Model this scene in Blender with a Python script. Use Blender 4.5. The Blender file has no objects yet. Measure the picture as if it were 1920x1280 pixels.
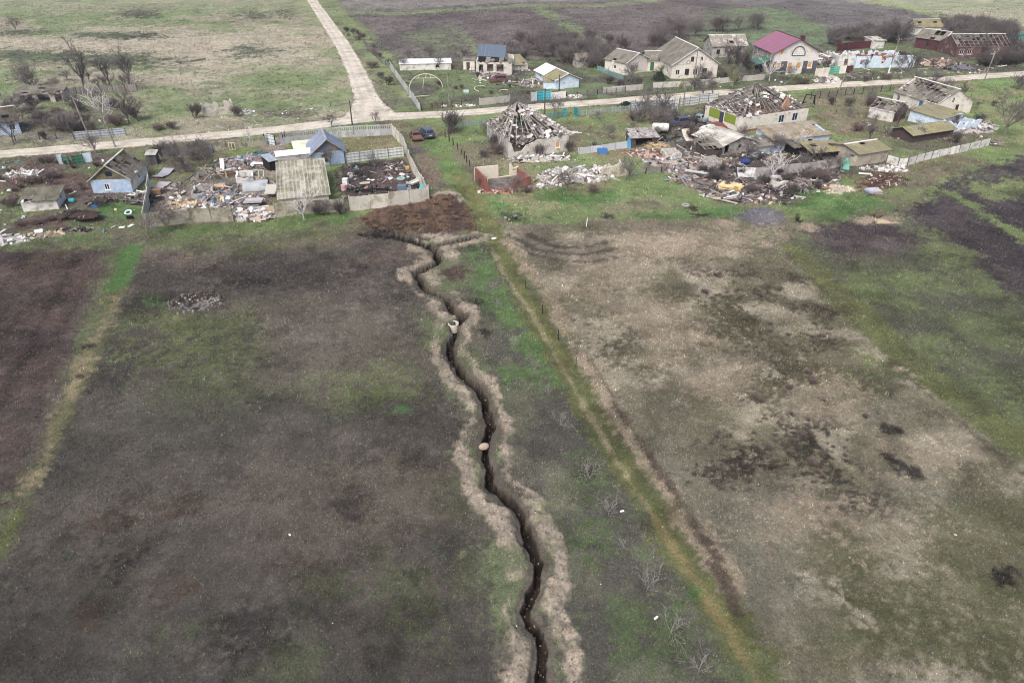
import bpy, math, random
import numpy as np
from math import radians, sin, cos, tan, atan2, hypot, pi, sqrt
from mathutils import Vector, Matrix

# ------------------------------------------------------------------ camera, sky, sun
SC = bpy.context.scene
CAM_H, CAM_T, CAM_F = 38.0, radians(32), 1330.0
cam_data = bpy.data.cameras.new('camera')
cam_data.sensor_width = 36; cam_data.lens = 36 * CAM_F / 1920
cam_data.clip_start = 0.5; cam_data.clip_end = 5000
cam = bpy.data.objects.new('camera', cam_data)
cam.location = (0, 0, CAM_H); cam.rotation_euler = (pi / 2 - CAM_T, 0, 0)
SC.collection.objects.link(cam); SC.camera = cam
world = bpy.data.worlds.new('World'); SC.world = world; world.use_nodes = True
SUN_EL, SUN_AZ = radians(52), radians(205)
wn = world.node_tree.nodes
bg = wn['Background']; sky = wn.new('ShaderNodeTexSky'); sky.sky_type = 'NISHITA'
sky.sun_disc = False; sky.sun_elevation = SUN_EL; sky.sun_rotation = SUN_AZ
sky.air_density = 1.0; sky.dust_density = 5.0; sky.ozone_density = 1.0
world.node_tree.links.new(sky.outputs[0], bg.inputs[0]); bg.inputs[1].default_value = 0.125
sun_l = bpy.data.lights.new('sun', 'SUN'); sun_l.energy = 1.15; sun_l.angle = radians(30); sun_l.color = (1, .98, .945)
sun = bpy.data.objects.new('sun', sun_l); SC.collection.objects.link(sun)
sd = Vector((sin(SUN_AZ) * cos(SUN_EL), cos(SUN_AZ) * cos(SUN_EL), sin(SUN_EL)))
sun.rotation_euler = (-sd).to_track_quat('-Z', 'Y').to_euler(); sun.location = sd * 200
vs = SC.view_settings; vs.view_transform = 'Standard'; vs.look = 'None'; vs.gamma = 1; SC.cycles.filter_width = 1.05; vs.exposure = 0.78

# ------------------------------------------------------------------ helpers
COL = SC.collection
rnd = random.Random(7)
def ray(px, py):
    u, v = px - 960, py - 640
    return u, CAM_F * cos(CAM_T) - v * sin(CAM_T), -CAM_F * sin(CAM_T) - v * cos(CAM_T)
def G(px, py):                       # the point of the level ground seen at a place of the photo
    a, b, c = ray(px, py); t = -CAM_H / c
    return (a * t, b * t)
def HT(px, py, top):                 # height of something that stands at (px,py) and reaches up to row top
    Y = G(px, py)[1]; _, b, c = ray(px, top)
    return CAM_H + Y * c / b
def lin(c):
    return tuple(((x / 255) / 12.92 if x / 255 <= .04045 else ((x / 255 + .055) / 1.055) ** 2.4) for x in c)

def dst(c, k=.76):
    g = .3 * c[0] + .59 * c[1] + .11 * c[2]; return tuple(g + (x - g) * k for x in c)
MATS = {}
def M(key, c=(128, 128, 128), v=.25, sc=2.0, rough=.9, c2=None, s2=.6, t2=.5, spec=.2, metal=0.0, bump=.15, soft=.07, attr='tint'):
    if key in MATS: return MATS[key]
    m = bpy.data.materials.new(key); m.use_nodes = True; nt = m.node_tree; N = nt.nodes; L = nt.links
    b = N['Principled BSDF']; b.inputs['Roughness'].default_value = rough; b.inputs['Metallic'].default_value = metal
    b.inputs['Specular IOR Level'].default_value = spec
    tc = N.new('ShaderNodeTexCoord'); n1 = N.new('ShaderNodeTexNoise'); n1.inputs['Scale'].default_value = sc
    n1.inputs['Detail'].default_value = 7; n1.inputs['Roughness'].default_value = .65
    L.new(tc.outputs['Object'], n1.inputs['Vector'])
    mr = N.new('ShaderNodeMapRange'); mr.inputs[1].default_value = .25; mr.inputs[2].default_value = .75
    mr.inputs[3].default_value = 1 - v; mr.inputs[4].default_value = 1 + v; L.new(n1.outputs['Fac'], mr.inputs[0])
    rgb = N.new('ShaderNodeRGB'); rgb.outputs[0].default_value = (*lin(dst(c)), 1); col = rgb.outputs[0]
    if c2 is not None:
        n2 = N.new('ShaderNodeTexNoise'); n2.inputs['Scale'].default_value = s2; n2.inputs['Detail'].default_value = 8
        n2.inputs['Roughness'].default_value = .7; L.new(tc.outputs['Object'], n2.inputs['Vector'])
        m2 = N.new('ShaderNodeMapRange'); m2.inputs[1].default_value = t2 - soft; m2.inputs[2].default_value = t2 + soft
        L.new(n2.outputs['Fac'], m2.inputs[0])
        mx = N.new('ShaderNodeMix'); mx.data_type = 'RGBA'; L.new(m2.outputs[0], mx.inputs[0]); L.new(col, mx.inputs[6])
        mx.inputs[7].default_value = (*lin(dst(c2)), 1); col = mx.outputs[2]
    at = N.new('ShaderNodeAttribute'); at.attribute_name = attr
    x1 = N.new('ShaderNodeMix'); x1.data_type = 'RGBA'; x1.blend_type = 'MULTIPLY'; x1.inputs[0].default_value = 1
    L.new(col, x1.inputs[6]); L.new(at.outputs['Color'], x1.inputs[7])
    x2 = N.new('ShaderNodeMix'); x2.data_type = 'RGBA'; x2.blend_type = 'MULTIPLY'; x2.inputs[0].default_value = 1
    L.new(x1.outputs[2], x2.inputs[6]); L.new(mr.outputs[0], x2.inputs[7]); L.new(x2.outputs[2], b.inputs['Base Color'])
    if bump:
        bp = N.new('ShaderNodeBump'); bp.inputs['Strength'].default_value = bump; bp.inputs['Distance'].default_value = .1
        L.new(n1.outputs['Fac'], bp.inputs['Height']); L.new(bp.outputs[0], b.inputs['Normal'])
    MATS[key] = m
    return m

def tag(o, label=None, cat=None, group=None, kind=None):
    for k, x in (('label', label), ('category', cat), ('group', group), ('kind', kind)):
        if x: o[k] = x
    return o
def empty(name, label, cat, loc=(0, 0, 0), rz=0, group=None):
    o = bpy.data.objects.new(name, None); o.empty_display_size = .3; COL.objects.link(o)
    o.location = loc; o.rotation_euler = (0, 0, rz)
    return tag(o, label, cat, group)

class MB:
    def __init__(s): s.v = []; s.f = []; s.t = []
    def add(s, vs_, fs, t=1.0):
        n = len(s.v); s.v += [tuple(p) for p in vs_]
        if not isinstance(t, tuple): t = (t, t, t)
        for f in fs: s.f.append(tuple(i + n for i in f)); s.t.append(t)
    BF = [(0, 3, 2, 1), (4, 5, 6, 7), (0, 1, 5, 4), (1, 2, 6, 5), (2, 3, 7, 6), (3, 0, 4, 7)]
    def box(s, x0, y0, z0, x1, y1, z1, t=1.0):
        s.add([(x0, y0, z0), (x1, y0, z0), (x1, y1, z0), (x0, y1, z0), (x0, y0, z1), (x1, y0, z1), (x1, y1, z1), (x0, y1, z1)], MB.BF, t)
    def obox(s, c, size, rot, t=1.0, taper=1.0):   # centre, size, euler
        R = Matrix.Rotation(rot[2], 3, 'Z') @ Matrix.Rotation(rot[1], 3, 'Y') @ Matrix.Rotation(rot[0], 3, 'X')
        a, b, h = size[0] / 2, size[1] / 2, size[2] / 2
        P = [(-a, -b, -h), (a, -b, -h), (a, b, -h), (-a, b, -h), (-a * taper, -b * taper, h), (a * taper, -b * taper, h), (a * taper, b * taper, h), (-a * taper, b * taper, h)]
        C = Vector(c); s.add([C + R @ Vector(p) for p in P], MB.BF, t)
    def bar(s, p, q, w, h=None, t=1.0):
        p, q = Vector(p), Vector(q); d = q - p
        if d.length < 1e-5: return
        d.normalize(); h = h or w
        u = d.cross(Vector((0, 0, 1)))
        if u.length < 1e-3: u = Vector((1, 0, 0))
        u.normalize(); n = u.cross(d); u = u * w / 2; n = n * h / 2
        s.add([p - u - n, p + u - n, p + u + n, p - u + n, q - u - n, q + u - n, q + u + n, q - u + n], MB.BF, t)
    def slab(s, a, b, c, d, th, t=1.0):            # four corners (counter-clockwise seen from outside), thickness inwards
        a, b, c, d = map(Vector, (a, b, c, d)); n = (c - a).cross(d - b); n.normalize(); n = n * th
        s.add([a - n, b - n, c - n, d - n, a, b, c, d], MB.BF, t)
    def tube(s, pts, rad, n=6, t=1.0, cap=True):
        pts = [Vector(p) for p in pts]; base = len(s.v)
        if not isinstance(rad, (list, tuple)): rad = [rad] * len(pts)
        if not isinstance(t, tuple): t = (t, t, t)
        pu = None
        for i, p in enumerate(pts):
            d = (pts[min(i + 1, len(pts) - 1)] - pts[max(i - 1, 0)]); d.normalize()
            u = d.cross(Vector((0, 0, 1))) if pu is None else pu - d * pu.dot(d)
            if u.length < 1e-3: u = d.cross(Vector((0, 1, 0)))
            u.normalize(); pu = u; w = d.cross(u)
            for k in range(n):
                a = 2 * pi * k / n; s.v.append(tuple(p + (u * cos(a) + w * sin(a)) * rad[i]))
        for i in range(len(pts) - 1):
            for k in range(n):
                a = base + i * n + k; b = base + i * n + (k + 1) % n
                s.f.append((a, b, b + n, a + n)); s.t.append(t)
        if cap:
            s.f.append(tuple(base + k for k in range(n))[::-1]); s.t.append(t)
            e = base + (len(pts) - 1) * n; s.f.append(tuple(e + k for k in range(n))); s.t.append(t)
    def lathe(s, prof, n=16, c=(0, 0, 0), t=1.0, caps=(False, False)):
        base = len(s.v); t = t if isinstance(t, tuple) else (t, t, t)
        for r, z in prof:
            for k in range(n): s.v.append((c[0] + r * cos(2 * pi * k / n), c[1] + r * sin(2 * pi * k / n), c[2] + z))
        for i in range(len(prof) - 1):
            for k in range(n):
                a = base + i * n + k; b = base + i * n + (k + 1) % n
                s.f.append((a, b, b + n, a + n)); s.t.append(t)
        if caps[0]: s.f.append(tuple(base + k for k in range(n))[::-1]); s.t.append(t)
        if caps[1]: e = base + (len(prof) - 1) * n; s.f.append(tuple(e + k for k in range(n))); s.t.append(t)
    def build(s, name, mat, parent=None, loc=None, rz=None, smooth=False):
        me = bpy.data.meshes.new(name); me.from_pydata(s.v, [], s.f)
        at = me.attributes.new('tint', 'FLOAT_COLOR', 'FACE')
        a = np.ones((len(s.f), 4), np.float32)
        if s.t: a[:, :3] = np.array(s.t, np.float32)
        at.data.foreach_set('color', a.ravel()); me.materials.append(mat)
        if smooth: me.polygons.foreach_set('use_smooth', [True] * len(s.f))
        o = bpy.data.objects.new(name, me); COL.objects.link(o)
        if parent: o.parent = parent
        if loc is not None: o.location = loc
        if rz is not None: o.rotation_euler = (0, 0, rz)
        return o

# numpy noise ------------------------------------------------------
def _h(ix, iy, seed):
    n = (ix.astype(np.int64) * 374761393 + iy.astype(np.int64) * 668265263 + seed * 974634777) & 0x7fffffff
    n = ((n ^ (n >> 13)) * 1274126177) & 0x7fffffff
    return ((n ^ (n >> 16)) & 0xffff) / 65535.0
def vnoise(x, y, seed=0):
    ix, iy = np.floor(x), np.floor(y); fx, fy = x - ix, y - iy
    fx = fx * fx * (3 - 2 * fx); fy = fy * fy * (3 - 2 * fy)
    a = _h(ix, iy, seed); b = _h(ix + 1, iy, seed); c = _h(ix, iy + 1, seed); d = _h(ix + 1, iy + 1, seed)
    return (a + (b - a) * fx) * (1 - fy) + (c + (d - c) * fx) * fy
def fbm(x, y, scale, seed=0, octv=4):
    s = 0; a = .5; tot = 0; f = 1 / scale
    for i in range(octv):
        s = s + a * vnoise(x * f + 17.3 * i, y * f - 9.1 * i, seed + i * 13); tot += a; a *= .55; f *= 2.03
    return s / tot
def sst(e0, e1, x):
    t = np.clip((x - e0) / (e1 - e0), 0, 1); return t * t * (3 - 2 * t)
def seg_dist(pts, X, Y):
    """distance to a polyline, arc length along it and the side (+ left)."""
    best = np.full(X.shape, 1e9); arc = np.zeros(X.shape); side = np.zeros(X.shape); acc = 0
    for (ax, ay), (bx, by) in zip(pts[:-1], pts[1:]):
        dx, dy = bx - ax, by - ay; l = hypot(dx, dy)
        t = np.clip(((X - ax) * dx + (Y - ay) * dy) / (l * l), 0, 1)
        d = np.hypot(X - ax - t * dx, Y - ay - t * dy); m = d < best
        best = np.where(m, d, best); arc = np.where(m, acc + t * l, arc)
        side = np.where(m, np.sign(dx * (Y - ay) - dy * (X - ax)), side); acc += l
    return best, arc, side
def poly_sdf(P, X, Y):
    d = np.full(X.shape, 1e18); s = np.ones(X.shape); n = len(P)
    for i in range(n):
        ax, ay = P[i]; bx, by = P[i - 1]; ex, ey = bx - ax, by - ay; wx, wy = X - ax, Y - ay
        t = np.clip((wx * ex + wy * ey) / (ex * ex + ey * ey + 1e-12), 0, 1)
        d = np.minimum(d, (wx - ex * t) ** 2 + (wy - ey * t) ** 2)
        c1 = Y >= ay; c2 = Y < by; c3 = ex * wy > ey * wx
        fl = (c1 & c2 & c3) | (~c1 & ~c2 & ~c3); s = np.where(fl, -s, s)
    return s * np.sqrt(d)
# ------------------------------------------------------------------ the ground
def PX(l): return [G(*p) for p in l]
TRENCH = PX([(802, 460), (815, 468), (823, 491), (800, 501), (779, 510), (790, 532), (807, 546), (836, 556), (845, 578), (868, 590), (866, 600), (851, 609),
             (856, 627), (848, 638), (842, 649), (845, 672), (875, 706), (895, 722), (909, 756), (922, 793), (907, 827), (909, 853), (925, 914), (972, 954),
             (989, 994), (1009, 1058), (1003, 1095), (986, 1146), (1006, 1189), (1016, 1226), (1016, 1280), (1012, 1340), (1020, 1420)])
TR_L = PX([(802, 460), (781, 455), (745, 445), (720, 442), (680, 440)])
TR_R = PX([(802, 460), (831, 458), (866, 450), (890, 443)])
STREET = PX([(-420, 318), (-150, 300), (0, 289), (150, 277), (300, 264), (450, 250), (600, 234), (700, 221), (850, 213), (1000, 201), (1150, 190), (1300, 178), (1450, 167), (1600, 158), (1750, 150), (1920, 138), (2300, 112)])
SIDE = PX([(697, 221), (693, 200), (684, 175), (666, 130), (642, 85), (612, 40), (585, 0), (562, -40), (520, -100)])
DRIVE = PX([(1560, 160), (1556, 148), (1548, 138)])
TRACK = PX([(860, 330), (885, 370), (905, 400), (925, 440), (960, 510), (1010, 590), (1060, 680), (1110, 770), (1180, 880), (1250, 990), (1320, 1090), (1400, 1220), (1480, 1360)])
def ell(cx, cy, rx, ry, n=14, rot=0):
    c, s = cos(rot), sin(rot)
    return [(cx + rx * cos(2 * pi * k / n) * c - ry * sin(2 * pi * k / n) * s, cy + rx * cos(2 * pi * k / n) * s + ry * sin(2 * pi * k / n) * c) for k in range(n)]
LAY = []
def area(pts, c1, c2=None, sc=6, thr=.5, fe=1.0, wp=1.5, op=1.0, patch=None): LAY.append(('a', PX(pts), c1, c2 or c1, sc, thr, fe, wp, op, patch))
def blob(cx, cy, rx, ry, c1, op=1.0, rot=0, fe=None, wp=None, patch=None):
    P = PX(ell(cx, cy, rx, ry, rot=rot)); w = min(max(p[0] for p in P) - min(p[0] for p in P), max(p[1] for p in P) - min(p[1] for p in P))
    LAY.append(('a', P, c1, c1, 5, .5, fe if fe else w * .18, wp if wp is not None else w * .35, op, patch))
def strip(pts, hw, c1, c2=None, sc=3, thr=.5, fe=.5, wp=.6, op=1.0): LAY.append(('l', PX(pts), c1, c2 or c1, sc, thr, fe, wp, op, hw))

# far country
area([(-900, -150), (560, -150), (600, 0), (650, 120), (690, 215), (600, 232), (300, 262), (0, 287), (-900, 350)], (126, 142, 92), (158, 151, 124), 12, .5, 2, 4)
for b in ((120, 88, 240, 18), (330, 82, 260, 22), (560, 90, 60, 24), (330, 150, 160, 14), (470, 100, 120, 20), (360, 118, 110, 22), (80, 75, 120, 10), (520, 60, 60, 12), (250, 56, 110, 7)): blob(*b, (176, 165, 141), .85, fe=4, wp=9)
for b in ((210, 68, 80, 6), (215, 115, 90, 16), (60, 105, 90, 12), (270, 22, 40, 14), (475, 30, 22, 9), (545, 12, 16, 24), (480, 95, 40, 9), (40, 62, 50, 5)): blob(*b, (82, 94, 72), .9, fe=2.5, wp=8)
for b in ((260, 25, 25, 7), (270, 68, 30, 5), (220, 117, 45, 5), (530, 208, 60, 15)): blob(*b, (80, 74, 72), .7, fe=2, wp=4)
area([(-900, -150), (560, -150), (590, 15), (-900, 40)], (136, 148, 108), (152, 152, 118), 25, .55, 6, 10, .7)
strip([(545, -60), (575, 0), (600, 40), (640, 110), (668, 180)], 6, (178, 164, 140), (140, 150, 100), 12, .5, 3, 4, .7)
for b in ((520, 150, 90, 16), (150, 210, 120, 40), (480, 190, 80, 20), (300, 190, 60, 30), (600, 190, 50, 18)): blob(*b, (118, 136, 82), .85, fe=3, wp=6)
area([(600, -20), (640, -100), (1600, -170), (1640, 20), (1560, 90), (1300, 70), (1200, 110), (1100, 112), (870, 112), (735, 112), (670, 60)], (119, 109, 106), (101, 93, 91), 14, .5, 3, 4)
strip([(600, -20), (640, 35), (690, 85), (735, 130), (790, 195)], 4.5, (126, 140, 86), (105, 105, 90), 8, .6, 2, 2)
strip([(620, 22), (760, 25), (900, 16), (1000, 10), (1110, 12), (1300, -6)], 4, (128, 142, 96), None, 8, .6, 3, 4, .9)
area([(640, -60), (700, -120), (1400, -150), (1340, -10), (1000, 4), (760, 16), (650, 18)], (128, 122, 116), (140, 136, 126), 18, .5, 3, 5, .9)
area([(770, 60), (830, 50), (880, 100), (790, 105)], (116, 126, 92), (104, 110, 86), 8, .5, 4, 5, .9)
strip([(850, 55), (885, 80), (900, 105)], 1.2, (124, 138, 88), None, 4, .6, 1.5, 2, .8)
strip([(900, 70), (930, 95)], 1.2, (112, 80, 78), None, 4, .6, 1.5, 2, .6)
strip([(1010, 15), (1060, 45), (1130, 90), (1180, 120)], 2.6, (122, 140, 88), None, 6, .6, 2, 3, .9)
area([(1300, 70), (1330, 20), (1480, 10), (1580, 50), (1600, 95), (1400, 90)], (114, 134, 92), (104, 114, 88), 10, .5, 3, 5)
area([(1360, 0), (1500, -12), (1720, 18), (1850, 52), (1990, 95), (1990, 135), (1600, 70), (1480, 20)], (122, 117, 113), (108, 103, 102), 14, .5, 3, 4)
area([(1420, -170), (2600, -170), (2600, 200), (1930, 80), (1840, 44), (1700, 16), (1500, -10)], (150, 157, 120), (164, 160, 132), 25, .5, 3, 4)
strip([(1620, -5), (1740, 25), (1850, 52), (1960, 85)], 3, (150, 166, 100), None, 6, .6, 2, 2, .8)
blob(1625, 28, 30, 5, (92, 90, 88), .8)
# village
area([(-900, 560), (0, 466), (250, 450), (680, 432), (900, 425), (1480, 440), (1700, 402), (2500, 300), (2500, 60), (1920, 125), (1600, 145), (1400, 160), (1150, 180), (1000, 192), (800, 205), (720, 212), (690, 226), (450, 255), (0, 292), (-900, 360)], (116, 138, 74), (122, 116, 88), 6, .52, 1.5, 3)
area([(735, 122), (870, 112), (1250, 112), (1600, 80), (2100, 90), (2100, 130), (1600, 155), (1150, 186), (800, 207)], (108, 124, 78), (96, 94, 82), 7, .5, 1.5, 3)
area([(1190, 118), (1330, 80), (1400, 70), (1400, 150), (1210, 170)], (100, 112, 76), (86, 84, 76), 4, .5, 1.5, 3, .9)
area([(0, 300), (160, 285), (290, 290), (280, 420), (160, 430), (0, 440)], (106, 122, 76), (110, 98, 88), 5, .48, 1.5, 3)
for b in ((80, 325, 60, 18), (150, 345, 45, 26), (70, 420, 55, 14), (150, 412, 26, 10), (40, 345, 60, 14)): blob(*b, (106, 84, 78), .85, fe=1.2, wp=3)
for b in ((230, 395, 60, 14), (100, 445, 90, 8), (210, 425, 60, 12), (310, 345, 20, 20), (345, 430, 100, 8), (600, 405, 60, 8), (640, 412, 40, 6)): blob(*b, (82, 124, 54), .85, fe=1, wp=2.5)
area([(285, 335), (400, 300), (515, 290), (520, 400), (440, 415), (285, 422)], (138, 126, 114), (114, 104, 94), 3.5, .5, .8, 1.5)
area([(290, 280), (420, 282), (440, 330), (330, 345), (300, 350)], (114, 118, 82), (108, 100, 84), 3.5, .5, 1, 2)
strip([(515, 262), (512, 285), (505, 310), (500, 330)], 1.6, (150, 138, 124), None, 3, .5, .6, .8)
area([(640, 250), (737, 252), (755, 278), (650, 300)], (124, 122, 80), (134, 128, 92), 3, .5, .4, .6)
area([(648, 306), (760, 298), (800, 360), (655, 392), (625, 350)], (68, 62, 62), (96, 84, 80), 3, .5, .5, 1)
blob(735, 328, 22, 9, (112, 88, 82), .8)
area([(760, 250), (830, 245), (860, 330), (830, 380), (800, 370), (775, 320)], (116, 124, 84), (128, 112, 98), 3.5, .5, 1, 2)
blob(785, 283, 18, 6, (88, 86, 94), .8)
for b in ((800, 310, 18, 14), (820, 330, 12, 10)): blob(*b, (140, 118, 104), .7, fe=.8, wp=2)
strip([(815, 262), (835, 300), (860, 340), (885, 380)], 2.2, (104, 138, 66), (112, 128, 70), 3, .6, .8, 1)
area([(672, 412), (700, 396), (850, 368), (880, 374), (896, 412), (893, 434), (770, 442), (690, 436)], (112, 88, 68), (86, 68, 60), 2, .5, .8, 1.5)
for b in ((750, 392, 60, 10), (700, 412, 30, 9)): blob(*b, (122, 96, 80), .7, fe=.8, wp=1.5)
for b in ((840, 372, 30, 4), (870, 377, 16, 3), (845, 444, 50, 4)): blob(*b, (178, 162, 140), .9, fe=.5, wp=.8)
area([(880, 280), (1200, 270), (1300, 330), (1320, 380), (1250, 400), (960, 400), (905, 372)], (118, 140, 76), (140, 136, 96), 6, .48, 1.2, 3)
blob(1190, 385, 70, 12, (142, 134, 106), .8, fe=1.5, wp=3); blob(930, 280, 22, 16, (120, 112, 96), .8)
area([(1290, 325), (1340, 300), (1440, 290), (1600, 305), (1575, 335), (1490, 378), (1360, 382), (1305, 350)], (104, 94, 90), (82, 74, 72), 3, .5, .8, 1.5)
area([(1190, 282), (1290, 270), (1320, 300), (1290, 330), (1220, 318)], (146, 128, 118), (120, 108, 100), 2.5, .5, .8, 1.5)
area([(1230, 215), (1330, 205), (1370, 235), (1400, 290), (1300, 300), (1240, 270)], (106, 102, 92), (92, 90, 82), 3.5, .5, 1, 2)
area([(1040, 205), (1190, 200), (1230, 240), (1180, 280), (1090, 270)], (112, 132, 74), (134, 132, 92), 4, .5, 1, 2)
area([(1330, 230), (1400, 262), (1560, 262), (1660, 300), (1610, 330), (1440, 330), (1310, 300)], (96, 90, 84), (82, 76, 72), 3, .5, 1, 2, .85)
area([(1600, 225), (1720, 245), (1800, 262), (1850, 255), (1840, 275), (1700, 290), (1640, 262)], (98, 92, 82), (104, 112, 74), 3, .5, 1, 2, .85)
blob(1010, 262, 80, 30, (104, 102, 84), .7); blob(905, 300, 30, 40, (112, 106, 90), .6); blob(60, 240, 110, 26, (104, 96, 86), .7); blob(200, 215, 60, 20, (108, 102, 88), .6)
area([(1510, 180), (1660, 180), (1650, 260), (1560, 250), (1520, 230)], (118, 122, 80), (136, 124, 98), 5, .5, 1.2, 2.5)
area([(1800, 150), (2100, 130), (2100, 290), (1900, 270), (1840, 240)], (116, 142, 74), (136, 138, 88), 7, .5, 1.5, 3)
for b in ((1500, 365, 60, 12), (1590, 385, 90, 14), (1250, 408, 60, 12), (1560, 405, 60, 14), (1360, 395, 60, 10), (960, 385, 40, 6), (1080, 370, 80, 10)): blob(*b, (84, 128, 56), .85, fe=1, wp=3)
blob(1652, 342, 52, 15, (92, 62, 50), 1, fe=.8, wp=2); blob(1568, 354, 27, 7, (212, 194, 168), 1, fe=.3, wp=1); blob(1700, 350, 30, 8, (108, 96, 90), .8)
blob(1430, 405, 43, 17, (104, 102, 110), 1, fe=.4, wp=1.2); blob(1430, 404, 26, 10, (122, 120, 126), .7, fe=1.2, wp=1.5)
# the near fields
area([(960, 425), (1100, 415), (1300, 412), (1450, 450), (1600, 580), (1750, 700), (1920, 850), (2100, 1000), (2300, 1450), (1480, 1450), (1350, 1150), (1200, 900), (1080, 690), (1000, 560), (930, 440)], (167, 157, 132), (118, 113, 88), 4.5, .5, 1.2, 2.5)
area([(250, 478), (420, 445), (700, 440), (790, 470), (800, 560), (840, 700), (900, 950), (940, 1290), (960, 1450), (-250, 1450), (0, 1000), (130, 740)], (108, 101, 90), (88, 83, 76), 7, .5, 1.0, 2.0)
area([(-1200, 470), (205, 470), (190, 540), (120, 700), (50, 880), (-60, 1080), (-300, 1450), (-1500, 1450)], (108, 90, 84), (84, 72, 70), 5, .5, 1, 1.5)
strip([(20, 520), (120, 470)], 1.5, (116, 98, 76), None, 4, .5, 1, 2, .5)
for k in range(7):  strip([(190 - k * 46, 480), (130 - k * 70, 640), (60 - k * 110, 860)], .35, (60, 52, 54) if k % 2 else (108, 94, 92), None, 3, .5, .4, .6, .6)
area([(860, 470), (930, 455), (990, 570), (1060, 710), (1150, 860), (1260, 1060), (1420, 1330), (1480, 1450), (1070, 1450), (1050, 1200), (1020, 950), (935, 760), (905, 650), (905, 590)], (114, 115, 92), (96, 94, 84), 4, .5, .8, 1.5)
for b in ((480, 520, 190, 34), (330, 545, 60, 20), (640, 520, 90, 40)): blob(*b, (82, 76, 74), .85, fe=2, wp=4)
for b in ((320, 490, 70, 12), (730, 480, 50, 18), (300, 470, 60, 10), (560, 450, 130, 7)): blob(*b, (126, 108, 98), .7, fe=1, wp=2.5)
for b in ((420, 460, 60, 8), (470, 445, 140, 8), (320, 600, 80, 40), (390, 620, 120, 40), (300, 640, 40, 25), (590, 575, 16, 12), (420, 660, 140, 40), (620, 715, 120, 36), (740, 700, 50, 50), (430, 740, 150, 40), (650, 740, 70, 30)): blob(*b, (108, 120, 68), .62, fe=2.5, wp=5)
for b in ((640, 620, 120, 60), (700, 560, 60, 50), (560, 660, 60, 60)): blob(*b, (124, 115, 102), .7, fe=3, wp=5)
for b in ((300, 780, 260, 40), (560, 860, 260, 60), (150, 880, 90, 50)): blob(*b, (92, 90, 84), .55, fe=3, wp=5)
for b in ((740, 930, 140, 90), (560, 900, 120, 50), (700, 1110, 160, 60)): blob(*b, (116, 107, 92), .7, fe=2.5, wp=4)
for b in ((250, 1150, 420, 120), (500, 1260, 400, 60), (850, 1200, 90, 60)): blob(*b, (88, 84, 78), .7, fe=3, wp=5)
for b in ((860, 940, 28, 40), (760, 1090, 40, 40), (560, 1240, 50, 40), (870, 1070, 30, 40), (600, 1090, 24, 16), (330, 1180, 40, 20), (790, 1180, 40, 40)): blob(*b, (96, 104, 70), .7, fe=1, wp=2)
for b in ((560, 1050, 34, 16), (520, 1010, 20, 10), (300, 1120, 30, 24), (350, 1110, 24, 10), (170, 1150, 30, 20), (320, 950, 60, 12), (200, 980, 40, 10)): blob(*b, (92, 74, 62), .7, fe=.8, wp=1.4)
for b in ((650, 940, 34, 18), (735, 782, 44, 16), (830, 1030, 38, 26), (460, 1190, 60, 34), (510, 745, 50, 20), (440, 530, 60, 12), (210, 1050, 40, 12), (265, 575, 34, 14), (80, 880, 20, 8)): blob(*b, (58, 54, 54), .75, fe=1.8, wp=1.8)
for b in ((818, 1030, 8, 6), (125, 1033, 6, 4), (300, 570, 30, 7), (755, 770, 20, 8)): blob(*b, (84, 122, 66), .8, fe=.5, wp=1)
blob(362, 565, 52, 18, (66, 62, 62), .9, fe=.8, wp=1.2); blob(365, 571, 38, 12, (176, 170, 164), 1, fe=.3, wp=1.2); blob(364, 569, 28, 7, (104, 98, 92), .95, fe=.3, wp=1.0); blob(365, 571, 14, 4.5, (52, 46, 44), 1, fe=.2, wp=.4)
blob(340, 575, 10, 4, (84, 110, 70), .9)
area([(250, 478), (225, 470), (190, 545), (150, 660), (110, 780), (60, 890), (0, 1000), (-60, 1100), (-20, 1100), (50, 960), (110, 830), (150, 740), (190, 660), (230, 560)], (116, 122, 68), (104, 108, 72), 2.5, .5, .5, .7)
strip([(232, 535), (205, 590), (175, 640), (150, 700), (130, 745), (105, 800), (85, 850), (55, 915)], .62, (152, 140, 104), (124, 120, 80), 2, .55, .5, .9)
strip([(245, 465), (235, 510), (215, 540)], 1.3, (86, 128, 58), None, 2, .5, .4, .5)
for b in ((150, 705, 10, 4), (170, 650, 16, 5), (165, 735, 8, 3)): blob(*b, (70, 58, 52), .9)
# right field details
for b in ((1370, 990, 170, 150), (1450, 1130, 120, 90), (1250, 800, 60, 90), (1700, 760, 90, 60), (1700, 930, 140, 60)): blob(*b, (124, 122, 104), .65, fe=3, wp=5)
for b in ((1490, 850, 95, 55), (1540, 800, 60, 40), (1390, 850, 40, 30), (1600, 950, 70, 30), (1400, 900, 40, 22), (1640, 970, 40, 24), (1610, 1100, 30, 40), (1560, 900, 50, 30)): blob(*b, (70, 63, 55), .92, fe=1.5, wp=3.5)
for b in ((1430, 735, 80, 40), (1490, 700, 50, 30), (1360, 640, 70, 34), (1380, 600, 50, 26), (1250, 690, 30, 20), (1640, 720, 40, 26), (1540, 600, 60, 20), (1260, 560, 40, 18), (1330, 560, 40, 14), (1400, 560, 70, 16), (1180, 640, 60, 40)): blob(*b, (84, 80, 58), .85, fe=1.5, wp=3.5)
for b in ((1300, 500, 26, 8), (1330, 520, 30, 8), (1385, 515, 26, 8), (1370, 545, 30, 8), (1510, 580, 40, 10), (1500, 520, 40, 10), (1550, 640, 30, 10)): blob(*b, (84, 74, 64), .85, fe=.8, wp=2.5)
for b in ((1780, 1130, 150, 100), (1850, 1000, 120, 70), (1700, 1220, 160, 70), (1600, 1040, 60, 40), (1850, 1220, 120, 60)): blob(*b, (106, 108, 72), .72, fe=2.5, wp=4)
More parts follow.
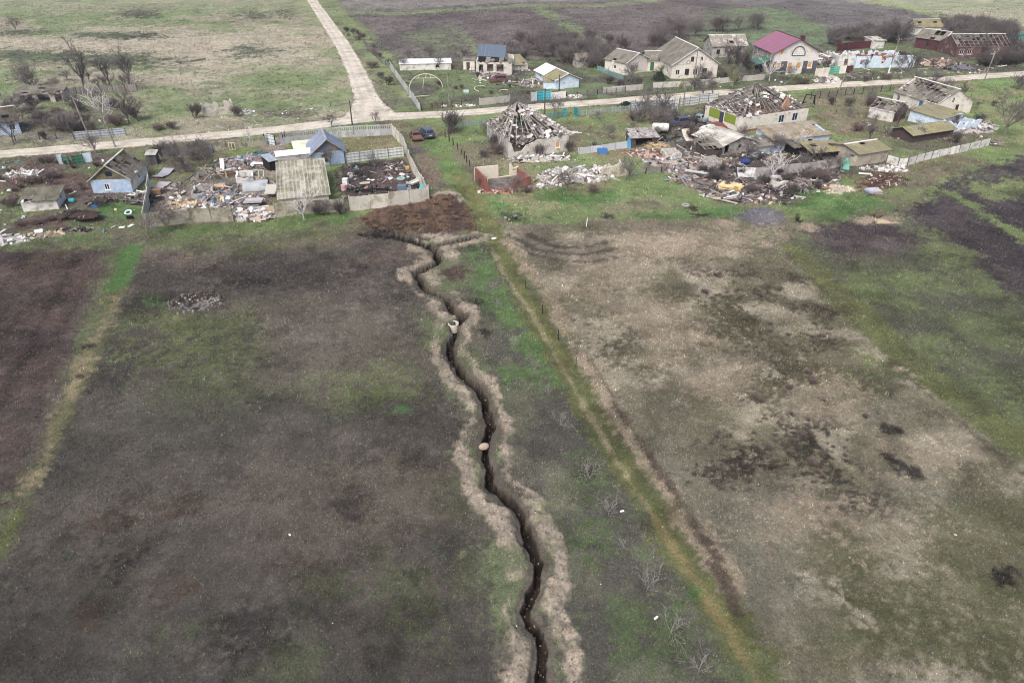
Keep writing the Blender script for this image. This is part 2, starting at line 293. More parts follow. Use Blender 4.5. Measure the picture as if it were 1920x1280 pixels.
for b in ((1330, 450, 150, 20), (1230, 470, 140, 26), (1150, 520, 80, 60), (1330, 700, 60, 60), (1240, 620, 60, 60), (1560, 760, 60, 30), (1510, 960, 60, 30), (1620, 990, 70, 22), (1720, 850, 70, 24)): blob(*b, (172, 156, 130), .65, fe=1.8, wp=4)
for b in ((1080, 470, 90, 14), (1010, 430, 50, 10), (1240, 420, 80, 10)): blob(*b, (128, 116, 100), .8, fe=1, wp=2.5)
for pts in ([(960, 455), (1000, 478), (1060, 490), (1120, 490), (1170, 480)], [(990, 440), (1040, 462), (1090, 465), (1150, 452)], [(950, 440), (1010, 470), (1090, 478), (1160, 466)]): strip(pts, .28, (84, 76, 74), None, 2, .5, .3, .4, .8)
for b in ((1675, 806, 26, 9, .15), (1690, 872, 38, 12, .5), (1886, 1076, 30, 15, .3), (1064, 604, 11, 8, 0), (910, 623, 8, 5, 0), (897, 564, 8, 5, 0), (1090, 1018, 28, 8, .2), (1700, 586, 26, 9, 0), (1860, 570, 60, 13, .2)): blob(*b[:4], (52, 48, 47), .92, rot=b[4], fe=.4, wp=.7)
area([(1480, 455), (1600, 430), (1760, 410), (2500, 400), (2500, 1050), (1960, 850), (1790, 742), (1600, 575)], (108, 119, 76), (94, 97, 76), 4, .5, 1, 2)
area([(1495, 432), (1640, 405), (1745, 455), (1690, 480), (1560, 488)], (84, 75, 78), (98, 88, 86), 4, .5, 1, 2)
area([(1690, 395), (1760, 350), (1920, 290), (2500, 260), (2500, 720), (1930, 580), (1830, 510), (1760, 440)], (86, 78, 80), (72, 65, 69), 4, .5, 1, 2)
strip([(1780, 362), (1850, 405), (1930, 455), (2050, 530)], 1.2, (112, 130, 72), None, 3, .6, .6, 1)
blob(1890, 355, 60, 18, (122, 136, 76), .85, fe=1.5, wp=3); blob(1910, 362, 30, 8, (84, 96, 66), .8)
for b in ((1720, 660, 90, 50), (1850, 720, 80, 40), (1690, 540, 80, 20), (1780, 480, 40, 14)): blob(*b, (116, 134, 70), .7, fe=2, wp=4)
for b in ((1780, 690, 60, 18), (1860, 680, 50, 16), (1720, 615, 60, 12), (1790, 560, 60, 14)): blob(*b, (98, 92, 92), .65, fe=1.5, wp=3)
area([(1460, 455), (1500, 462), (1600, 545), (1700, 640), (1800, 725), (1920, 808), (2100, 930), (2100, 1010), (1920, 870), (1780, 765), (1680, 690), (1560, 575)], (112, 120, 66), (106, 110, 68), 3, .5, .4, .45)
strip([(1475, 475), (1560, 560), (1660, 668), (1780, 775), (1910, 880), (2050, 1000)], .3, (92, 82, 68), None, 2, .5, .3, .5, .7)
for b in ((1655, 668, 12, 4), (1690, 694, 10, 3), (1565, 522, 10, 4), (1710, 705, 8, 3)): blob(*b, (186, 176, 140), .8, fe=.3, wp=.5)
# the strip beside the track, the track itself
for b in ((905, 520, 22, 34), (885, 480, 20, 12), (940, 560, 20, 30), (920, 500, 14, 30), (960, 600, 22, 16), (1010, 650, 40, 30), (1040, 720, 30, 20), (1000, 700, 60, 24)): blob(*b, (98, 134, 64), .8, fe=.8, wp=1.5)
for b in ((1150, 1020, 26, 36), (1120, 900, 30, 30), (1180, 1160, 40, 40), (1200, 1230, 30, 30), (1150, 830, 30, 24), (1250, 1200, 30, 60), (1080, 1000, 20, 30)): blob(*b, (92, 112, 66), .75, fe=1, wp=2)
blob(850, 512, 26, 14, (92, 74, 68), .9, fe=.8, wp=1.2); blob(855, 470, 34, 8, (70, 64, 62), .6)
LAY.append(('l', TRACK, (122, 124, 64), (106, 112, 62), 2.2, .5, .5, .7, 1, 1.35))
strip([(912, 448), (950, 520), (1000, 590), (1036, 655), (1090, 750), (1150, 850), (1225, 965)], .2, (162, 150, 112), None, 2, .5, .2, .25, .85)
strip([(1225, 965), (1290, 1065), (1350, 1155), (1430, 1290)], .35, (146, 130, 78), None, 2, .5, .3, .3, .8)
strip([(960, 490), (1010, 570), (1060, 650), (1120, 750), (1200, 870), (1280, 985), (1350, 1090), (1450, 1240)], .55, (96, 100, 56), None, 2, .5, .4, .5, .8)
strip([(950, 452), (985, 500), (1030, 560), (1080, 650), (1140, 750), (1220, 880), (1290, 975), (1370, 1090)], .75, (170, 152, 126), (140, 130, 96), 2, .6, .4, .6, .9)
strip([(1150, 755), (1230, 875), (1290, 960), (1345, 1060), (1380, 1140)], .28, (84, 72, 62), None, 2, .5, .25, .4, .85)
strip([(1100, 660), (1150, 745)], .25, (104, 90, 72), None, 2, .5, .25, .4, .7)
blob(1300, 1105, 14, 12, (74, 116, 50), .9, fe=.4, wp=.8)
area([(690, 432), (720, 432), (790, 448), (800, 462), (740, 452), (690, 446)], (66, 60, 62), (80, 72, 72), 1.5, .5, .6, .8)
blob(885, 446, 22, 5, (72, 66, 68), .9, fe=.5, wp=.8)
for b in ((955, 402, 20, 5), (970, 412, 16, 4)): blob(*b, (70, 92, 56), .9, fe=.4, wp=.8)
for b in ((1138, 406, 10, 4), (1310, 405, 14, 5), (1300, 392, 10, 4), (1640, 405, 18, 5)): blob(*b, (58, 52, 50), .9, fe=.4, wp=.8)
for b in ((1170, 462, 20, 5), (1630, 414, 26, 7), (1662, 413, 18, 6), (1514, 426, 18, 6), (1370, 418, 14, 4)): blob(*b, (170, 152, 128), .85, fe=.4, wp=.8)
blob(1497, 408, 5, 10, (34, 30, 32), 1, fe=.15, wp=.3, rot=-.3)

def paint(X, Y):
    n0 = fbm(X, Y, 4, 3); col = np.empty(X.shape + (3,)); a = np.array(lin((112, 124, 82))); b = np.array(lin((108, 104, 88)))
    col[:] = a + (b - a) * sst(.4, .6, n0)[..., None]
    wx = fbm(X, Y, 2.4, 40, 3) + .6 * vnoise(X * 2.2, Y * 2.2, 45) + .5 * vnoise(X * 4.6, Y * 4.6, 46); wx = (wx - 1.05) * 3.0; big = fbm(X, Y, 9, 51, 3) * 2 - 1
    for i, (kind, P, c1, c2, sc, thr, fe, wp, op, ex) in enumerate(LAY):
        ext = fe + wp * 1.6 + (ex if kind == 'l' else 0)
        xs = [p[0] for p in P]; ys = [p[1] for p in P]
        m = (X > min(xs) - ext) & (X < max(xs) + ext) & (Y > min(ys) - ext) & (Y < max(ys) + ext)
        if not m.any(): continue
        x, y = X[m], Y[m]
        d = poly_sdf(P, x, y) if kind == 'a' else seg_dist(P, x, y)[0] - ex
        k = sst(fe, -fe, d + wp * (.75 * wx[m] + .6 * big[m])) * op
        ok = k > .002; mi = np.flatnonzero(m.ravel())[ok]; x, y, k = x[ok], y[ok], k[ok]
        if c1 != c2:
            q = sst(thr - .13, thr + .13, fbm(x, y, sc, 70 + i, 4))[:, None]
            c = np.array(lin(c1)) * (1 - q) + np.array(lin(c2)) * q
        else: c = np.array(lin(c1))
        cf = col.reshape(-1, 3); cf[mi] = cf[mi] * (1 - k[:, None]) + c * k[:, None]
    # excavated soil of the trench: dry pale banks, dark walls
    dd, arc, side, dl = trench_field(X, Y)
    bk = bank_mask(X, Y, dd, arc, side)
    c = np.array(lin((164, 149, 127))) * (.45 + .5 * fbm(X, Y, .6, 91, 4) + .6 * fbm(X, Y, .22, 94, 3))[..., None]
    bq = bk[..., None] * (.55 + .45 * sst(.35, .6, fbm(X, Y, 1.1, 92, 3)))[..., None]; col = col * (1 - bq) + c * bq
    berm = sst(1.0, .6, dd) * .85; col = col * (1 - berm[..., None]) + np.array(lin((112, 102, 90))) * berm[..., None]
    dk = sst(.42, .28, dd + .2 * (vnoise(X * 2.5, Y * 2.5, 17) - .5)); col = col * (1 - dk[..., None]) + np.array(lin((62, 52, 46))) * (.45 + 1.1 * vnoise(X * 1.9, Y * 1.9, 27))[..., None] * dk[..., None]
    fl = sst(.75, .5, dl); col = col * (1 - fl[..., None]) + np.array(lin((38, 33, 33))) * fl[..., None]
    lum = (col @ np.array([.25, .6, .15]))[..., None]; col = lum + (col - lum) * .74
    mot = .86 + .34 * (fbm(X, Y, 1.3, 8, 4) - .35) - .26 * sst(.5, .64, fbm(X, Y, 2.6, 208, 4)) * (.4 + .6 * sst(.42, .58, fbm(X, Y, 9, 209, 2))) + .16 * sst(.52, .66, fbm(X, Y, 3.4, 210, 4))
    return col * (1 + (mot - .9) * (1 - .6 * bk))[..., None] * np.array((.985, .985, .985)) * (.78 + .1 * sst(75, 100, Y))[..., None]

def trench_field(X, Y):
    big = np.full(X.shape, 99.0); m = (X > -26) & (X < 9) & (Y > 10) & (Y < 95)
    dd, arc, side, dl = big.copy(), np.zeros(X.shape), np.zeros(X.shape), big.copy()
    if m.any():
        x, y = X[m], Y[m]; w = .5 * (fbm(x, y, 1.2, 5, 4) - .5)
        a = seg_dist(TRENCH, x + w, y + .8 * w); dd[m], arc[m], side[m] = a
        dd[m] += .2 * (vnoise(x * .9, y * .9, 31) - .5) + .16 * (vnoise(x * 2.6, y * 2.6, 32) - .5)
        r = seg_dist(TR_R, x + w, y + w); l = seg_dist(TR_L, x + w, y + w)
        mm = dd[m].copy(); mr = r[0] + .12 < mm; mm = np.where(mr, r[0] + .12, mm)
        ar = arc[m]; ar = np.where(mr, 500 + r[1], ar); sdm = np.where(mr, r[2], side[m]); dd[m], arc[m], side[m] = mm, ar, sdm; dl[m] = l[0]
    return dd, arc, side, dl
def bank_mask(X, Y, dd, arc, side):
    n = vnoise(arc * .22 + side * 31.7, side * 3.3 + 5, 12); off = np.where(side > 0, 1.45, 1.55) + .9 * (vnoise(arc * .35 + side * 7, arc * 0, 77) - .5)
    wd = .56 + 1.0 * (vnoise(arc * .5, side * 9 + arc * 0, 78) - .5) + 1.3 * (fbm(X, Y, .8, 21, 4) - .5)
    k = sst(wd + .26, wd - .3, np.abs(dd - off)); gate = sst(.12, .42, n)
    return np.where(dd < 5, k * gate * sst(.55, .75, dd), 0)
def height(X, Y):
    dd, arc, side, dl = trench_field(X, Y); bk = bank_mask(X, Y, dd, arc, side)
    flat = np.minimum(seg_dist(STREET, X, Y)[0], seg_dist(SIDE, X, Y)[0]); flat = sst(3.2, 7, flat)
    z = (fbm(X, Y, 3.5, 61, 4) - .5) * .34 + (fbm(X, Y, .8, 66, 3) - .5) * .16
    z = z * flat + bk * (.13 + .5 * (fbm(X, Y, .55, 23, 4) - .5))
    z = z - 1.15 * sst(.36, .22, dd) - .14 * sst(.85, .4, dd) + .25 * sst(.35, .2, dd) * vnoise(X * 1.6, Y * 1.6, 19) - .7 * sst(.7, .3, dl)
    z = z - .12 * sst(1.7, .9, seg_dist(TRACK, X, Y)[0])
    for cx, cy, r, h in HILLS:
        d = np.hypot(X - cx, Y - cy) / r; d = d + .35 * (fbm(X, Y, r * .5, 14, 3) - .5); z = z + h * sst(1, .15, d) + (.32 * np.exp(-((d - 1.05) / .22) ** 2) * (.4 + vnoise(X * 2.5, Y * 2.5, 15)) if h == -.55 else 0)
    return z
HILLS = [(*G(365, 571), 2.2, -.55), (*G(1063, 604), .7, -.3), (*G(1640, 404), 1.6, -.8), (*G(1628, 414), 1.5, .5), (*G(1662, 412), 1.3, .5), (*G(1514, 426), 1.3, .5), (*G(1497, 408), 1.0, -.8), (*G(840, 372), 4.0, .9),
         (*G(790, 402), 7.5, .7), (*G(720, 410), 5, .5), (*G(1652, 342), 6, .6), (*G(150, 411), 2.6, .8), (*G(1568, 354), 2.6, .35), (*G(310, 242), 4, .5), (*G(960, 404), 1.5, -.4), (*G(1138, 406), .8, -.4)]

# one sheet, denser near the camera, out to the horizon
def make_ground():
    s = np.concatenate([-np.array([60, 24, 10, 5, 3, 2, 1.5, 1.2]), np.linspace(-1, -.22, 330)[:-1], np.linspace(-.22, .06, 330)[:-1], np.linspace(.06, 1, 400), np.array([1.2, 1.5, 2, 3, 5, 10, 24, 60])])
    ys = [2.0]
    while ys[-1] < 360: ys.append(ys[-1] + (.6 if ys[-1] < 17 else max(.10, .0042 * ys[-1])))
    while ys[-1] < 4000: ys.append(ys[-1] * 1.2)
    ys = np.array(ys); hw = 42 + .80 * np.minimum(ys, 360)
    X = hw[:, None] * s[None, :]; Y = np.repeat(ys[:, None], len(s), 1)
    Z = height(X, Y); C = paint(X, Y) * (.74 + .18 * sst(70, 130, Y))[..., None]; dd_, a_, s_, l_ = trench_field(X, Y); C = C * (1 + .3 * bank_mask(X, Y, dd_, a_, s_))[..., None]  # ground darkened, shade in the gaps between weeds put into its colour
    nr, nc = X.shape; v = np.stack([X, Y, Z], -1).reshape(-1, 3).astype(np.float32)
    i = np.arange((nr - 1) * nc).reshape(nr - 1, nc)[:, :-1].ravel()
    q = np.stack([i, i + 1, i + nc + 1, i + nc], 1).astype(np.int32)
    me = bpy.data.meshes.new('ground'); me.vertices.add(len(v)); me.vertices.foreach_set('co', v.ravel())
    me.loops.add(q.size); me.loops.foreach_set('vertex_index', q.ravel()); me.polygons.add(len(q))
    me.polygons.foreach_set('loop_start', np.arange(len(q), dtype=np.int32) * 4); me.update(calc_edges=True)
    me.polygons.foreach_set('use_smooth', np.ones(len(q), bool))
    at = me.attributes.new('gcol', 'FLOAT_COLOR', 'POINT'); c4 = np.ones((len(v), 4), np.float32); c4[:, :3] = C.reshape(-1, 3); at.data.foreach_set('color', c4.ravel())
    m = bpy.data.materials.new('soil_and_turf'); m.use_nodes = True; N = m.node_tree.nodes; L = m.node_tree.links; b = N['Principled BSDF']
    b.inputs['Roughness'].default_value = .95; b.inputs['Specular IOR Level'].default_value = .1
    tc = N.new('ShaderNodeTexCoord'); att = N.new('ShaderNodeAttribute'); att.attribute_name = 'gcol'; col = att.outputs['Color']; fs = []
    for scl, lo, hi, r in ((6.5, .5, 1.55, .8), (1.1, .85, 1.15, .6)):
        n = N.new('ShaderNodeTexNoise'); n.inputs['Scale'].default_value = scl; n.inputs['Detail'].default_value = 5; n.inputs['Roughness'].default_value = r
        L.new(tc.outputs['Object'], n.inputs['Vector']); mr = N.new('ShaderNodeMapRange'); mr.inputs[1].default_value = .3; mr.inputs[2].default_value = .7
        mr.inputs[3].default_value = lo; mr.inputs[4].default_value = hi; L.new(n.outputs['Fac'], mr.inputs[0])
        x = N.new('ShaderNodeMix'); x.data_type = 'RGBA'; x.blend_type = 'MULTIPLY'; x.inputs[0].default_value = 1
        L.new(col, x.inputs[6]); L.new(mr.outputs[0], x.inputs[7]); col = x.outputs[2]; fs.append(n)
    L.new(col, b.inputs['Base Color']); bp = N.new('ShaderNodeBump'); bp.inputs['Strength'].default_value = .5; bp.inputs['Distance'].default_value = .12
    L.new(fs[0].outputs['Fac'], bp.inputs['Height']); L.new(bp.outputs[0], b.inputs['Normal'])
    me.materials.append(m); o = bpy.data.objects.new('ground', me); COL.objects.link(o); o['kind'] = 'structure'
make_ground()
def zg(x, y): return float(height(np.array([[x]]), np.array([[y]]))[0, 0])
def GZ(px, py):
    x, y = G(px, py); return (x, y, zg(x, y))

# roads: packed pale gravel sheets just above the ground
def road(name, pts, hws, z, rut=True):
    # resample
    P = [Vector((*p, 0)) for p in pts]; S = []
    for i in range(len(P) - 1):
        a = P[max(i - 1, 0)]; b = P[i]; c = P[i + 1]; d = P[min(i + 2, len(P) - 1)]
        n = max(2, int((c - b).length / 1.0))
        for k in range(n):
            t = k / n; p = .5 * ((2 * b) + (c - a) * t + (2 * a - 5 * b + 4 * c - d) * t * t + (-a + 3 * b - 3 * c + d) * t ** 3)
            w = hws[i] + (hws[i + 1] - hws[i]) * t; S.append((p, w))
    S.append((P[-1], hws[-1])); nc = 25; V = []; Tn = []; mb = MB()
    for i, (p, w) in enumerate(S):
        d = (S[min(i + 1, len(S) - 1)][0] - S[max(i - 1, 0)][0]).normalized(); nrm = Vector((-d.y, d.x, 0))
        wl, wr = (w * (.86 + .3 * float(fbm(np.array([p.x + o_]), np.array([p.y]), 3.0, 8, 3)[0])) for o_ in (0, 50))
        for k in range(nc):
            f = k / (nc - 1) * 2 - 1; q = p + nrm * f * (wl if f > 0 else wr)
            crown = z - (.09 if abs(f) > .99 else 0); mb.v.append((q.x, q.y, crown)); Tn.append(f)
    for i in range(len(S) - 1):
        for k in range(nc - 1):
            a = i * nc + k; mb.f.append((a, a + 1, a + nc + 1, a + nc)); f = abs(Tn[k] + Tn[k + 1]) / 2
            t = 1.0 - (.1 if rut and .28 < f < .55 else 0) - (.12 if f > .86 else 0); mb.t.append((t, t * .985, t * .96))
    o = mb.build(name, M('gravel_road', (201, 191, 175), .2, .9, .95, (160, 150, 134), .22, .56, bump=.1, soft=.12)); o['kind'] = 'structure'; return o
road('street', STREET, [2.6] * 6 + [2.7, 3.1] + [2.5] * 9, .035)
road('road', SIDE, [6.5, 3.6, 2.7, 2.5, 2.4, 2.3, 2.2, 2.2, 2.2], .052)
road('driveway', DRIVE, [3.2, 2.6, 2.2], .045, False)
# ------------------------------------------------------------------ grass and dead weeds (uncountable)
def mesh_np(name, v, tri, colv, mat):
    me = bpy.data.meshes.new(name); me.vertices.add(len(v)); me.vertices.foreach_set('co', v.astype(np.float32).ravel())
    me.loops.add(tri.size); me.loops.foreach_set('vertex_index', tri.astype(np.int32).ravel()); me.polygons.add(len(tri))
    me.polygons.foreach_set('loop_start', np.arange(len(tri), dtype=np.int32) * 3); me.update(calc_edges=True)
    at = me.attributes.new('tint', 'FLOAT_COLOR', 'POINT'); c4 = np.ones((len(v), 4), np.float32); c4[:, :3] = colv; at.data.foreach_set('color', c4.ravel())
    me.materials.append(mat); o = bpy.data.objects.new(name, me); COL.objects.link(o); return o
def blades(name, label, X, Y, Z, base, nb, hmin, hmax, wid, seed, light=.3, lean=.9):
    r = np.random.default_rng(seed); n = len(X)
    sz = (hmin + (hmax - hmin) * r.random(n) ** 1.6)
    k = np.repeat(np.arange(n), nb); m = len(k); ang = r.random(m) * 2 * pi; rad = sz[k] * (.15 + lean * r.random(m))
    bx = X[k] + (r.random(m) - .5) * sz[k] * 1.1; by = Y[k] + (r.random(m) - .5) * sz[k] * 1.1; bz = Z[k] - .03
    hh = sz[k] * (.45 + .75 * r.random(m)); w = wid[k] * (.6 + .8 * r.random(m)); pa = ang + pi / 2 + (r.random(m) - .5)
    v = np.empty((m, 3, 3)); dx, dy = np.cos(pa) * w / 2, np.sin(pa) * w / 2
    v[:, 0] = np.stack([bx - dx, by - dy, bz], 1); v[:, 1] = np.stack([bx + dx, by + dy, bz], 1)
    v[:, 2] = np.stack([bx + np.cos(ang) * rad, by + np.sin(ang) * rad, bz + hh], 1)
    c = base[k] * np.exp(r.normal(.22 if hmax < .45 else .06, .38 if hmax < .45 else .25, m))[:, None] * np.exp(r.normal(0, .16, n))[k][:, None]
    lt = r.random(m) < light; straw = np.array(lin((170, 166, 148))) * (.55 + .6 * r.random(m))[:, None]
    c = np.where(lt[:, None], .45 * c + .55 * straw, c)
    o = mesh_np(name, v.reshape(-1, 3), np.arange(m * 3).reshape(-1, 3), np.repeat(c, 3, 0), M('dry_blades', (255, 255, 255), .02, 1, .9, bump=0, spec=.1))
    o['kind'] = 'stuff'; o['label'] = label; return o
def scatter(y0, y1, dens, seed, marg=6):
    r = np.random.default_rng(seed); hw0 = lambda y: 20 + .62 * y + marg * .3
    b = 5.0; A = (y1 - y0 + 2 * b) * 2 * hw0(y1 + b); n = int(A * dens); X = (r.random(n) * 2 - 1) * hw0(y1 + b); Y = y0 - b + r.random(n) * (y1 - y0 + 2 * b)
    pr = np.clip((Y - y0 + b) / (2 * b), 0, 1) * np.clip((y1 + b - Y) / (2 * b), 0, 1); k = (np.abs(X) < hw0(Y)) & (r.random(n) < pr) & (Y > 14); X, Y = X[k], Y[k]
    d = np.minimum(seg_dist(STREET, X, Y)[0] - 2.4, seg_dist(SIDE, X, Y)[0] - 2.3); k = d > .1 - .9 * r.random(len(X)) ** 3
    X, Y = X[k], Y[k]; dd, arc, side, dl = trench_field(X, Y); bk = bank_mask(X, Y, dd, arc, side)
    cr = G(365, 571); k = (np.hypot(X - cr[0], Y - cr[1]) > 2.3) & (dd > .85) & (dl > .4) & (r.random(len(X)) > bk * .97) & ((seg_dist(TRACK, X, Y)[0] > 1.25) | (r.random(len(X)) < .3)); return X[k], Y[k]
for (y0, y1, dens, nb, h0, h1, w, seed) in ((17, 34, 84, 8, .05, .18, .02, 1), (34, 52, 56, 8, .07, .22, .026, 2), (52, 90, 40, 6, .08, .28, .036, 3), (90, 150, 8.0, 6, .12, .34, .06, 4), (150, 330, 1.2, 6, .2, .5, .11, 5)):
    X, Y = scatter(y0, y1, dens, seed); base = paint(X, Y); g = fbm(X, Y, 3.0, 99, 3)
    green = sst(0, .03, base[:, 1] - base[:, 0]); keep = np.random.default_rng(seed + 50).random(len(X)) < (.35 + .9 * g) * (1 - .35 * green)
    X, Y, base, green = X[keep], Y[keep], base[keep], green[keep]
    wid = w * (.7 + .8 * np.random.default_rng(seed + 80).random(len(X)))
    blades('dry_grass' if y0 > 80 else 'weeds', 'dry weeds and winter grass growing over the open ground', X, Y, height(X, Y), base, nb, h0, h1, wid, seed, .13 if y0 < 90 else .07)

# ------------------------------------------------------------------ bare trees and bushes
def branch_mesh(seed, h, trunk, limbs, spread, up, levels, twig, stems=1, kids=(5, 5, 4, 4), ln=.62, r0=None):
    r = random.Random(seed); T = MB(); Cn = MB(); r0 = r0 or h * .022
    def rv(): return Vector((r.gauss(0, 1), r.gauss(0, 1), r.gauss(0, 1))).normalized()
    def grow(p, d, L, rad, lv):
        n = 3 if lv < 2 else 2; pts = [p.copy()]; q = p.copy(); dd = d.copy()
        for i in range(n):
            dd = (dd + rv() * (.16 if lv else .07) + Vector((0, 0, up * .1))).normalized(); q = q + dd * L / n; pts.append(q.copy())
        rr = [max(twig, rad * (1 - .55 * i / n)) for i in range(n + 1)]
        (T if lv == 0 else Cn).tube(pts, rr, 6 if lv == 0 else (4 if lv == 1 else 3), .85 + .3 * r.random(), cap=False)
        if lv >= levels: return
        kn = limbs if lv == 0 else kids[min(lv, len(kids) - 1)]
        for i in range(kn):
            f = (.55 + .45 * r.random()) if lv == 0 else (.25 + .75 * (i + r.random()) / kn)
            if lv == 0 and i == 0: f = 1
            j = min(int(f * n), n - 1); a = pts[j].lerp(pts[j + 1], min(1, f * n - j))
            ax = rv(); side = (ax - dd * ax.dot(dd)).normalized(); an = spread * (.6 + .7 * r.random()) * (.35 if (lv == 0 and i == 0) else 1)
            nd = (dd * cos(an) + side * sin(an) + Vector((0, 0, up * (.35 if lv < 2 else .12)))).normalized()
            L2 = L * ln * (.6 + .6 * r.random()) if lv else (h - trunk) * (.42 + .25 * r.random())
            grow(a, nd, L2, rr[-1] * .8 if lv else rad * .5, lv + 1)
    for s in range(stems):
        a = r.random() * 2 * pi; t = 0 if stems == 1 else .25 + .55 * r.random(); o = Vector((cos(a), sin(a), 0))
        grow(o * (0 if stems == 1 else h * .06 * r.random()) - Vector((0, 0, .1)), (Vector((0, 0, 1)) + o * t).normalized(), trunk * (1 if stems == 1 else .7 + .5 * r.random()), r0, 0)
    return T, Cn
PROTO = {}
def proto(key, mat, **k):
    T, Cn = branch_mesh(**k); a = T.build('trunk', mat); b = Cn.build('crown', mat); PROTO[key] = (a.data, b.data, max(v.co.z for v in b.data.vertices))
    for o in (a, b): bpy.data.objects.remove(o)
BARK = M('grey_bark', (118, 110, 108), .25, 3, .95); BARK_D = M('dark_bark', (98, 91, 90), .25, 3, .95); BARK_S = M('faint_grey_bark', (144, 138, 131), .2, 3, .95); BARK_P = M('pale_bark', (196, 190, 186), .2, 3, .95)
BARK_R = M('reddish_twigs', (116, 100, 96), .25, 3, .95); BARK_G = M('budding_twigs', (124, 128, 92), .25, 3, .95); BARK_W = M('rusty_weeds', (136, 110, 90), .3, 2, .95)
proto('tall', BARK_D, seed=11, h=9, trunk=3.2, limbs=6, spread=.55, up=.9, levels=4, twig=.016, kids=(6, 5, 5, 5))
proto('tall2', BARK_D, seed=12, h=9, trunk=2.4, limbs=5, spread=.6, up=.7, levels=4, twig=.016, kids=(6, 5, 5, 5))
proto('round', BARK, seed=13, h=5, trunk=1.2, limbs=7, spread=.85, up=.35, levels=4, twig=.012, kids=(6, 5, 5, 4))
proto('round2', BARK, seed=14, h=5, trunk=1.0, limbs=6, spread=.75, up=.5, levels=4, twig=.012, kids=(6, 5, 5, 4))
proto('big', BARK, seed=15, h=8, trunk=1.6, limbs=8, spread=.95, up=.3, levels=4, twig=.018, kids=(6, 6, 5, 5))
proto('pale', BARK_P, seed=16, h=5, trunk=1.3, limbs=6, spread=.8, up=.4, levels=3, twig=.02, kids=(5, 5, 4))
proto('sapling', BARK_S, seed=17, h=2.2, trunk=.5, limbs=6, spread=.7, up=.35, levels=3, r0=.022, twig=.0065, kids=(5, 4, 3))
proto('sapling2', BARK_S, seed=18, h=2.2, trunk=.25, limbs=7, spread=.9, up=.3, levels=3, r0=.02, twig=.0065, kids=(5, 4, 3))
proto('bush', BARK_D, seed=19, h=2.6, trunk=.8, limbs=4, spread=.5, up=.5, levels=3, twig=.011, stems=12, kids=(4, 4, 4), r0=.028)
proto('bush2', BARK_R, seed=20, h=2.2, trunk=.6, limbs=4, spread=.65, up=.3, levels=3, twig=.011, stems=14, kids=(4, 4, 3), r0=.025)
proto('weed', BARK_W, seed=31, h=1.0, trunk=.35, limbs=4, spread=.7, up=.3, levels=2, twig=.012, stems=14, kids=(4, 4), r0=.016)
proto('drybush', BARK_R, seed=32, h=1.0, trunk=.35, limbs=4, spread=.75, up=.3, levels=2, twig=.012, stems=16, kids=(4, 4), r0=.016)
proto('thicket', BARK, seed=21, h=3.2, trunk=1.0, limbs=4, spread=.5, up=.5, levels=3, twig=.014, stems=10, kids=(5, 4, 4), r0=.03)
proto('bud', BARK_G, seed=22, h=4.5, trunk=1.0, limbs=6, spread=.6, up=.5, levels=4, twig=.014, kids=(6, 5, 5, 4))
def tree(key, px, py, h, label, cat='tree', group=None, name=None, wide=1.0, at=None):
    x, y = at if at else G(px, py); e = empty(name or ('bare_tree' if cat == 'tree' else 'bare_shrub'), label, cat, (x, y, zg(x, y)), rnd.random() * 6.28, group)
    T, Cn, hh = PROTO[key]; s = h / hh; e.scale = (s * wide, s * wide, s)
    for nm, d in (('trunk', T), ('crown', Cn)):
        if nm == 'trunk' and cat == 'shrub': nm = 'stems'
        if nm == 'crown' and cat == 'shrub': nm = 'twigs'
        o = bpy.data.objects.new(nm, d); COL.objects.link(o); o.parent = e
    return e
# ------------------------------------------------------------------ building kit
WHITE = M('old_whitewash', (212, 209, 203), .16, 1.8, .9, (150, 142, 132), .9, .56)
CREAM = M('cream_render', (214, 206, 194), .14, 1.8, .9, (164, 154, 142), .8, .6)
BLUEW = M('blue_limewash', (148, 178, 214), .16, 1.8, .9, (190, 194, 196), 1.2, .55)
PALEB = M('pale_blue_wash', (184, 208, 230), .12, 1.6, .9, (214, 220, 226), 1.2, .55)
GREYW = M('grey_render', (168, 164, 158), .2, 1.6, .9, (116, 110, 104), .9, .55)
DIRTY = M('dirty_render', (196, 190, 180), .18, 1.6, .9, (138, 130, 120), .9, .58)
BRICK = M('red_brick', (148, 86, 74), .22, 4, .9, (118, 72, 64), 1.2, .55)
DARKR = M('maroon_paint', (98, 58, 64), .2, 2, .8, (74, 48, 54), 1, .55)
REDW = M('red_paint_wall', (106, 74, 76), .2, 2, .85, (150, 138, 134), .7, .6)
DARKG = M('dark_slate_render', (86, 88, 94), .18, 2, .9, (120, 118, 118), 1, .62)
SLATE = M('asbestos_roof', (128, 120, 108), .2, 1.5, .9, (96, 92, 78), .5, .5)
MOSSY = M('mossy_roof', (124, 118, 96), .22, 1.5, .95, (136, 128, 74), .45, .5, soft=.14)
LIGHTR = M('pale_asbestos', (182, 176, 164), .16, 1.5, .9, (140, 136, 116), .5, .55)
BLUER = M('blue_slate_roof', (120, 134, 160), .14, 1.6, .8, (136, 140, 152), .8, .55)
NAVYR = M('dark_blue_metal', (88, 104, 122), .08, 2, .5, spec=.4)
PURPLE = M('plum_metal_roof', (152, 92, 116), .06, 1.2, .5, spec=.35, bump=.03)
GREENR = M('green_metal_roof', (66, 116, 98), .1, 1.2, .5, spec=.35)
WHITER = M('white_sheet_roof', (222, 222, 222), .08, 1, .7, (190, 188, 184), .8, .6)
WOOD = M('weathered_wood', (152, 145, 138), .3, 4, .95, (116, 108, 102), 1.2, .5); WOODD = M('dark_wood', (84, 74, 70), .25, 4, .95); WOODB = M('brown_wood', (140, 106, 82), .25, 4, .95)
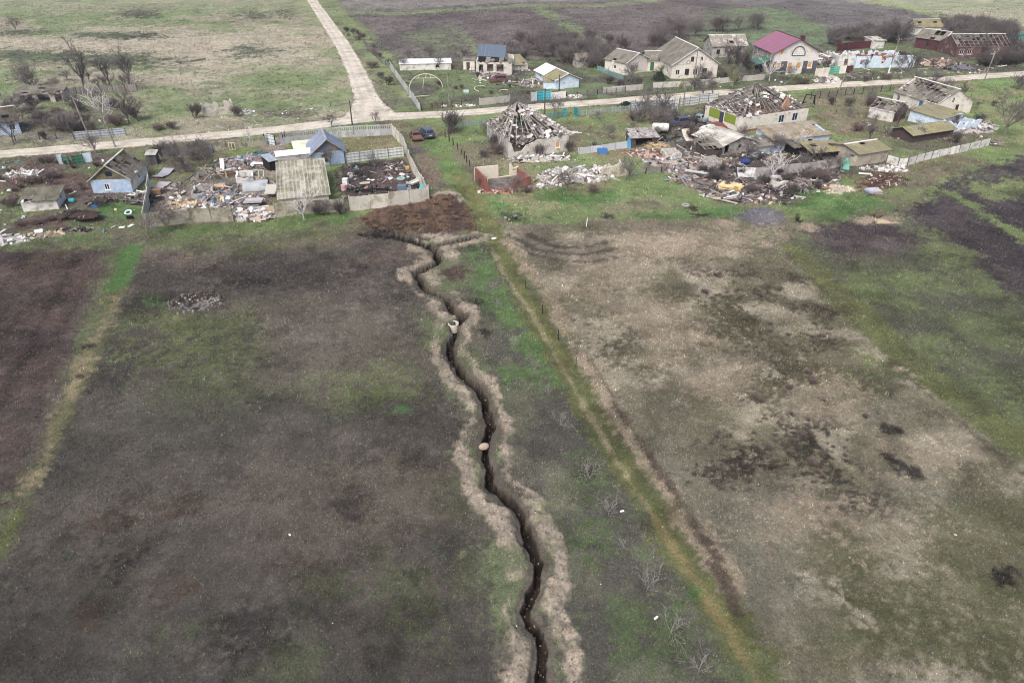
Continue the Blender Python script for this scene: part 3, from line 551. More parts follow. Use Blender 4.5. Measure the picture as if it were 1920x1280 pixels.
CONC = M('old_concrete', (192, 187, 174), .16, 1.3, .95, (152, 146, 126), .6, .56); CONCD = M('dirty_concrete', (164, 158, 142), .2, 1.3, .95, (106, 102, 84), .6, .52)
CONCG = M('grey_concrete', (172, 174, 176), .14, 1.3, .95, (140, 142, 142), .6, .56)
TEAL = M('teal_paint', (62, 164, 172), .14, 2, .7, (86, 150, 150), 1, .6); GREENP = M('green_paint', (52, 112, 84), .16, 2, .75, (70, 100, 80), 1, .6); MINT = M('mint_paint', (104, 188, 160), .1, 2, .7)
BLUEP = M('blue_paint', (66, 124, 190), .14, 2, .7); WHITEP = M('white_paint', (226, 226, 224), .06, 2, .6); METAL = M('pale_metal_sheet', (202, 208, 206), .1, 1.5, .6, (176, 176, 170), .8, .62, spec=.3)
ORANGE = M('chipboard', (206, 148, 84), .1, 3, .9); GLASS = M('dark_glass', (44, 48, 54), .05, 2, .15, spec=.5, bump=0); DARK = M('charred_and_shade_black', (40, 37, 38), .25, 3, .95)  # DARK: charred things, and floors blackened to imitate indoor shade
RUST = M('rusty_metal', (128, 80, 60), .25, 4, .9, (88, 60, 52), 2, .5); GREYM = M('grey_metal', (120, 124, 130), .12, 2, .6, spec=.3); RUBM = M('broken_masonry', (255, 255, 255), .2, 3, .95)
OLIVE = M('olive_panel', (124, 146, 40), .12, 2, .8); CRIMS = M('crimson_sheet', (104, 56, 66), .12, 1.5, .7)

class Frame:
    def __init__(s, A, B, flip=False):
        a, b = G(*A), G(*B); s.o = a; s.W = hypot(b[0] - a[0], b[1] - a[1]); s.a = atan2(b[1] - a[1], b[0] - a[0]); s.u = (cos(s.a), sin(s.a)); s.n = (-sin(s.a), cos(s.a)); s.z = zg((a[0] + b[0]) / 2, (a[1] + b[1]) / 2)
    def loc(s, px, py):
        p = G(px, py); d = (p[0] - s.o[0], p[1] - s.o[1]); return (d[0] * s.u[0] + d[1] * s.u[1], d[0] * s.n[0] + d[1] * s.n[1])

def wall_mb(mb, mp, L, prof, ops, th=.28, zb=-.3, t=1.0):
    """a wall of length L: top follows the polyline prof, rectangular openings ops=(s0,z0,s1,z1); mp maps (s,d,z) to local space."""
    xs = sorted({0.0, L} | {p[0] for p in prof if 0 < p[0] < L} | {x for o in ops for x in (o[0], o[2]) if 0 < x < L})
    def top(x):
        for (x0, z0), (x1, z1) in zip(prof[:-1], prof[1:]):
            if x0 <= x <= x1: return z0 + (z1 - z0) * ((x - x0) / (x1 - x0) if x1 > x0 else 0)
        return prof[-1][1]
    cols = []
    for a, b in zip(xs[:-1], xs[1:]):
        if b - a < 1e-4: continue
        m = (a + b) / 2; cut = sorted((o[1], o[3]) for o in ops if o[0] <= m <= o[2]); ta, tb = top(a + 1e-6), top(b - 1e-6); iv = []; z = zb
        for c0, c1 in cut:
            if c0 > z and c0 < min(ta, tb): iv.append((z, c0, c0))
            elif c0 >= min(ta, tb): break
            z = max(z, c1)
        if z < max(ta, tb) - .02: iv.append((z, max(ta, z + .01), max(tb, z + .01)))
        cols.append((a, b, iv))
    for ci, (a, b, iv) in enumerate(cols):
        for z0, za, zb_ in iv:
            P = [mp(a, 0, z0), mp(b, 0, z0), mp(b, th, z0), mp(a, th, z0), mp(a, 0, za), mp(b, 0, zb_), mp(b, th, zb_), mp(a, th, za)]
            F = [(0, 1, 5, 4), (2, 3, 7, 6), (4, 5, 6, 7)]
            if z0 > zb: F.append((0, 3, 2, 1))
            def same(j, edge, zz):
                if not 0 <= j < len(cols): return False
                return any(abs(i[0] - z0) < 1e-3 and abs((i[2] if edge else i[1]) - zz) < 1e-2 for i in cols[j][2])
            if not same(ci - 1, True, za): F.append((3, 0, 4, 7))
            if not same(ci + 1, False, zb_): F.append((1, 2, 6, 5))
            mb.add(P, F, t)
def jag(L, h, lo, seed, n=None):
    r = random.Random(seed); n = n or max(4, int(L / .55)); return [(L * i / n, (lo + (h - lo) * (r.random() ** .6)) if i % 3 else h * (.75 + .25 * r.random())) for i in range(n + 1)]

def roof_slope(mb, raf, e0, e1, r1, r0, nx, ny, hole=.0, seed=1, holes=(), th=.05, jit=.12, tb=1.0, under=.12):
    r = random.Random(seed); e0, e1, r1, r0 = map(Vector, (e0, e1, r1, r0)); n = (e1 - e0).cross(r0 - e0).normalized()
    P = lambda s, t: (e0.lerp(e1, s)).lerp(r0.lerp(r1, s), t)
    bad = set()
    for i in range(nx):
        for j in range(ny):
            if r.random() < hole: bad.add((i, j))
    for (s0, t0, s1, t1) in holes:
        for i in range(nx):
            for j in range(ny):
                if s0 <= (i + .5) / nx <= s1 and t0 <= (j + .5) / ny <= t1: bad.add((i, j))
    for i in range(nx):
        ct = 1 + jit * .8 * (r.random() - .5)
        for j in range(ny):
            if (i, j) in bad:
                if r.random() < .25:
                    c = P((i + .5) / nx, (j + .5) / ny) - n * .3; mb.obox(c, (.9, .7, .03), (r.random() * .8, r.random() * .8, r.random() * 3), .9)
                continue
            g = .004; a = (i + g) / nx; b = (i + 1 - g) / nx; o = n * (.012 * r.random() + .006 * (i % 2) + .012 * (j % 2)); tt = tb * ct * (1 + jit * (r.random() - .5) * 2)
            mb.slab(P(a, j / ny) + o, P(b, j / ny) + o, P(b, min(1, (j + 1.08) / ny)) + o * 2, P(a, min(1, (j + 1.08) / ny)) + o * 2, th, tt)
            if r.random() < .25: mb.slab(P(b - .12 / nx, j / ny) + n * .06, P(b, j / ny) + n * .06, P(b, (j + .9) / ny) + n * .06, P(b - .12 / nx, (j + .9) / ny) + n * .06, .02, (1.5, 1.5, 1.55))
    if raf is not None:
        m = max(4, int((e1 - e0).length / 1.25))
        for i in range(m + 1):
            s = min(max(i / m, .02), .98); raf.bar(P(s, 0) - n * under, P(s, 1) - n * under, .09, .12, .9 + .5 * r.random())
        k = max(3, int((r0 - e0).length / 1.15))
        for j in range(k + 1):
            tt = min(max(j / k, .03), .97); raf.bar(P(0, tt) - n * (under - .08), P(1, tt) - n * (under - .08), .07, .04, .9 + .5 * r.random())

WK = {'win': (WHITEP, GLASS), 'blue': (PALEB, GLASS), 'board': (WHITEP, ORANGE), 'bluew': (BLUEP, BLUEP), 'dark': (WOODD, GLASS), 'green': (GREENP, GREENP)}
def windows(root, mp, ops, th):
    for (s, z0, w, hh, kind) in ops:
        if kind == 'hole': continue
        fm, pm = WK.get(kind.split(':')[0], (WHITEP, GLASS)); f = MB(); b = .09; s1, z1 = s + w, z0 + hh
        def q(mb, a0, c0, a1, c1, d0, d1):
            P = [mp(a0, d0, c0), mp(a1, d0, c0), mp(a1, d1, c0), mp(a0, d1, c0), mp(a0, d0, c1), mp(a1, d0, c1), mp(a1, d1, c1), mp(a0, d1, c1)]; mb.add(P, MB.BF)
        e = .004
        if 'door' in kind:
            dm = {'g': GREENP, 't': TEAL, 'b': BLUEP, 'w': WOODD}[kind[-1]]; q(f, s + e, z0 + e, s1 - e, z1 - e, .06, .12); d = f.build('door', dm, root)
            k = MB(); q(k, s1 - .22, z0 + .95, s1 - .12, z0 + 1.05, .02, .058); k.build('handle', GREYM, d); continue
        q(f, s - .05, z0 - .08, s1 + .05, z0 - e, -.05, .1)
        q(f, s + e, z0 + e, s + b, z1 - e, .03, .1); q(f, s1 - b, z0 + e, s1 - e, z1 - e, .03, .1); q(f, s + b, z1 - b, s1 - b, z1 - e, .03, .1); q(f, s + b, z0 + e, s1 - b, z0 + b, .03, .1)
        if kind in ('win', 'blue', 'dark'): q(f, s + w / 2 - .035, z0 + b, s + w / 2 + .035, z1 - b, .04, .09)
        o = f.build('window', fm, root); p = MB(); q(p, s + b * .5, z0 + b * .5, s1 - b * .5, z1 - b * .5, .062, .078); p.build('board' if kind == 'board' else 'pane', pm, o)

def building(name, label, cat, A, B, D, h, wm=WHITE, roof='gable_y', rise=1.6, rm=SLATE, ops={}, mats={}, prof={}, ov=.35, hole=.0, holes={}, seed=1, th=.28, cap=None, sides='FKLR', nx=None, ny=4, raf=True, floor=True, gm=None, group=None, tb=1.0, h2=None, jit=.12, rake=None, capt=1.0, fm=None):
    fr = Frame(A, B); W = fr.W
    if isinstance(D, tuple): D = max(2.0, fr.loc(*D)[1])
    root = empty(name, label, cat, (fr.o[0], fr.o[1], fr.z), fr.a, group); root['dim'] = (W, D)
    mp = {'F': lambda s, d, z: (s, d, z), 'K': lambda s, d, z: (W - s, D - d, z), 'L': lambda s, d, z: (d, D - th - s, z), 'R': lambda s, d, z: (W - d, th + s, z)}
    LN = {'F': W, 'K': W, 'L': D - 2 * th, 'R': D - 2 * th}; hk = h if h2 is None else h2      # h2: height of the back wall for a lean-to
    for k in sides:
        L = LN[k]; p = prof.get(k)
        if p is None:
            if roof == 'gable_y' and k in 'FK': p = [(0, h), (L / 2, h + rise), (L, h)]
            elif roof == 'gable_x' and k in 'LR': p = [(0, h), (L / 2, h + rise), (L, h)]
            elif roof == 'shed': p = {'F': [(0, h), (L, h)], 'K': [(0, hk), (L, hk)], 'L': [(0, hk), (L, h)], 'R': [(0, h), (L, hk)]}[k]
            else: p = [(0, h), (L, h)]
        elif isinstance(p, tuple): p = jag(L, p[0], p[1], seed * 7 + ord(k))
        o = ops.get(k, []); mb = MB()
        low = p
        if gm and ((roof == 'gable_y' and k in 'FK') or (roof == 'gable_x' and k in 'LR')): low = [(0, h), (L, h)]
        wall_mb(mb, mp[k], L, low, [(a[0], a[1], a[0] + a[2], a[1] + a[3]) for a in o if a[1] < h or not gm], th)
        mb.build('wall', mats.get(k, wm), root)
        if low is not p:
            mb = MB(); wall_mb(mb, mp[k], L, [(a, b + .003) for a, b in p], [(a[0], a[1], a[0] + a[2], a[1] + a[3]) for a in o if a[1] >= h], th, h + .003); mb.build('gable', gm, root)
        windows(root, mp[k], o, th)
    if floor: f = MB(); f.box(th + .01, th + .01, -.2, W - th - .01, D - th - .01, .12); f.build('floor', fm or M('dusty_floor', (120, 112, 104), .3, 1.5, .95, (84, 78, 74), .7, .5), root)
    if roof in ('gable_x', 'gable_y', 'shed'):
        R = MB(); F = MB(); Cp = MB(); up = .08; rk = ov if rake is None else rake
        if roof == 'gable_y':
            sl = rise / (W / 2); y0, y1 = -rk, D + rk; z0 = h + up - ov * sl; zr = h + rise + up; ny2 = nx or max(3, int(D / 1.2))
            roof_slope(R, F if raf else None, (-ov, y1, z0), (-ov, y0, z0), (W / 2, y0, zr), (W / 2, y1, zr), ny2, ny, hole, seed, holes.get('L', ()), tb=tb, jit=jit)
            roof_slope(R, F if raf else None, (W + ov, y0, z0), (W + ov, y1, z0), (W / 2, y1, zr), (W / 2, y0, zr), ny2, ny, hole, seed + 5, holes.get('R', ()), tb=tb, jit=jit); Cp.bar((W / 2, y0, zr + .06), (W / 2, y1, zr + .06), .3, .1, capt)
            for xx in (-ov, W + ov): Cp.bar((xx, y0 - .02, z0 + .03), (W / 2, y0 - .02, zr + .03), .14, .08, capt)
        elif roof == 'gable_x':
            sl = rise / (D / 2); x0, x1 = -rk, W + rk; z0 = h + up - ov * sl; zr = h + rise + up; nx2 = nx or max(3, int(W / 1.2))
            roof_slope(R, F if raf else None, (x0, -ov, z0), (x1, -ov, z0), (x1, D / 2, zr), (x0, D / 2, zr), nx2, ny, hole, seed, holes.get('F', ()), tb=tb, jit=jit)
            roof_slope(R, F if raf else None, (x1, D + ov, z0), (x0, D + ov, z0), (x0, D / 2, zr), (x1, D / 2, zr), nx2, ny, hole, seed + 5, holes.get('K', ()), tb=tb, jit=jit); Cp.bar((x0, D / 2, zr + .06), (x1, D / 2, zr + .06), .3, .1, capt)
        else:
            sl = (hk - h) / D; roof_slope(R, F if raf else None, (-rk, -ov, h + up - ov * sl), (W + rk, -ov, h + up - ov * sl), (W + rk, D + ov, hk + up + ov * sl), (-rk, D + ov, hk + up + ov * sl), nx or max(3, int(W / 1.2)), ny, hole, seed, holes.get('F', ()), tb=tb, jit=jit)
        ro = R.build('roof', rm, root)
        if F.f and (hole > 0 or holes): F.build('rafters', WOOD, root)
        if cap and Cp.f: Cp.build('ridge_cap', cap, ro)
    return root, fr, W, D

PAL = {'soil': [(160, 146, 126), (136, 122, 104), (112, 100, 88), (92, 80, 70)], 'white': [(215, 213, 210)] * 4 + [(178, 174, 170)] * 3 + [(140, 134, 128)] * 2 + [(96, 90, 86)], 'mix': [(196, 192, 188), (168, 162, 156), (138, 128, 120), (128, 120, 110), (104, 96, 90), (146, 136, 124), (120, 108, 100), (84, 78, 78), (168, 120, 104), (170, 146, 118), (132, 150, 176), (56, 52, 54), (216, 214, 212), (190, 158, 150)],
       'brick': [(150, 96, 82), (170, 120, 102), (124, 84, 74), (196, 182, 170), (108, 88, 80)], 'dark': [(58, 54, 54), (76, 70, 68), (48, 44, 46), (110, 104, 100), (150, 146, 142)], 'wood': [(150, 132, 112), (176, 158, 136), (116, 98, 84), (92, 80, 74), (196, 186, 172)], 'yellow': [(206, 180, 120), (188, 160, 112), (170, 150, 130), (140, 124, 108)], 'junk': [(206, 204, 204), (160, 160, 162), (112, 150, 190), (80, 130, 160), (190, 120, 110), (200, 180, 120), (70, 66, 70), (140, 130, 122), (216, 214, 214), (96, 88, 84)]}
def chunks(mb, pts, pal, smin, smax, r, planks=.15, flat=.4):
    for (x, y, z) in pts:
        t = lin(dst(r.choice(PAL[pal]), .6)); k = .8 + .4 * r.random(); t = tuple(a * k for a in t); s = smin * .7 + (smax * 1.35 - smin * .7) * r.random() ** 3.4
        if r.random() < planks: mb.obox((x, y, z + .05), (s * (2.5 + 2.5 * r.random()), s * .3, s * .2), (r.gauss(0, .25), r.gauss(0, .25), r.random() * 6.3), t)
        elif r.random() < flat: mb.obox((x, y, z + .03), (s * 1.6, s * 1.1, .05), (r.gauss(0, .3), r.gauss(0, .3), r.random() * 6.3), t)
        else: mb.obox((x, y, z), (s, s * (.5 + .5 * r.random()), s * (.4 + .4 * r.random())), (r.random() * 3, r.random() * 3, r.random() * 3), t, .75 + .3 * r.random())
def heap(label, px, py, rx, ry, h, n=120, pal='white', rot=0, smax=.55, name='rubble_heap', cat='rubble heap', base=(128, 118, 110), seed=None, planks=.15, smin=.1, at=None, flat=.4):
    x, y = at if at else G(px, py); r = random.Random(seed or int(px * 31 + py)); root = empty(name, label, cat, (x, y, zg(x, y)), rot); nn = 22; m = MB(); ph = [r.random() * 6.3 for _ in range(4)]
    def hz(u, v):
        d = hypot(u, v); a = atan2(v, u); d *= 1 + .16 * sin(3 * a + ph[0]) + .1 * sin(5 * a + ph[1]); return h * max(0, 1 - d) ** .8 * (.75 + .25 * sin(6 * u + ph[2]) * sin(5 * v + ph[3])) + (.02 if d < 1 else -.1)
    V = [((i / nn * 2 - 1) * rx, (j / nn * 2 - 1) * ry, hz(i / nn * 2 - 1, j / nn * 2 - 1) + .05 * r.random() - .12) for j in range(nn + 1) for i in range(nn + 1)]
    def inn(i, j): return min(hypot(((i + a) / nn * 2 - 1), ((j + b) / nn * 2 - 1)) for a in (0, 1) for b in (0, 1)) < 1.0
    bt = lin(base); m.add(V, [(j * (nn + 1) + i, j * (nn + 1) + i + 1, (j + 1) * (nn + 1) + i + 1, (j + 1) * (nn + 1) + i) for j in range(nn) for i in range(nn) if inn(i, j)], bt); m.build('mound', RUBM, root)
    c = MB(); pts = []
    for k in range(n):
        a = r.random() * 6.3; d = sqrt(r.random()) * 1.02; u, v = d * cos(a), d * sin(a); pts.append((u * rx, v * ry, max(0, hz(u, v)) + .02))
    chunks(c, pts, pal, smin, smax, r, planks, flat); o = c.build('broken_pieces', RUBM, root); o['kind'] = 'stuff'; return root
def debris(label, poly, n, pal='mix', smin=.08, smax=.5, seed=3, planks=.25, name='debris', clump=True, flat=.4):
    r = random.Random(seed); P = PX(poly); xs = [p[0] for p in P]; ys = [p[1] for p in P]; X = np.array([min(xs) + (max(xs) - min(xs)) * r.random() for _ in range(n * 4)]); Y = np.array([min(ys) + (max(ys) - min(ys)) * r.random() for _ in range(n * 4)])
    k = (poly_sdf(P, X, Y) < 0)
    if clump: k &= fbm(X, Y, 2.2, seed, 3) > (.42 + .1 * np.array([r.random() for _ in range(n * 4)]))
    X, Y = X[k][:n], Y[k][:n]; Z = height(X, Y); m = MB(); chunks(m, list(zip(X, Y, Z + .03)), pal, smin, smax, r, planks, flat)
    o = m.build(name, RUBM); o['kind'] = 'stuff'; o['label'] = label; return o

def streaks(m, amt=.35):
    nt = m.node_tree; N = nt.nodes; L = nt.links; b = N['Principled BSDF']; src = b.inputs['Base Color'].links[0].from_socket; tc = N.new('ShaderNodeTexCoord'); w = N.new('ShaderNodeTexWave'); w.bands_direction = 'X'
    w.inputs['Scale'].default_value = .55; w.inputs['Distortion'].default_value = 2.5; w.inputs['Detail'].default_value = 4; w.inputs['Detail Scale'].default_value = 1.2; L.new(tc.outputs['Object'], w.inputs['Vector'])
    r = N.new('ShaderNodeMapRange'); r.inputs[1].default_value = .62; r.inputs[2].default_value = .95; r.inputs[3].default_value = 0; r.inputs[4].default_value = amt; L.new(w.outputs['Fac'], r.inputs[0])
    x = N.new('ShaderNodeMix'); x.data_type = 'RGBA'; L.new(r.outputs[0], x.inputs[0]); L.new(src, x.inputs[6]); x.inputs[7].default_value = (.55, .54, .5, 1); L.new(x.outputs[2], b.inputs['Base Color'])
def timber(mb, pts_fn, n, lmin, lmax, r, w=(.06, .16), tint=(.6, 1.35), tilt=.3, ang=None):
    for _ in range(n):
        x, y, z = pts_fn(); a = r.random() * 6.3 if ang is None else ang + r.gauss(0, .35); L = lmin + (lmax - lmin) * r.random(); t = r.gauss(0, tilt); d = Vector((cos(a) * cos(t), sin(a) * cos(t), sin(t))) * L / 2; c = Vector((x, y, z)); ww = w[0] + (w[1] - w[0]) * r.random()
        mb.bar(c - d, c + d, ww, ww * .6, tint[0] + (tint[1] - tint[0]) * r.random())

def fence(name, label, pts, h, style='concrete', step=2.5, mat=CONC, pmat=None, cat='fence', gaps=(), seed=5, post=.12, lean=.03, group=None, world=False):
    r = random.Random(seed); P = [Vector((*p, 0)) for p in (pts if world else PX(pts))]; root = empty(name, label, cat, (P[0].x, P[0].y, zg(P[0].x, P[0].y)), 0, group); O = root.location.copy(); k = 0; pmat = pmat or mat
    stops = [P[0]]
    for a, b in zip(P[:-1], P[1:]):
        n = max(1, round((b - a).length / step)); stops += [a.lerp(b, (i + 1) / n) for i in range(n)]
    zs = [zg(p.x, p.y) for p in stops]
    for i, p in enumerate(stops):
        if style == 'slab' and i % 2: continue
        m = MB(); hh = h * ((1.06 if style != 'posts' else .8 + .4 * r.random())); b = p - O; lx, ly = (r.gauss(0, lean), r.gauss(0, lean)); b.z = zs[i] - O.z
        m.bar(b - Vector((0, 0, .3)), b + Vector((lx, ly, hh)), post, post * 1.02, .85 + .3 * r.random()); m.build('post', pmat, root)
    if style == 'posts': return root
    for i, (a, b) in enumerate(zip(stops[:-1], stops[1:])):
        if any(g0 <= i < g1 for g0, g1 in gaps): continue
        m = MB(); d = (b - a); L = d.length; d.normalize(); n = Vector((-d.y, d.x, 0)); z0 = min(zs[i], zs[i + 1]) - O.z; a0 = a - O + d * post * .5; b0 = b - O - d * post * .5; tl = r.gauss(0, lean) * 1.5; tt = .85 + .3 * r.random()
        def pn(s0, s1, y0, y1, th, t=tt):
            A = a0.lerp(b0, s0); Bq = a0.lerp(b0, s1); q = lambda v, y: Vector((v.x, v.y, z0)) + n * (tl * y / h) + Vector((0, 0, y)); o = n * th / 2
            m.add([q(A, y0) - o, q(Bq, y0) - o, q(Bq, y0) + o, q(A, y0) + o, q(A, y1) - o, q(Bq, y1) - o, q(Bq, y1) + o, q(A, y1) + o], MB.BF, t)
        if style in ('concrete', 'slab'): pn(0, 1, -.1, h * (.95 + .06 * r.random()), .09)
        elif style == 'metal':
            w = max(4, int(L / .3))
            for j in range(w): pn(j / w, (j + 1) / w - .004, .05, h * .97, .03 + .03 * (j % 2), tt * (.92 + .16 * (j % 2)))
            for y in (.25, .55, .85): pn(0, 1, h * y - .04, h * y + .04, .13, .35 if y < .9 else .4)
        elif style == 'ornate':
            pn(0, 1, -.1, h * .62, .09); pn(0, 1, h * .9, h, .09); w = max(4, int(L / .34))
            for j in range(w): pn((j + .32) / w, (j + .68) / w, h * .62, h * .9, .088)
        elif style == 'picket':
            w = max(4, int(L / .16))
            for j in range(w): pn((j + .25) / w, (j + .75) / w, .04, h * (.86 + .14 * r.random()), .025, tt * (.8 + .4 * r.random()))
            for y in (.25, .75): pn(0, 1, h * y - .04, h * y + .04, .07)
        elif style == 'mesh':
            w = max(4, int(L / .22))
            for j in range(w): pn((j + .42) / w, (j + .58) / w, .06, h * .92, .02, tt)
            for y in (.1, .5, .9): pn(0, 1, h * y - .025, h * y + .025, .03)
        elif style == 'slats':
            w = max(4, int(L / .14))
            for j in range(w):
                if r.random() < .94: pn((j + .04) / w, (j + .96) / w, .02, h * (.9 + .1 * r.random()), .03, tt * (.7 + .6 * r.random()))
        m.build('panel', mat, root)
    return root
def pole(label, px, py, h, top=None, name='utility_pole', white=0, mat=WOOD, arm=True, lean=(0, 0)):
    x, y = G(px, py); root = empty(name, label, 'pole', (x, y, zg(x, y))); tp = Vector((lean[0], lean[1], h)); m = MB(); m.tube([(0, 0, -.3), tp * .5, tp], [.15, .13, .1], 8); m.build('shaft', mat, root)
    if white: w = MB(); w.tube([(0, 0, -.2), tp * (white / h)], [.17, .165], 8); w.build('painted_base', WHITEP, root)
    if arm:
        a = MB(); q = tp * .95; a.bar(q - Vector((.7, .1, 0)), q + Vector((.7, .1, 0)), .09, .1); a.build('crossarm', WOODD, root)
        for xx in (-.6, 0, .6):
            i = MB(); i.lathe([(.03, 0), (.06, .05), (.05, .12), (.02, .16)], 8, tuple(q + Vector((xx, .1 * xx, .055))), caps=(True, True)); i.build('insulator', WHITEP, root)
    return root
# ------------------------------------------------------------------ houses, left of the side road
building('ruined_house', 'blue house with dark moss brown roof at the left picture edge beyond the street', 'house', (-75, 266), (41, 250), 8, 2.5, BLUEW, 'gable_x', 1.7, M('brown_moss_roof', (98, 88, 74), .22, 1.5, .95, (70, 66, 56), .6, .5), ops={'F': [(8.2, .8, 1.0, 1.1, 'win')], 'R': [(2.6, .9, .9, 1, 'win')]}, hole=.06, holes={'F': [(.55, .5, .8, .9)]}, seed=3, cap=WHITEP)
building('open_shed', 'long low grey shed with a collapsed dark open front beyond the street', 'shed', (34, 195), (120, 191), 4.5, 1.9, GREYW, 'shed', 0, SLATE, ops={'F': [(.6, -.1, 2.6, 1.7, 'hole'), (4.2, -.1, 2.4, 1.7, 'hole'), (7.6, -.1, 2.2, 1.7, 'hole')]}, h2=2.5, hole=.1, seed=8, tb=.9)
building('ruined_house', 'blue walled house with grey gabled roof full of holes and a hole in its gable', 'house', (176, 363), (250, 360), 7.6, 2.1, BLUEW, 'gable_y', 2.1, M('grey_brown_roof', (122, 114, 102), .2, 1.5, .9, (98, 92, 78), .5, .5), ops={'F': [(1.8, .5, .75, 1.0, 'win'), (2.45, 2.5, .95, .8, 'hole')], 'R': [(3.2, .8, .8, .9, 'win')]}, mats={'R': WHITE, 'K': WHITE}, gm=M('olive_boards', (116, 108, 78), .2, 3, .9, (92, 86, 66), .8, .5), fm=DARK, hole=.2, holes={'R': [(.3, .25, .66, .85), (.75, .7, .95, .95)], 'L': [(.3, .05, .8, .6)]}, seed=2, cap=CONC, ov=.3)  # black floor paints the indoor shade seen through the roof holes
building('small_shed', 'small whitewashed shed with sagging mossy sloped roof beside brown brambles', 'shed', (45, 398), (111, 392), 4.3, 1.45, WHITE, 'shed', 0, M('olive_grey_roof', (112, 108, 92), .2, 1.6, .9, (88, 86, 66), .6, .5), h2=1.85, ops={'R': [(1.8, .9, .5, .5, 'hole')]}, holes={'F': [(.55, .2, .78, .5), (.1, .0, .22, .2)]}, hole=.03, seed=4)
building('outhouse', 'tiny dark outhouse with flat grey roof beside the holed blue house', 'outhouse', (278, 311), (296, 310), 1.8, 1.7, DARKG, 'shed', 0, GREYW, h2=1.9, ops={'F': [(.5, 0, .7, 1.5, 'door:w')]}, ov=.15)
building('roofless_ruin', 'roofless grey concrete ruin among bushes beyond the street', 'ruin', (382, 219), (440, 213), 4.5, 1.9, CONC, 'none', prof={'F': (1.5, .5), 'K': (2.0, 1.0), 'L': (1.8, .6), 'R': [(0, 2.1), (3.9, 2.1)]}, ops={'K': [(1.5, .5, 1.2, 2, 'hole')]}, seed=5)
# compound with the grey concrete wall
r_, fr_, W_, D_ = building('gabled_house', 'small blue house with steep slate blue roof inside the walled yard', 'house', (588, 312), (647, 306), 6.2, 2.3, BLUEW, 'gable_y', 2.0, BLUER, ops={'F': [(1.6, .7, .85, 1.2, 'dark'), (1.75, 2.45, .95, .8, 'bluew')]}, gm=M('grey_boards', (120, 112, 106), .2, 3, .9), seed=6, cap=GREYW, ov=.5)
building('lean_to', 'low lean-to with pale yellow corrugated roof against the slate blue roofed house', 'shed', (556, 300), (594, 296), 3.4, 1.6, WOODD, 'shed', 0, M('pale_yellow_sheet', (204, 206, 172), .1, 1.5, .8), h2=2.1, seed=7, ov=.2)
building('long_outbuilding', 'long low outbuilding with streaked mossy corrugated asbestos roof inside the walled yard', 'shed', (527, 394), (619, 385), 13.4, 1.7, DIRTY, 'shed', 0, M('streaked_asbestos', (164, 158, 140), .24, 1.2, .9, (128, 124, 96), .5, .5), h2=2.8, ops={'R': [(3.2, 0, 1, 1.5, 'door:w')], 'L': [(5, .6, .9, .8, 'hole')]}, seed=9, ny=5, nx=9, ov=.3, jit=.32)
streaks(MATS['streaked_asbestos']); streaks(MATS['mossy_roof'], .18); streaks(MATS['pale_asbestos'], .2)
building('flat_annex', 'narrow annex with white membrane roof behind the long corrugated roof', 'shed', (522, 318), (606, 309), 2.2, 2.1, GREYW, 'shed', 0, WHITER, h2=2.3, seed=10, ov=.1, raf=False)
building('metal_lean_to', 'dark lean-to with grey sheet roof at the left end of the white membrane roof', 'shed', (508, 322), (522, 319), 3, 1.6, DARK, 'shed', 0, M('grey_blue_sheet', (146, 158, 172), .1, 1.4, .7), h2=1.9, ov=.15, raf=False)
# beyond the street, middle
building('long_low_shed', 'very long low white shed with flat roof behind the hoop frame', 'shed', (750, 133), (846, 131), 4, 1.5, WHITE, 'shed', 0, WHITER, h2=1.9, seed=11, ov=.2, raf=False, ops={'F': [(9.3, .5, .8, .7, 'hole')]})
building('ruined_house', 'burnt out house with dark blue tilted metal roof and open black front', 'house', (893, 138), (960, 139), 8, 3.0, DIRTY, 'none', prof={'F': (2.9, 2.0), 'R': (2.8, 1.2), 'L': [(0, 3.6), (7.44, 3.0)], 'K': [(0, 3.2), (9, 4.2)]}, ops={'F': [(.7, .1, 1.1, 2, 'hole'), (2.8, .5, 1.6, 1.7, 'hole'), (5.2, .4, 1.8, 1.8, 'hole')], 'R': [(2, .6, 1.5, 1.4, 'hole')]}, seed=12)
r_ = bpy.data.objects['ruined_house.002']; m_ = MB(); W_, D_ = r_['dim']
roof_slope(m_, None, (-.2, D_ * .42, 3.5), (W_ * .78, D_ * .42, 3.3), (W_ * .78, D_ + .3, 5.4), (-.2, D_ + .3, 5.6), 7, 2, 0, 1, jit=.06); m_.build('roof', NAVYR, r_)
m_ = MB(); rr_ = random.Random(5); roof_slope(m_, None, (0, .1, 2.6), (W_, .2, 2.4), (W_, D_ * .42, 3.2), (0, D_ * .42, 3.4), 8, 3, .45, 4); m_.build('collapsed_roof', SLATE, r_)
building('porch', 'cream block porch with dark doorway left of the dark blue roof', 'porch', (869, 131), (890, 131), 2.6, 2.3, CREAM, 'shed', 0, SLATE, h2=2.6, ops={'F': [(.8, 0, .9, 1.9, 'door:w')]}, ov=.2)
building('collapsed_shed', 'collapsed mossy shed with caved roof right of the burnt blue roofed house', 'shed', (952, 134), (990, 131), 7, 1.3, DIRTY, 'shed', 0, MOSSY, h2=2.4, hole=.22, seed=14, ov=.4)
building('cottage', 'pale blue cottage with half white half mossy roof behind the turquoise gate', 'house', (1042, 168), (1085, 164), 12, 2.0, PALEB, 'gable_y', 1.25, MOSSY, ops={'F': [(1.9, .9, .5, .5, 'win'), (3.6, .9, .5, .5, 'win')], 'L': [(2, .9, .9, .8, 'win'), (4.6, .9, .8, .8, 'dark'), (9.2, .8, .9, .9, 'win')]}, seed=15, hole=.03, cap=WHITEP, ov=.45)
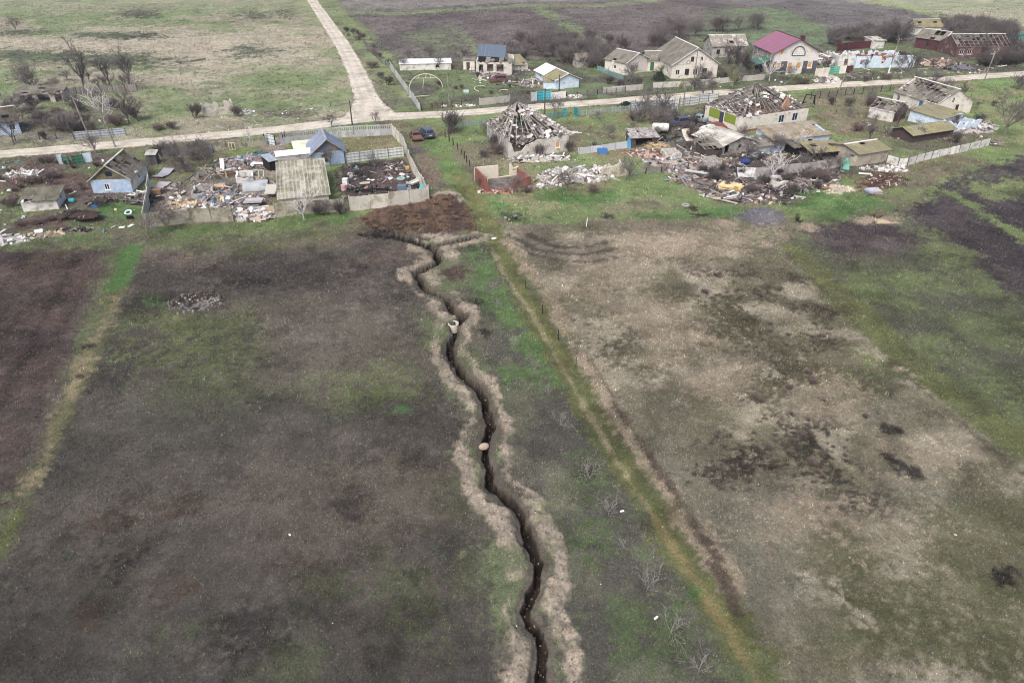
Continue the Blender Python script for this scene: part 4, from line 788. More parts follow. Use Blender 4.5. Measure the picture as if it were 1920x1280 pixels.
r_ = bpy.data.objects['cottage']; W_, D_ = r_['dim']; m_ = MB(); roof_slope(m_, None, (-.5, D_ + .4, 2.0), (-.5, D_ * .5, 2.0), (W_ / 2, D_ * .5, 3.5), (W_ / 2, D_ + .4, 3.5), 4, 2, 0, 3, jit=.05); m_.build('white_roof_sheets', WHITER, r_)
building('lean_to', 'low pale blue lean-to with mossy roof on the left side of the cottage', 'shed', (1019, 167), (1041, 167), 4.2, 1.5, PALEB, 'shed', 0, MOSSY, h2=2.0, ov=.15, raf=False)
# beyond the street, right: cream house, annex, plum roofed house
building('large_house', 'large cream gabled house with mossy roof and round gable vent', 'house', (1258, 148), (1343, 145), 15, 3.3, CREAM, 'gable_y', 3.7, M('khaki_roof', (122, 116, 106), .2, 1.4, .95, (106, 104, 88), .4, .52), ops={'F': [(1.0, .8, 1.1, 1.3, 'win'), (3.4, .8, 1.1, 1.4, 'dark'), (5.6, .9, 1.0, 1.2, 'dark'), (7.9, .9, 1.2, 1.3, 'dark'), (4.6, 3.9, .8, 1.1, 'dark'), (7.0, 3.9, .8, 1.1, 'win')], 'L': [(11, .9, .9, 1.2, 'win'), (8, .9, .9, 1.2, 'win')]}, seed=16, cap=WHITEP, ov=.45, ny=5)
r_ = bpy.data.objects['large_house']; m_ = MB(); m_.tube([(4.0 + .42 * cos(a * pi / 8), -.03, 3.75 + .42 * sin(a * pi / 8)) for a in range(17)], .07, 6, cap=False); m_.build('round_vent', GREYM, r_)
m_ = MB(); m_.box(.02, -.06, 3.28, r_['dim'][0] - .02, -.002, 3.4); m_.build('cornice', CREAM, r_)
building('house_wing', 'low cream wing with steep mossy gable left of the large cream house', 'house', (1172, 141), (1216, 133), 7.5, 2.8, CREAM, 'gable_y', 1.9, M('khaki_roof'), ops={'F': [(1.9, .9, 1.2, 1.3, 'win'), (3.6, .9, .8, 1.0, 'hole')], 'L': [(3, .9, .9, 1, 'win')]}, seed=17, hole=.04, holes={'R': [(.1, .2, .4, .6)]}, cap=WHITEP)
building('link_building', 'low cream passage with mossy roof and green door joining wing and large house', 'house', (1214, 134), (1262, 133), 7, 2.6, CREAM, 'gable_x', 1.5, M('khaki_roof'), ops={'F': [(.6, 0, 1.0, 2.1, 'door:g'), (3.2, .9, .8, 1.1, 'dark')]}, seed=18, cap=WHITEP)
building('grey_house', 'grey house with torn asbestos hip roof and white ridge between the large houses', 'house', (1334, 109), (1398, 108), 8, 3.0, GREYW, 'gable_x', 2.2, M('torn_roof', (136, 128, 116), .2, 1.4, .9, (196, 190, 182), .5, .56), ops={'F': [(1.2, .9, 1, 1.2, 'dark'), (5, .9, 1, 1.2, 'dark')]}, seed=19, hole=.08, cap=WHITEP)
building('two_storey_house', 'two storey house with plum metal roof and boarded orange windows', 'house', (1446, 140), (1528, 138), 13, 5.2, M('patchy_plaster', (206, 202, 198), .1, 1.2, .9, (150, 140, 132), .5, .62), 'gable_y', 3.0, PURPLE,
         ops={'F': [(.9, 1.3, 1.1, 1.5, 'board'), (3.9, 1.2, 1.2, 1.6, 'board'), (6.1, 1.3, 1.3, 1.5, 'board'), (9.2, 1.4, 1.1, 1.5, 'board'), (1.4, 4.6, .9, 1.3, 'board')], 'L': [(8.6, 3.3, 1.0, 1.4, 'board'), (5.4, 3.3, 1.0, 1.4, 'board'), (2.4, 3.3, .9, 1.4, 'win')]}, mats={'L': GREYW}, seed=20, cap=M('maroon_ridge', (104, 58, 74), .05, 1, .6), ov=.55, jit=.03)
r_ = bpy.data.objects['two_storey_house']; W_, D_ = r_['dim']; m_ = MB()
for a, b in ((.02, .82), (2.1, 3.7), (7.9, 9.1), (10.4, W_ - .02)): m_ = MB(); m_.box(a, -.05, -.2, b, -.004, 3.1); m_.build('plinth_cladding', DARKG, r_)
for a, b in ((.82, 2.1), (9.1, 10.4)): m_ = MB(); m_.box(a, -.05, -.2, b, -.004, 1.2); m_.build('plinth_cladding', DARKG, r_)
m_ = MB(); m_.tube([(W_ * .53 + 1.7 * cos(pi * k / 14), -.1, 4.5 + 2.1 * sin(pi * k / 14)) for k in range(15)], .12, 6); m_.box(W_ * .53 - 1.7, -.12, 4.35, W_ * .53 + 1.7, -.02, 4.5)
arch_ = m_.build('arched_window', DARKG, r_); m_ = MB()
for k in range(-3, 4): m_.box(W_ * .53 + k * .45 - .035, -.09, 4.5, W_ * .53 + k * .45 + .035, -.03, 4.5 + 2.05 * sqrt(max(.05, 1 - (k * .45 / 1.7) ** 2)))
for k in range(1, 4): m_.box(W_ * .53 - 1.65 * sqrt(1 - (k * .5 / 2.1) ** 2), -.1, 4.5 + k * .5, W_ * .53 + 1.65 * sqrt(1 - (k * .5 / 2.1) ** 2), -.035, 4.57 + k * .5)
m_.build('grid', WHITEP, arch_)
m_ = MB(); m_.box(W_ * .64, 2.2, 6.6, W_ * .64 + .8, 3.1, 8.5); m_.box(W_ * .64 - .1, 2.1, 8.5, W_ * .64 + .9, 3.2, 8.65); m_.build('chimney', DARKR, bpy.data.objects['two_storey_house'])
m_ = MB(); roof_slope(m_, None, (-3.4, .6, 2.4), (-3.4, 6.4, 2.4), (-.05, 6.4, 3.4), (-.05, .6, 3.4), 5, 1, 0, 1, jit=.03); [m_.tube([(-3.2, y, -.2), (-3.2, y, 2.4)], .07, 6) for y in (.8, 6.2)]
m_.v = [(x, y, z) for x, y, z in m_.v]; m_.f = [f[::-1] if i < 30 else f for i, f in enumerate(m_.f)]; m_.build('awning', GREENR, r_)
# far right group beyond the street
building('roofless_ruin', 'white roofless house shell with empty doorway beside the mint gate', 'ruin', (1570, 126), (1600, 126), 7, 3.2, WHITE, 'none', prof={'F': [(0, 2.6), (1.2, 3.9), (2.2, 2.0), (3.2, 3.6), (5, 3.4)], 'L': (3, 1.5), 'R': (3.2, 1.8), 'K': (3, 1.2)}, ops={'F': [(1.5, -.1, 1, 2.2, 'hole')]}, seed=21)
building('burnt_house', 'long burnt blue walled house with fallen brick and roof rubble inside', 'ruin', (1602, 128), (1712, 127), 8.5, 2.8, PALEB, 'none', prof={'F': [(0, 2.8), (3.6, 2.8), (3.9, 1.4), (4.4, 3.0), (6.6, 2.8), (7, .8), (7.8, 1.2), (8.2, 2.3), (9.4, 2.5), (9.8, 1.4), (10.4, 3.0), (15.8, 3.1)], 'L': (2.6, 1), 'R': [(0, 3.1), (7.9, 2.6)], 'K': (3, 1.4)}, mats={'R': DARKR}, ops={'F': [(1.2, .9, .8, 1.1, 'hole')]}, seed=22)
building('red_white_house', 'white and red gabled house with mossy broken roof far along the street', 'house', (1762, 97), (1783, 93), 8, 3.0, REDW, 'gable_y', 2.0, M('khaki_roof'), ops={'F': [(1.2, .9, .8, 1.3, 'win'), (1.7, 3.4, .5, .8, 'hole')], 'L': [(3, .9, .9, 1.2, 'dark')]}, mats={'L': DARKR}, gm=WHITE, seed=23, hole=.05, holes={'L': [(.5, .5, .75, .9)]}, cap=WHITEP)
building('back_shed', 'grey shed with bright mossy roof behind the white and red gabled house', 'shed', (1714, 66), (1762, 65), 5, 2.4, WHITE, 'gable_x', 1.8, M('yellow_moss_roof', (118, 112, 88), .2, 1.5, .95, (138, 128, 80), .6, .5), seed=24, hole=.1, cap=WHITEP)
building('burnt_house', 'red walled house with white trimmed windows and bare burnt roof battens', 'house', (1790, 108), (1890, 107), 9, 2.9, REDW, 'gable_x', 2.4, SLATE, ops={'F': [(.9, .8, 1.2, 1.4, 'win'), (3.2, .8, 1.2, 1.4, 'win'), (9.8, .8, 1.2, 1.4, 'win')]}, seed=25, hole=.9, cap=WHITEP)
building('green_hut', 'tiny turquoise hut standing alone at the far right edge', 'hut', (1906, 84), (1922, 83), 3, 2.6, TEAL, 'shed', 0, GREENR, h2=2.8, ov=.2)
# near side of the street
CONCH, frh, Wh, Dh = building('ruined_house', 'grey concrete house crowned by a pyramid of bare collapsed rafters', 'ruin', (954, 297), (1065, 284), 11.5, 2.9, GREYW, 'none', prof={'F': [(0, 2.9), (.5, 2.5), (1.0, .9), (2.4, 1.0), (3.2, 1.9), (4.6, 2.3), (5.4, 2.7), (11.5, 2.9)]}, mats={'F': DIRTY, 'L': GREYW}, ops={'F': [(8.7, .9, .9, 1.1, 'board')], 'L': [(3, .9, 1, 1.2, 'hole')]}, seed=26)
CREAMH, frc, Wc, Dc = building('ruined_house', 'wide cream house with caved in roof and two blue trimmed windows', 'ruin', (1389, 249), (1511, 230), 11, 2.7, CREAM, 'none', prof={'L': [(0, 2.7), (10.4, 2.9)]}, ops={'F': [(9.1, .7, 1.4, 1.5, 'blue'), (12.6, .7, 1.4, 1.5, 'blue')], 'L': [(1.0, .9, 3.2, 1.7, 'hole'), (5.6, .9, 3.2, 1.7, 'hole')]}, seed=27)
for z_, n_ in ((.12, 'a'), (2.62, 'b')): pass
m_ = MB(); m_.box(-.03, Dc - .28 - 4.2, .9, .06, Dc - .28 - 1.0, 2.55); m_.box(-.03, Dc - .28 - 8.8, .9, .06, Dc - .28 - 5.6, 2.55); m_.build('olive_panels', OLIVE, CREAMH)
m_ = MB(); m_.box(-.2, Dc - 5.6, -.2, -.01, Dc - 4.7, 2.5); m_.build('dark_pier', M('navy_pier', (62, 66, 92), .15, 2, .8), CREAMH)
m_ = MB(); [m_.lathe([(1.9 - .45 * k, .16 * k - .3), (1.9 - .45 * k, .16 * k + .16)], 20, (-.3, Dc - 5.2, 0), caps=(False, True)) for k in range(3)]; m_.build('brick_steps', BRICK, CREAMH)
m_ = MB(); m_.box(.1, -.12, -.2, Wc - .1, -.004, .35); m_.build('plinth', BRICK, CREAMH)
def hip_ruin(root, W, D, h, apex, ridge, seed, dens=1.0, tint=1.0, mat=WOOD, pal='white', cover=.35, frontopen=.5, nslab=200):
    r = random.Random(seed); R = MB(); B = MB(); S = MB(); a0 = Vector((W * ridge[0], D * ridge[1], apex)); a1 = Vector((W * ridge[2], D * ridge[3], apex - .1))
    faces = [((0, 0), (W, 0), a0, a1), ((W, 0), (W, D), a1, a1), ((W, D), (0, D), a1, a0), ((0, D), (0, 0), a0, a0)]
    for fi, (p, q, ta, tb) in enumerate(faces):
        p = Vector((*p, h + .05)); q = Vector((*q, h + .05)); L = (q - p).length; n = int(L / .75 * dens)
        if fi == 0: n = int(n * (1 - frontopen))
        for i in range(n + 1):
            s = (i + r.random() * .4) / (n + 1); e = p.lerp(q, s); t = ta.lerp(tb, s); k = 1 if r.random() < .7 else .4 + .5 * r.random(); sag = Vector((r.gauss(0, .15), r.gauss(0, .15), -.1 - .3 * r.random()))
            R.bar(e + Vector((r.gauss(0, .2), 0, 0)), e.lerp(t, k) + sag, .13, .16, tint * (.75 + .5 * r.random()))
        for j in range(int(8 * dens)):
            f = .08 + .84 * j / 8; s0, s1 = sorted((r.random(), r.random()))
            if fi == 0 and r.random() < frontopen: continue
            B.bar(p.lerp(ta, f).lerp(q.lerp(tb, f), s0), p.lerp(ta, f).lerp(q.lerp(tb, f), s1), .09, .06, tint * (.7 + .6 * r.random()))
        for _ in range(int(nslab * (1 if fi else .35))):
            s, f = r.random(), r.random() ** 1.7 * .8
            if vnoise(np.array([s * 6 + fi * 3.0]), np.array([f * 5.0]), seed)[0] < 1 - cover - .2: continue
            c = p.lerp(ta, f).lerp(q.lerp(tb, f), s) + Vector((0, 0, .12)); t = lin(r.choice(PAL[pal])); z = .3 + .6 * r.random()
            sl = atan2(apex - h, (W if fi % 2 else D) / 2); dr = [(sl, 0), (0, -sl), (-sl, 0), (0, sl)][fi]; S.obox(c, (z * 1.2, z * .7, .04), (dr[0] + r.gauss(0, .25), dr[1] + r.gauss(0, .25), r.gauss(0, .5)), t)
    for c in (Vector((0, 0, h)), Vector((W, 0, h)), Vector((0, D, h)), Vector((W, D, h))): R.bar(c, a0 if c.x == 0 else a1, .16, .2, tint)
    R.bar(a0, a1 + Vector((.01, 0, 0)), .16, .2, tint)
    timber(B, lambda: (W * (.1 + .8 * r.random()), D * (.05 + .6 * r.random()), h * (.75 + .5 * r.random())), int(110 * dens), 1.0, 3.6, r, tint=(.5 * tint, 1.4 * tint), tilt=.35)
    R.build('rafters', mat, root); o = B.build('fallen_battens', mat, root); o['kind'] = 'stuff'; o = S.build('roof_remains', RUBM, root); o['kind'] = 'stuff'
hip_ruin(CONCH, Wh, Dh, 2.9, 7.6, (.34, .55, .40, .6), 31, 1.25, 1.12, cover=.42)
hip_ruin(CREAMH, Wc, Dc, 2.8, 7.0, (.42, .55, .52, .55), 32, 1.3, .82, cover=.42, nslab=170)
def inner_heap(root, W, D, h, pal, n, seed, base, x0=.05, x1=.95, y0=.05, y1=.95, name='inner_rubble', smax=.8):
    r = random.Random(seed); m = MB(); N = 16; V = [(W * (x0 + (x1 - x0) * i / N), D * (y0 + (y1 - y0) * j / N), .1 + h * sin(pi * i / N) ** .4 * sin(pi * j / N) ** .4 * (.8 + .3 * r.random())) for j in range(N + 1) for i in range(N + 1)]
    m.add(V, [(j * (N + 1) + i, j * (N + 1) + i + 1, (j + 1) * (N + 1) + i + 1, (j + 1) * (N + 1) + i) for j in range(N) for i in range(N)], lin(base)); chunks(m, [(W * (x0 + (x1 - x0) * r.random()), D * (y0 + (y1 - y0) * r.random()), h * (.7 + .45 * r.random())) for _ in range(n)], pal, .15, smax, r, .3); o = m.build(name, RUBM, root); o['kind'] = 'stuff'
inner_heap(CONCH, Wh, Dh, 2.1, 'mix', 150, 3, (104, 92, 86)); inner_heap(CREAMH, Wc, Dc, 2.55, 'brick', 160, 4, (172, 142, 128), smax=.6)
inner_heap(bpy.data.objects['ruined_house.002'], 9, 7.5, 1.6, 'mix', 60, 6, (92, 86, 82)); inner_heap(bpy.data.objects['burnt_house'], 15.5, 8.5, 2.2, 'brick', 190, 7, (150, 118, 102)); inner_heap(bpy.data.objects['roofless_ruin.001'], 4, 7, 1.5, 'mix', 40, 8, (120, 112, 106)); inner_heap(bpy.data.objects['burnt_house.001'], 14, 9, 1.7, 'mix', 70, 9, (96, 92, 84))
m_ = MB(); m_.add([(Wc * .60, .9, 2.7), (Wc * .78, .9, 2.7), (Wc * .69, .9, 5.4), (Wc * .60, 1.2, 2.7), (Wc * .78, 1.2, 2.7), (Wc * .69, 1.2, 5.4)], [(0, 1, 2), (5, 4, 3), (0, 3, 4, 1), (1, 4, 5, 2), (2, 5, 3, 0)]); m_.build('brick_gable', M('peach_brick', (190, 138, 116), .15, 3, .9, (160, 110, 92), 1, .5), CREAMH)
building('roofless_ruin', 'small roofless red brick ruin with white back wall and wide opening', 'ruin', (912, 362), (996, 351), 5.8, 1.9, BRICK, 'none', prof={'F': [(0, 2.1), (.12, 2.1), (.5, .9), (1.1, .35), (4.2, .35), (4.4, 1.75), (7.2, 1.6), (7.4, .8)], 'K': [(0, 1.6), (.8, 1.3), (1.2, 2.1), (7.5, 2.2)], 'L': [(0, 2.2), (5.3, 2.1)], 'R': (1.7, 1.0)}, ops={'K': [(1.5, .2, 1.9, 2.2, 'hole'), (.4, .9, .6, .4, 'hole')]}, mats={'K': M('cream_plaster', (212, 202, 178), .1, 2, .9), 'F': BRICK}, seed=28)
m_ = MB(); r_ = bpy.data.objects['roofless_ruin.002']; m_.box(.28, .28, .1, .36, 5.5, 1.95); m_.build('inner_plaster', M('cream_plaster'), r_)
building('ruined_wall', 'pale broken wall stump of a flattened house beside white rubble', 'ruin', (1127, 334), (1178, 328), 3.4, 1.9, WHITE, 'none', prof={'F': [(0, 1.7), (4.6, 1.9)], 'L': (1.6, .4), 'R': (1.8, .3), 'K': (1.2, .2)}, mats={'F': M('spalled_plaster', (200, 190, 168), .2, 2, .9, (150, 138, 120), .9, .52)}, seed=29)
building('small_shed', 'small shed with slatted grey roof and black opening beside rubble', 'shed', (1183, 277), (1231, 275), 3.6, 1.7, WOODD, 'shed', 0, M('slatted_roof', (172, 166, 162), .25, 3, .9, (120, 112, 108), 2, .5), ops={'F': [(.8, .1, 3.0, 1.4, 'hole')]}, h2=2.2, nx=14, jit=.3, hole=.05, seed=30, raf=False)
building('outbuilding', 'outbuilding with crumpled pale asbestos roof beside the wrecked white car', 'shed', (1352, 292), (1416, 281), 7.5, 1.7, GREYW, 'gable_y', 1.1, LIGHTR, ops={'F': [(.6, 0, 1, 1.6, 'hole'), (3.6, .7, .8, .7, 'hole')]}, hole=.05, holes={'R': [(.1, .1, .35, .5)]}, seed=33, jit=.25, ov=.5)
building('outbuilding', 'pale blue outbuilding with rust stained asbestos roof below the cream house', 'shed', (1447, 284), (1552, 272), 5.2, 2.0, PALEB, 'shed', 0, M('rusty_asbestos', (150, 138, 122), .2, 1.3, .9, (132, 116, 76), .4, .54), h2=2.9, ops={'F': [(1, .8, .7, .7, 'dark'), (4.6, 0, 1, 1.8, 'hole'), (7.4, .7, .9, .8, 'dark')]}, hole=.03, holes={'F': [(.88, .2, 1, .8)]}, seed=34)
building('lean_to', 'small blue lean-to with brown slate roof left of the rust stained asbestos roof', 'shed', (1444, 286), (1470, 283), 3.5, 1.6, BLUEW, 'shed', 0, SLATE, h2=2.0, ops={'F': [(.6, .7, .5, .5, 'hole')]}, ov=.2, seed=35)
building('low_shed', 'low black fronted shed with yellow moss roof behind the slab fence', 'shed', (1521, 302), (1581, 297), 3.8, 1.4, DARK, 'shed', 0, MOSSY, h2=2.0, hole=.05, seed=36, ov=.3)
building('workshop', 'concrete shed with big mossy roof at the corner of the slab fence', 'shed', (1606, 312), (1661, 303), 6.5, 2.1, M('tan_concrete', (170, 160, 144), .16, 1.3, .95, (140, 130, 112), .6, .56), 'gable_x', .7, MOSSY, ops={'L': [(4.4, .9, .8, .7, 'hole')]}, seed=37, ov=.35, cap=WHITEP, holes={'F': [(.4, .7, .5, .9)]})
building('ruined_house', 'white house with half stripped roof of battens beside a pale green yard', 'house', (1672, 192), (1751, 218), 9, 2.3, CREAM, 'gable_x', 2.6, M('grey_roof_sheets', (118, 112, 104), .2, 1.4, .9, (136, 130, 104), .6, .55), ops={'F': [(1.0, 0, .9, 1.9, 'hole'), (7.4, 0, 1.0, 1.9, 'door:b'), (10.2, .8, .8, 1.0, 'win')], 'R': [(3.2, 2.3, .7, 1.1, 'win'), (4.6, .8, .8, 1.1, 'dark')]}, fm=DARK, hole=.3, holes={'F': [(0, .2, .5, 1), (.55, .5, .7, 1), (.72, .0, .95, .6)], 'K': [(0, 0, .6, 1)]}, seed=38, cap=WHITEP, ov=.3, ny=6)  # floor coloured black as painted shade, so the battens stand out
building('small_shed', 'low white shed with stripped batten roof left of the half stripped house', 'shed', (1626, 220), (1672, 230), 5.5, 2.0, WHITE, 'gable_x', 1.5, M('grey_roof_sheets'), hole=.75, fm=DARK, seed=39, cap=WHITEP, mats={'R': DARKR}, gm=DARKR, ov=.25, ny=5)  # black floor colour stands in for shade below the battens
building('low_shed', 'dark shed with large flat mossy roof beneath the half stripped house', 'shed', (1708, 268), (1785, 256), 4.6, 1.5, M('plum_brown_wall', (84, 68, 72), .2, 2, .9), 'gable_x', .75, MOSSY, seed=40, ov=.45, raf=False)
building('low_shed', 'low blue shed with mossy roof between dark shed and half stripped house', 'shed', (1762, 240), (1800, 228), 6.5, 1.7, PALEB, 'shed', 0, MOSSY, h2=2.2, seed=41, ov=.35, raf=False)
building('collapsed_shed', 'collapsed blue walled shed spilling rubble right of the mossy roofs', 'ruin', (1788, 248), (1838, 240), 4.5, 1.7, PALEB, 'none', prof={'F': (1.8, .5), 'R': (1.5, .4), 'L': (1.8, .9), 'K': (1.8, .8)}, seed=42)
building('vaulted_store', 'grey concrete barrel vault store with black doorway in the rubble yard', 'store', (459, 369), (503, 366), 3.2, 1.0, GREYW, 'none', ops={'L': [(.8, 0, .9, .9, 'hole')]}, seed=43)
r_ = bpy.data.objects['vaulted_store']; W_, D_ = r_['dim']; m_ = MB(); V = []
for i in range(9):
    for k in range(13): a = pi * k / 12; V.append((-.1 + (W_ + .2) * i / 8, D_ / 2 - (D_ / 2 + .1) * cos(a), .9 + 1.0 * sin(a)))
m_.add(V, [(i * 13 + k, (i + 1) * 13 + k, (i + 1) * 13 + k + 1, i * 13 + k + 1) for i in range(8) for k in range(12)]); m_.build('vault', M('blue_grey_concrete', (164, 170, 174), .2, 1.4, .9, (120, 124, 124), .7, .55), r_, smooth=True)

building('collapsed_shed', 'caved in plank shed left of the crumpled pale asbestos roof', 'ruin', (1322, 296), (1350, 294), 4, 1.6, WOODD, 'shed', 0, SLATE, h2=2.0, hole=.5, seed=51, prof={'F': (1.6, .5), 'L': (1.8, .6)})
building('collapsed_shed', 'pale green lean-to with sunken slate roof right of the crumpled asbestos roof', 'shed', (1420, 291), (1443, 288), 4.2, 1.5, M('pale_green_wall', (176, 190, 186), .16, 2, .9, (140, 142, 138), .9, .55), 'shed', 0, SLATE, h2=2.1, hole=.2, seed=52)
building('ruined_wall', 'broken grey corner wall in the middle of the debris yard', 'ruin', (1322, 318), (1352, 316), 2.6, 1.4, GREYW, 'none', prof={'F': (1.4, .2), 'L': (1.5, .3), 'R': (1.0, .2), 'K': (1.5, .6)}, seed=53)
building('ruined_wall', 'broken tan corner wall at the upper left of the debris yard', 'ruin', (1250, 300), (1278, 297), 2.4, 1.3, DIRTY, 'none', prof={'F': (1.3, .2), 'L': (1.2, .3), 'R': (1.0, .2), 'K': (1.4, .5)}, seed=54)
building('ruined_wall', 'jagged stump of a pale wall under the toppling slab fence', 'ruin', (1448, 352), (1476, 349), 2.2, 1.2, WHITE, 'none', prof={'F': (1.1, .2), 'L': (1.2, .2), 'R': (1.0, .2), 'K': (1.3, .5)}, seed=55)
building('collapsed_shed', 'tilted dark shed frame between blue outbuilding and yellow moss shed', 'ruin', (1488, 292), (1516, 289), 2.8, 1.4, DARK, 'shed', 0, SLATE, h2=1.7, hole=.45, seed=56)
building('small_shed', 'little grey roofed shed behind the burnt blue walled house', 'shed', (1634, 92), (1656, 91), 4, 2.2, WHITE, 'shed', 0, LIGHTR, h2=2.6, hole=.1, seed=57)
building('small_shed', 'small dark roofed shed at the back of the half white cottage', 'shed', (1082, 128), (1102, 127), 4, 2.0, GREYW, 'gable_x', 1.2, SLATE, hole=.15, seed=58)
building('ruined_wall', 'low broken white walls before the corrugated roof end in the rubble yard', 'ruin', (444, 345), (476, 342), 3, 1.1, WHITE, 'none', prof={'F': (1.0, .2), 'L': (1.2, .2), 'R': (1.0, .2), 'K': (1.2, .4)}, seed=59)
building('ruined_wall', 'low broken grey walls in the left half of the rubble yard', 'ruin', (360, 372), (398, 369), 3.4, .9, GREYW, 'none', prof={'F': (.8, .1), 'L': (1.0, .2), 'R': (.9, .2), 'K': (1.1, .3)}, seed=60)
# ------------------------------------------------------------------ fences and gates
CW = 'concrete boundary wall'
fence('concrete_fence', 'dirty concrete slab wall along the front of the rubble yard', [(275, 427), (358, 418), (438, 415)], 2.1, 'concrete', 3.2, CONCD)
fence('concrete_fence', 'short concrete slab wall at the left edge of the rubble yard', [(275, 424), (280, 385), (283, 350)], 2.1, 'concrete', 3.2, CONC)
fence('concrete_fence', 'concrete slab wall with bare shrubs in front below the corrugated roof', [(518, 407), (575, 401), (648, 397)], 2.1, 'concrete', 3.2, CONCD)
fence('concrete_fence', 'pale concrete slab wall below the charred yard', [(658, 396), (731, 390), (805, 381)], 2.1, 'concrete', 3.4, CONC, gaps=())
fence('concrete_fence', 'long concrete slab wall along the dirt track side of the charred yard', [(805, 379), (772, 318), (757, 276), (736, 254)], 2.1, 'concrete', 3.0, CONC)
fence('decorative_fence', 'pale concrete fence with pierced top along the street', [(736, 253), (640, 258), (545, 269), (528, 271)], 2.0, 'ornate', 2.4, CONCG)
fence('decorative_fence', 'greyer pierced concrete fence left of the white yard gate', [(500, 273), (450, 278), (400, 284)], 1.7, 'ornate', 2.4, CONCD)
fence('weathered_fence', 'low dark weathered board fence along the overgrown left garden street side', [(400, 285), (350, 290), (305, 295)], 1.3, 'slats', 2.2, M('bluish_wood', (136, 142, 150), .2, 3, .9), WOODD)
fence('metal_fence', 'pale corrugated metal fence inside the walled yard', [(650, 306), (700, 300), (758, 294)], 1.75, 'metal', 2.3, METAL, GREYM)
fence('metal_fence', 'grey corrugated metal fence along the street below a pole', [(142, 262), (190, 258), (237, 254)], 1.5, 'metal', 2.4, M('grey_corrugated', (168, 176, 186), .1, 1.5, .7), GREYM)
fence('board_fence', 'dark old board fence beside the long open shed', [(121, 178), (190, 174), (258, 170)], 1.6, 'slats', 2.4, M('greyed_boards', (128, 122, 118), .2, 3, .9), WOODD)
fence('wire_fence', 'sagging dark wire fence in front of the far left blue house', [(-10, 268), (30, 266), (75, 262), (140, 262)], 1.1, 'mesh', 2.6, GREYM, WOODD)
fence('concrete_fence', 'long pale concrete wall beside the side road', [(731, 127), (745, 147), (762, 172), (788, 209)], 1.6, 'concrete', 2.6, CONCG)
fence('post_fence', 'row of dark posts along the street by the hoop frame', [(790, 206), (830, 203), (866, 200)], 1.2, 'mesh', 2.0, RUST, DARK)
fence('concrete_wall', 'thick low weathered concrete wall right of the dark posts', [(900, 198), (928, 195), (955, 191)], 1.5, 'concrete', 6.2, CONC)
fence('gate_wall', 'pale wall segment left of the turquoise gate', [(996, 190), (1006, 189)], 1.9, 'concrete', 2, CONCG)
fence('gate_wall', 'pale wall segment right of the turquoise gate', [(1033, 187), (1060, 184)], 1.5, 'concrete', 2.6, WHITE)
fence('metal_gate', 'bright turquoise double gate facing the street', [(1007, 188), (1019, 187), (1032, 187)], 1.9, 'metal', 1.5, M('turquoise_paint', (56, 192, 214), .06, 2, .6), cat='gate')
fence('wire_fence', 'thin dark mesh fence right of the turquoise gate', [(1062, 183), (1120, 178), (1172, 172)], 1.1, 'mesh', 2.4, GREYM, DARK)
fence('street_fence', 'green grey picket fence in front of the rafter ruin', [(846, 240), (880, 237), (926, 233)], 1.3, 'picket', 2.2, M('faded_green', (128, 152, 144), .15, 2, .85))
fence('street_fence', 'teal picket fence along the street right of the rafter ruin', [(1010, 226), (1035, 223), (1056, 220)], 1.2, 'picket', 2.2, M('faded_teal', (112, 154, 154), .15, 2, .85))
fence('garden_gate', 'small teal gate leaf beside the teal picket fence', [(1056, 221), (1061, 220)], 1.8, 'metal', 1, TEAL, cat='gate')
fence('garden_gate', 'small teal gate leaf standing ajar beside a grey picket fence', [(1077, 217), (1082, 220)], 1.8, 'metal', 1.2, M('deep_teal', (34, 140, 150), .1, 2, .7), cat='gate')
fence('street_fence', 'long grey green picket fence along the street beside the green yard', [(1084, 218), (1130, 213), (1180, 208)], 1.2, 'picket', 2.2, M('grey_green', (150, 166, 156), .15, 2, .85))
fence('metal_fence', 'pale blue sheet fence along the street before the wrecked trees', [(1182, 208), (1230, 203), (1264, 200)], 1.8, 'metal', 2.4, M('pale_blue_sheet', (182, 200, 208), .1, 1.5, .7), GREYM)
fence('metal_gate', 'big pale gate leaf standing by the pale blue sheet fence', [(1252, 207), (1270, 205)], 2.3, 'metal', 2.2, METAL, cat='gate')
fence('metal_fence', 'whitish metal fence along the street left of the cream ruin', [(1274, 199), (1310, 195), (1345, 191)], 1.9, 'metal', 2.4, METAL, GREYM)
fence('panel_fence', 'leaning whitish panel fence behind the rafter ruin yard', [(1086, 290), (1128, 285), (1180, 276)], 1.2, 'concrete', 2.6, M('whitish_panel', (188, 190, 194), .14, 2, .9), lean=.14)
fence('wire_fence', 'low dark wire fence above the dry grass by the broken wall', [(1180, 330), (1240, 322), (1290, 316)], .9, 'mesh', 2.6, GREYM, DARK)
fence('street_fence', 'dark grey mesh fence along the street right of the cream ruin', [(1520, 186), (1600, 178), (1668, 171)], 1.4, 'mesh', 2.4, M('dull_mesh', (110, 112, 110), .15, 2, .8), DARK)
fence('concrete_fence', 'white slab fence running right from the big mossy shed', [(1661, 306), (1682, 313), (1700, 311), (1760, 294), (1815, 283), (1853, 274)], 1.35, 'concrete', 2.6, WHITE, DARKG)
fence('slab_fence', 'toppling grey slab fence buried in brambles and litter', [(1416, 332), (1470, 327), (1530, 320), (1575, 314)], 1.5, 'concrete', 3.2, M('cool_concrete', (172, 168, 166), .16, 1.3, .95, (140, 134, 130), .6, .56), lean=.12)
fence('slab_fence', 'tan slab fence left of the concrete shed with mossy roof', [(1577, 313), (1606, 311)], 1.6, 'concrete', 2.8, M('tan_concrete'))
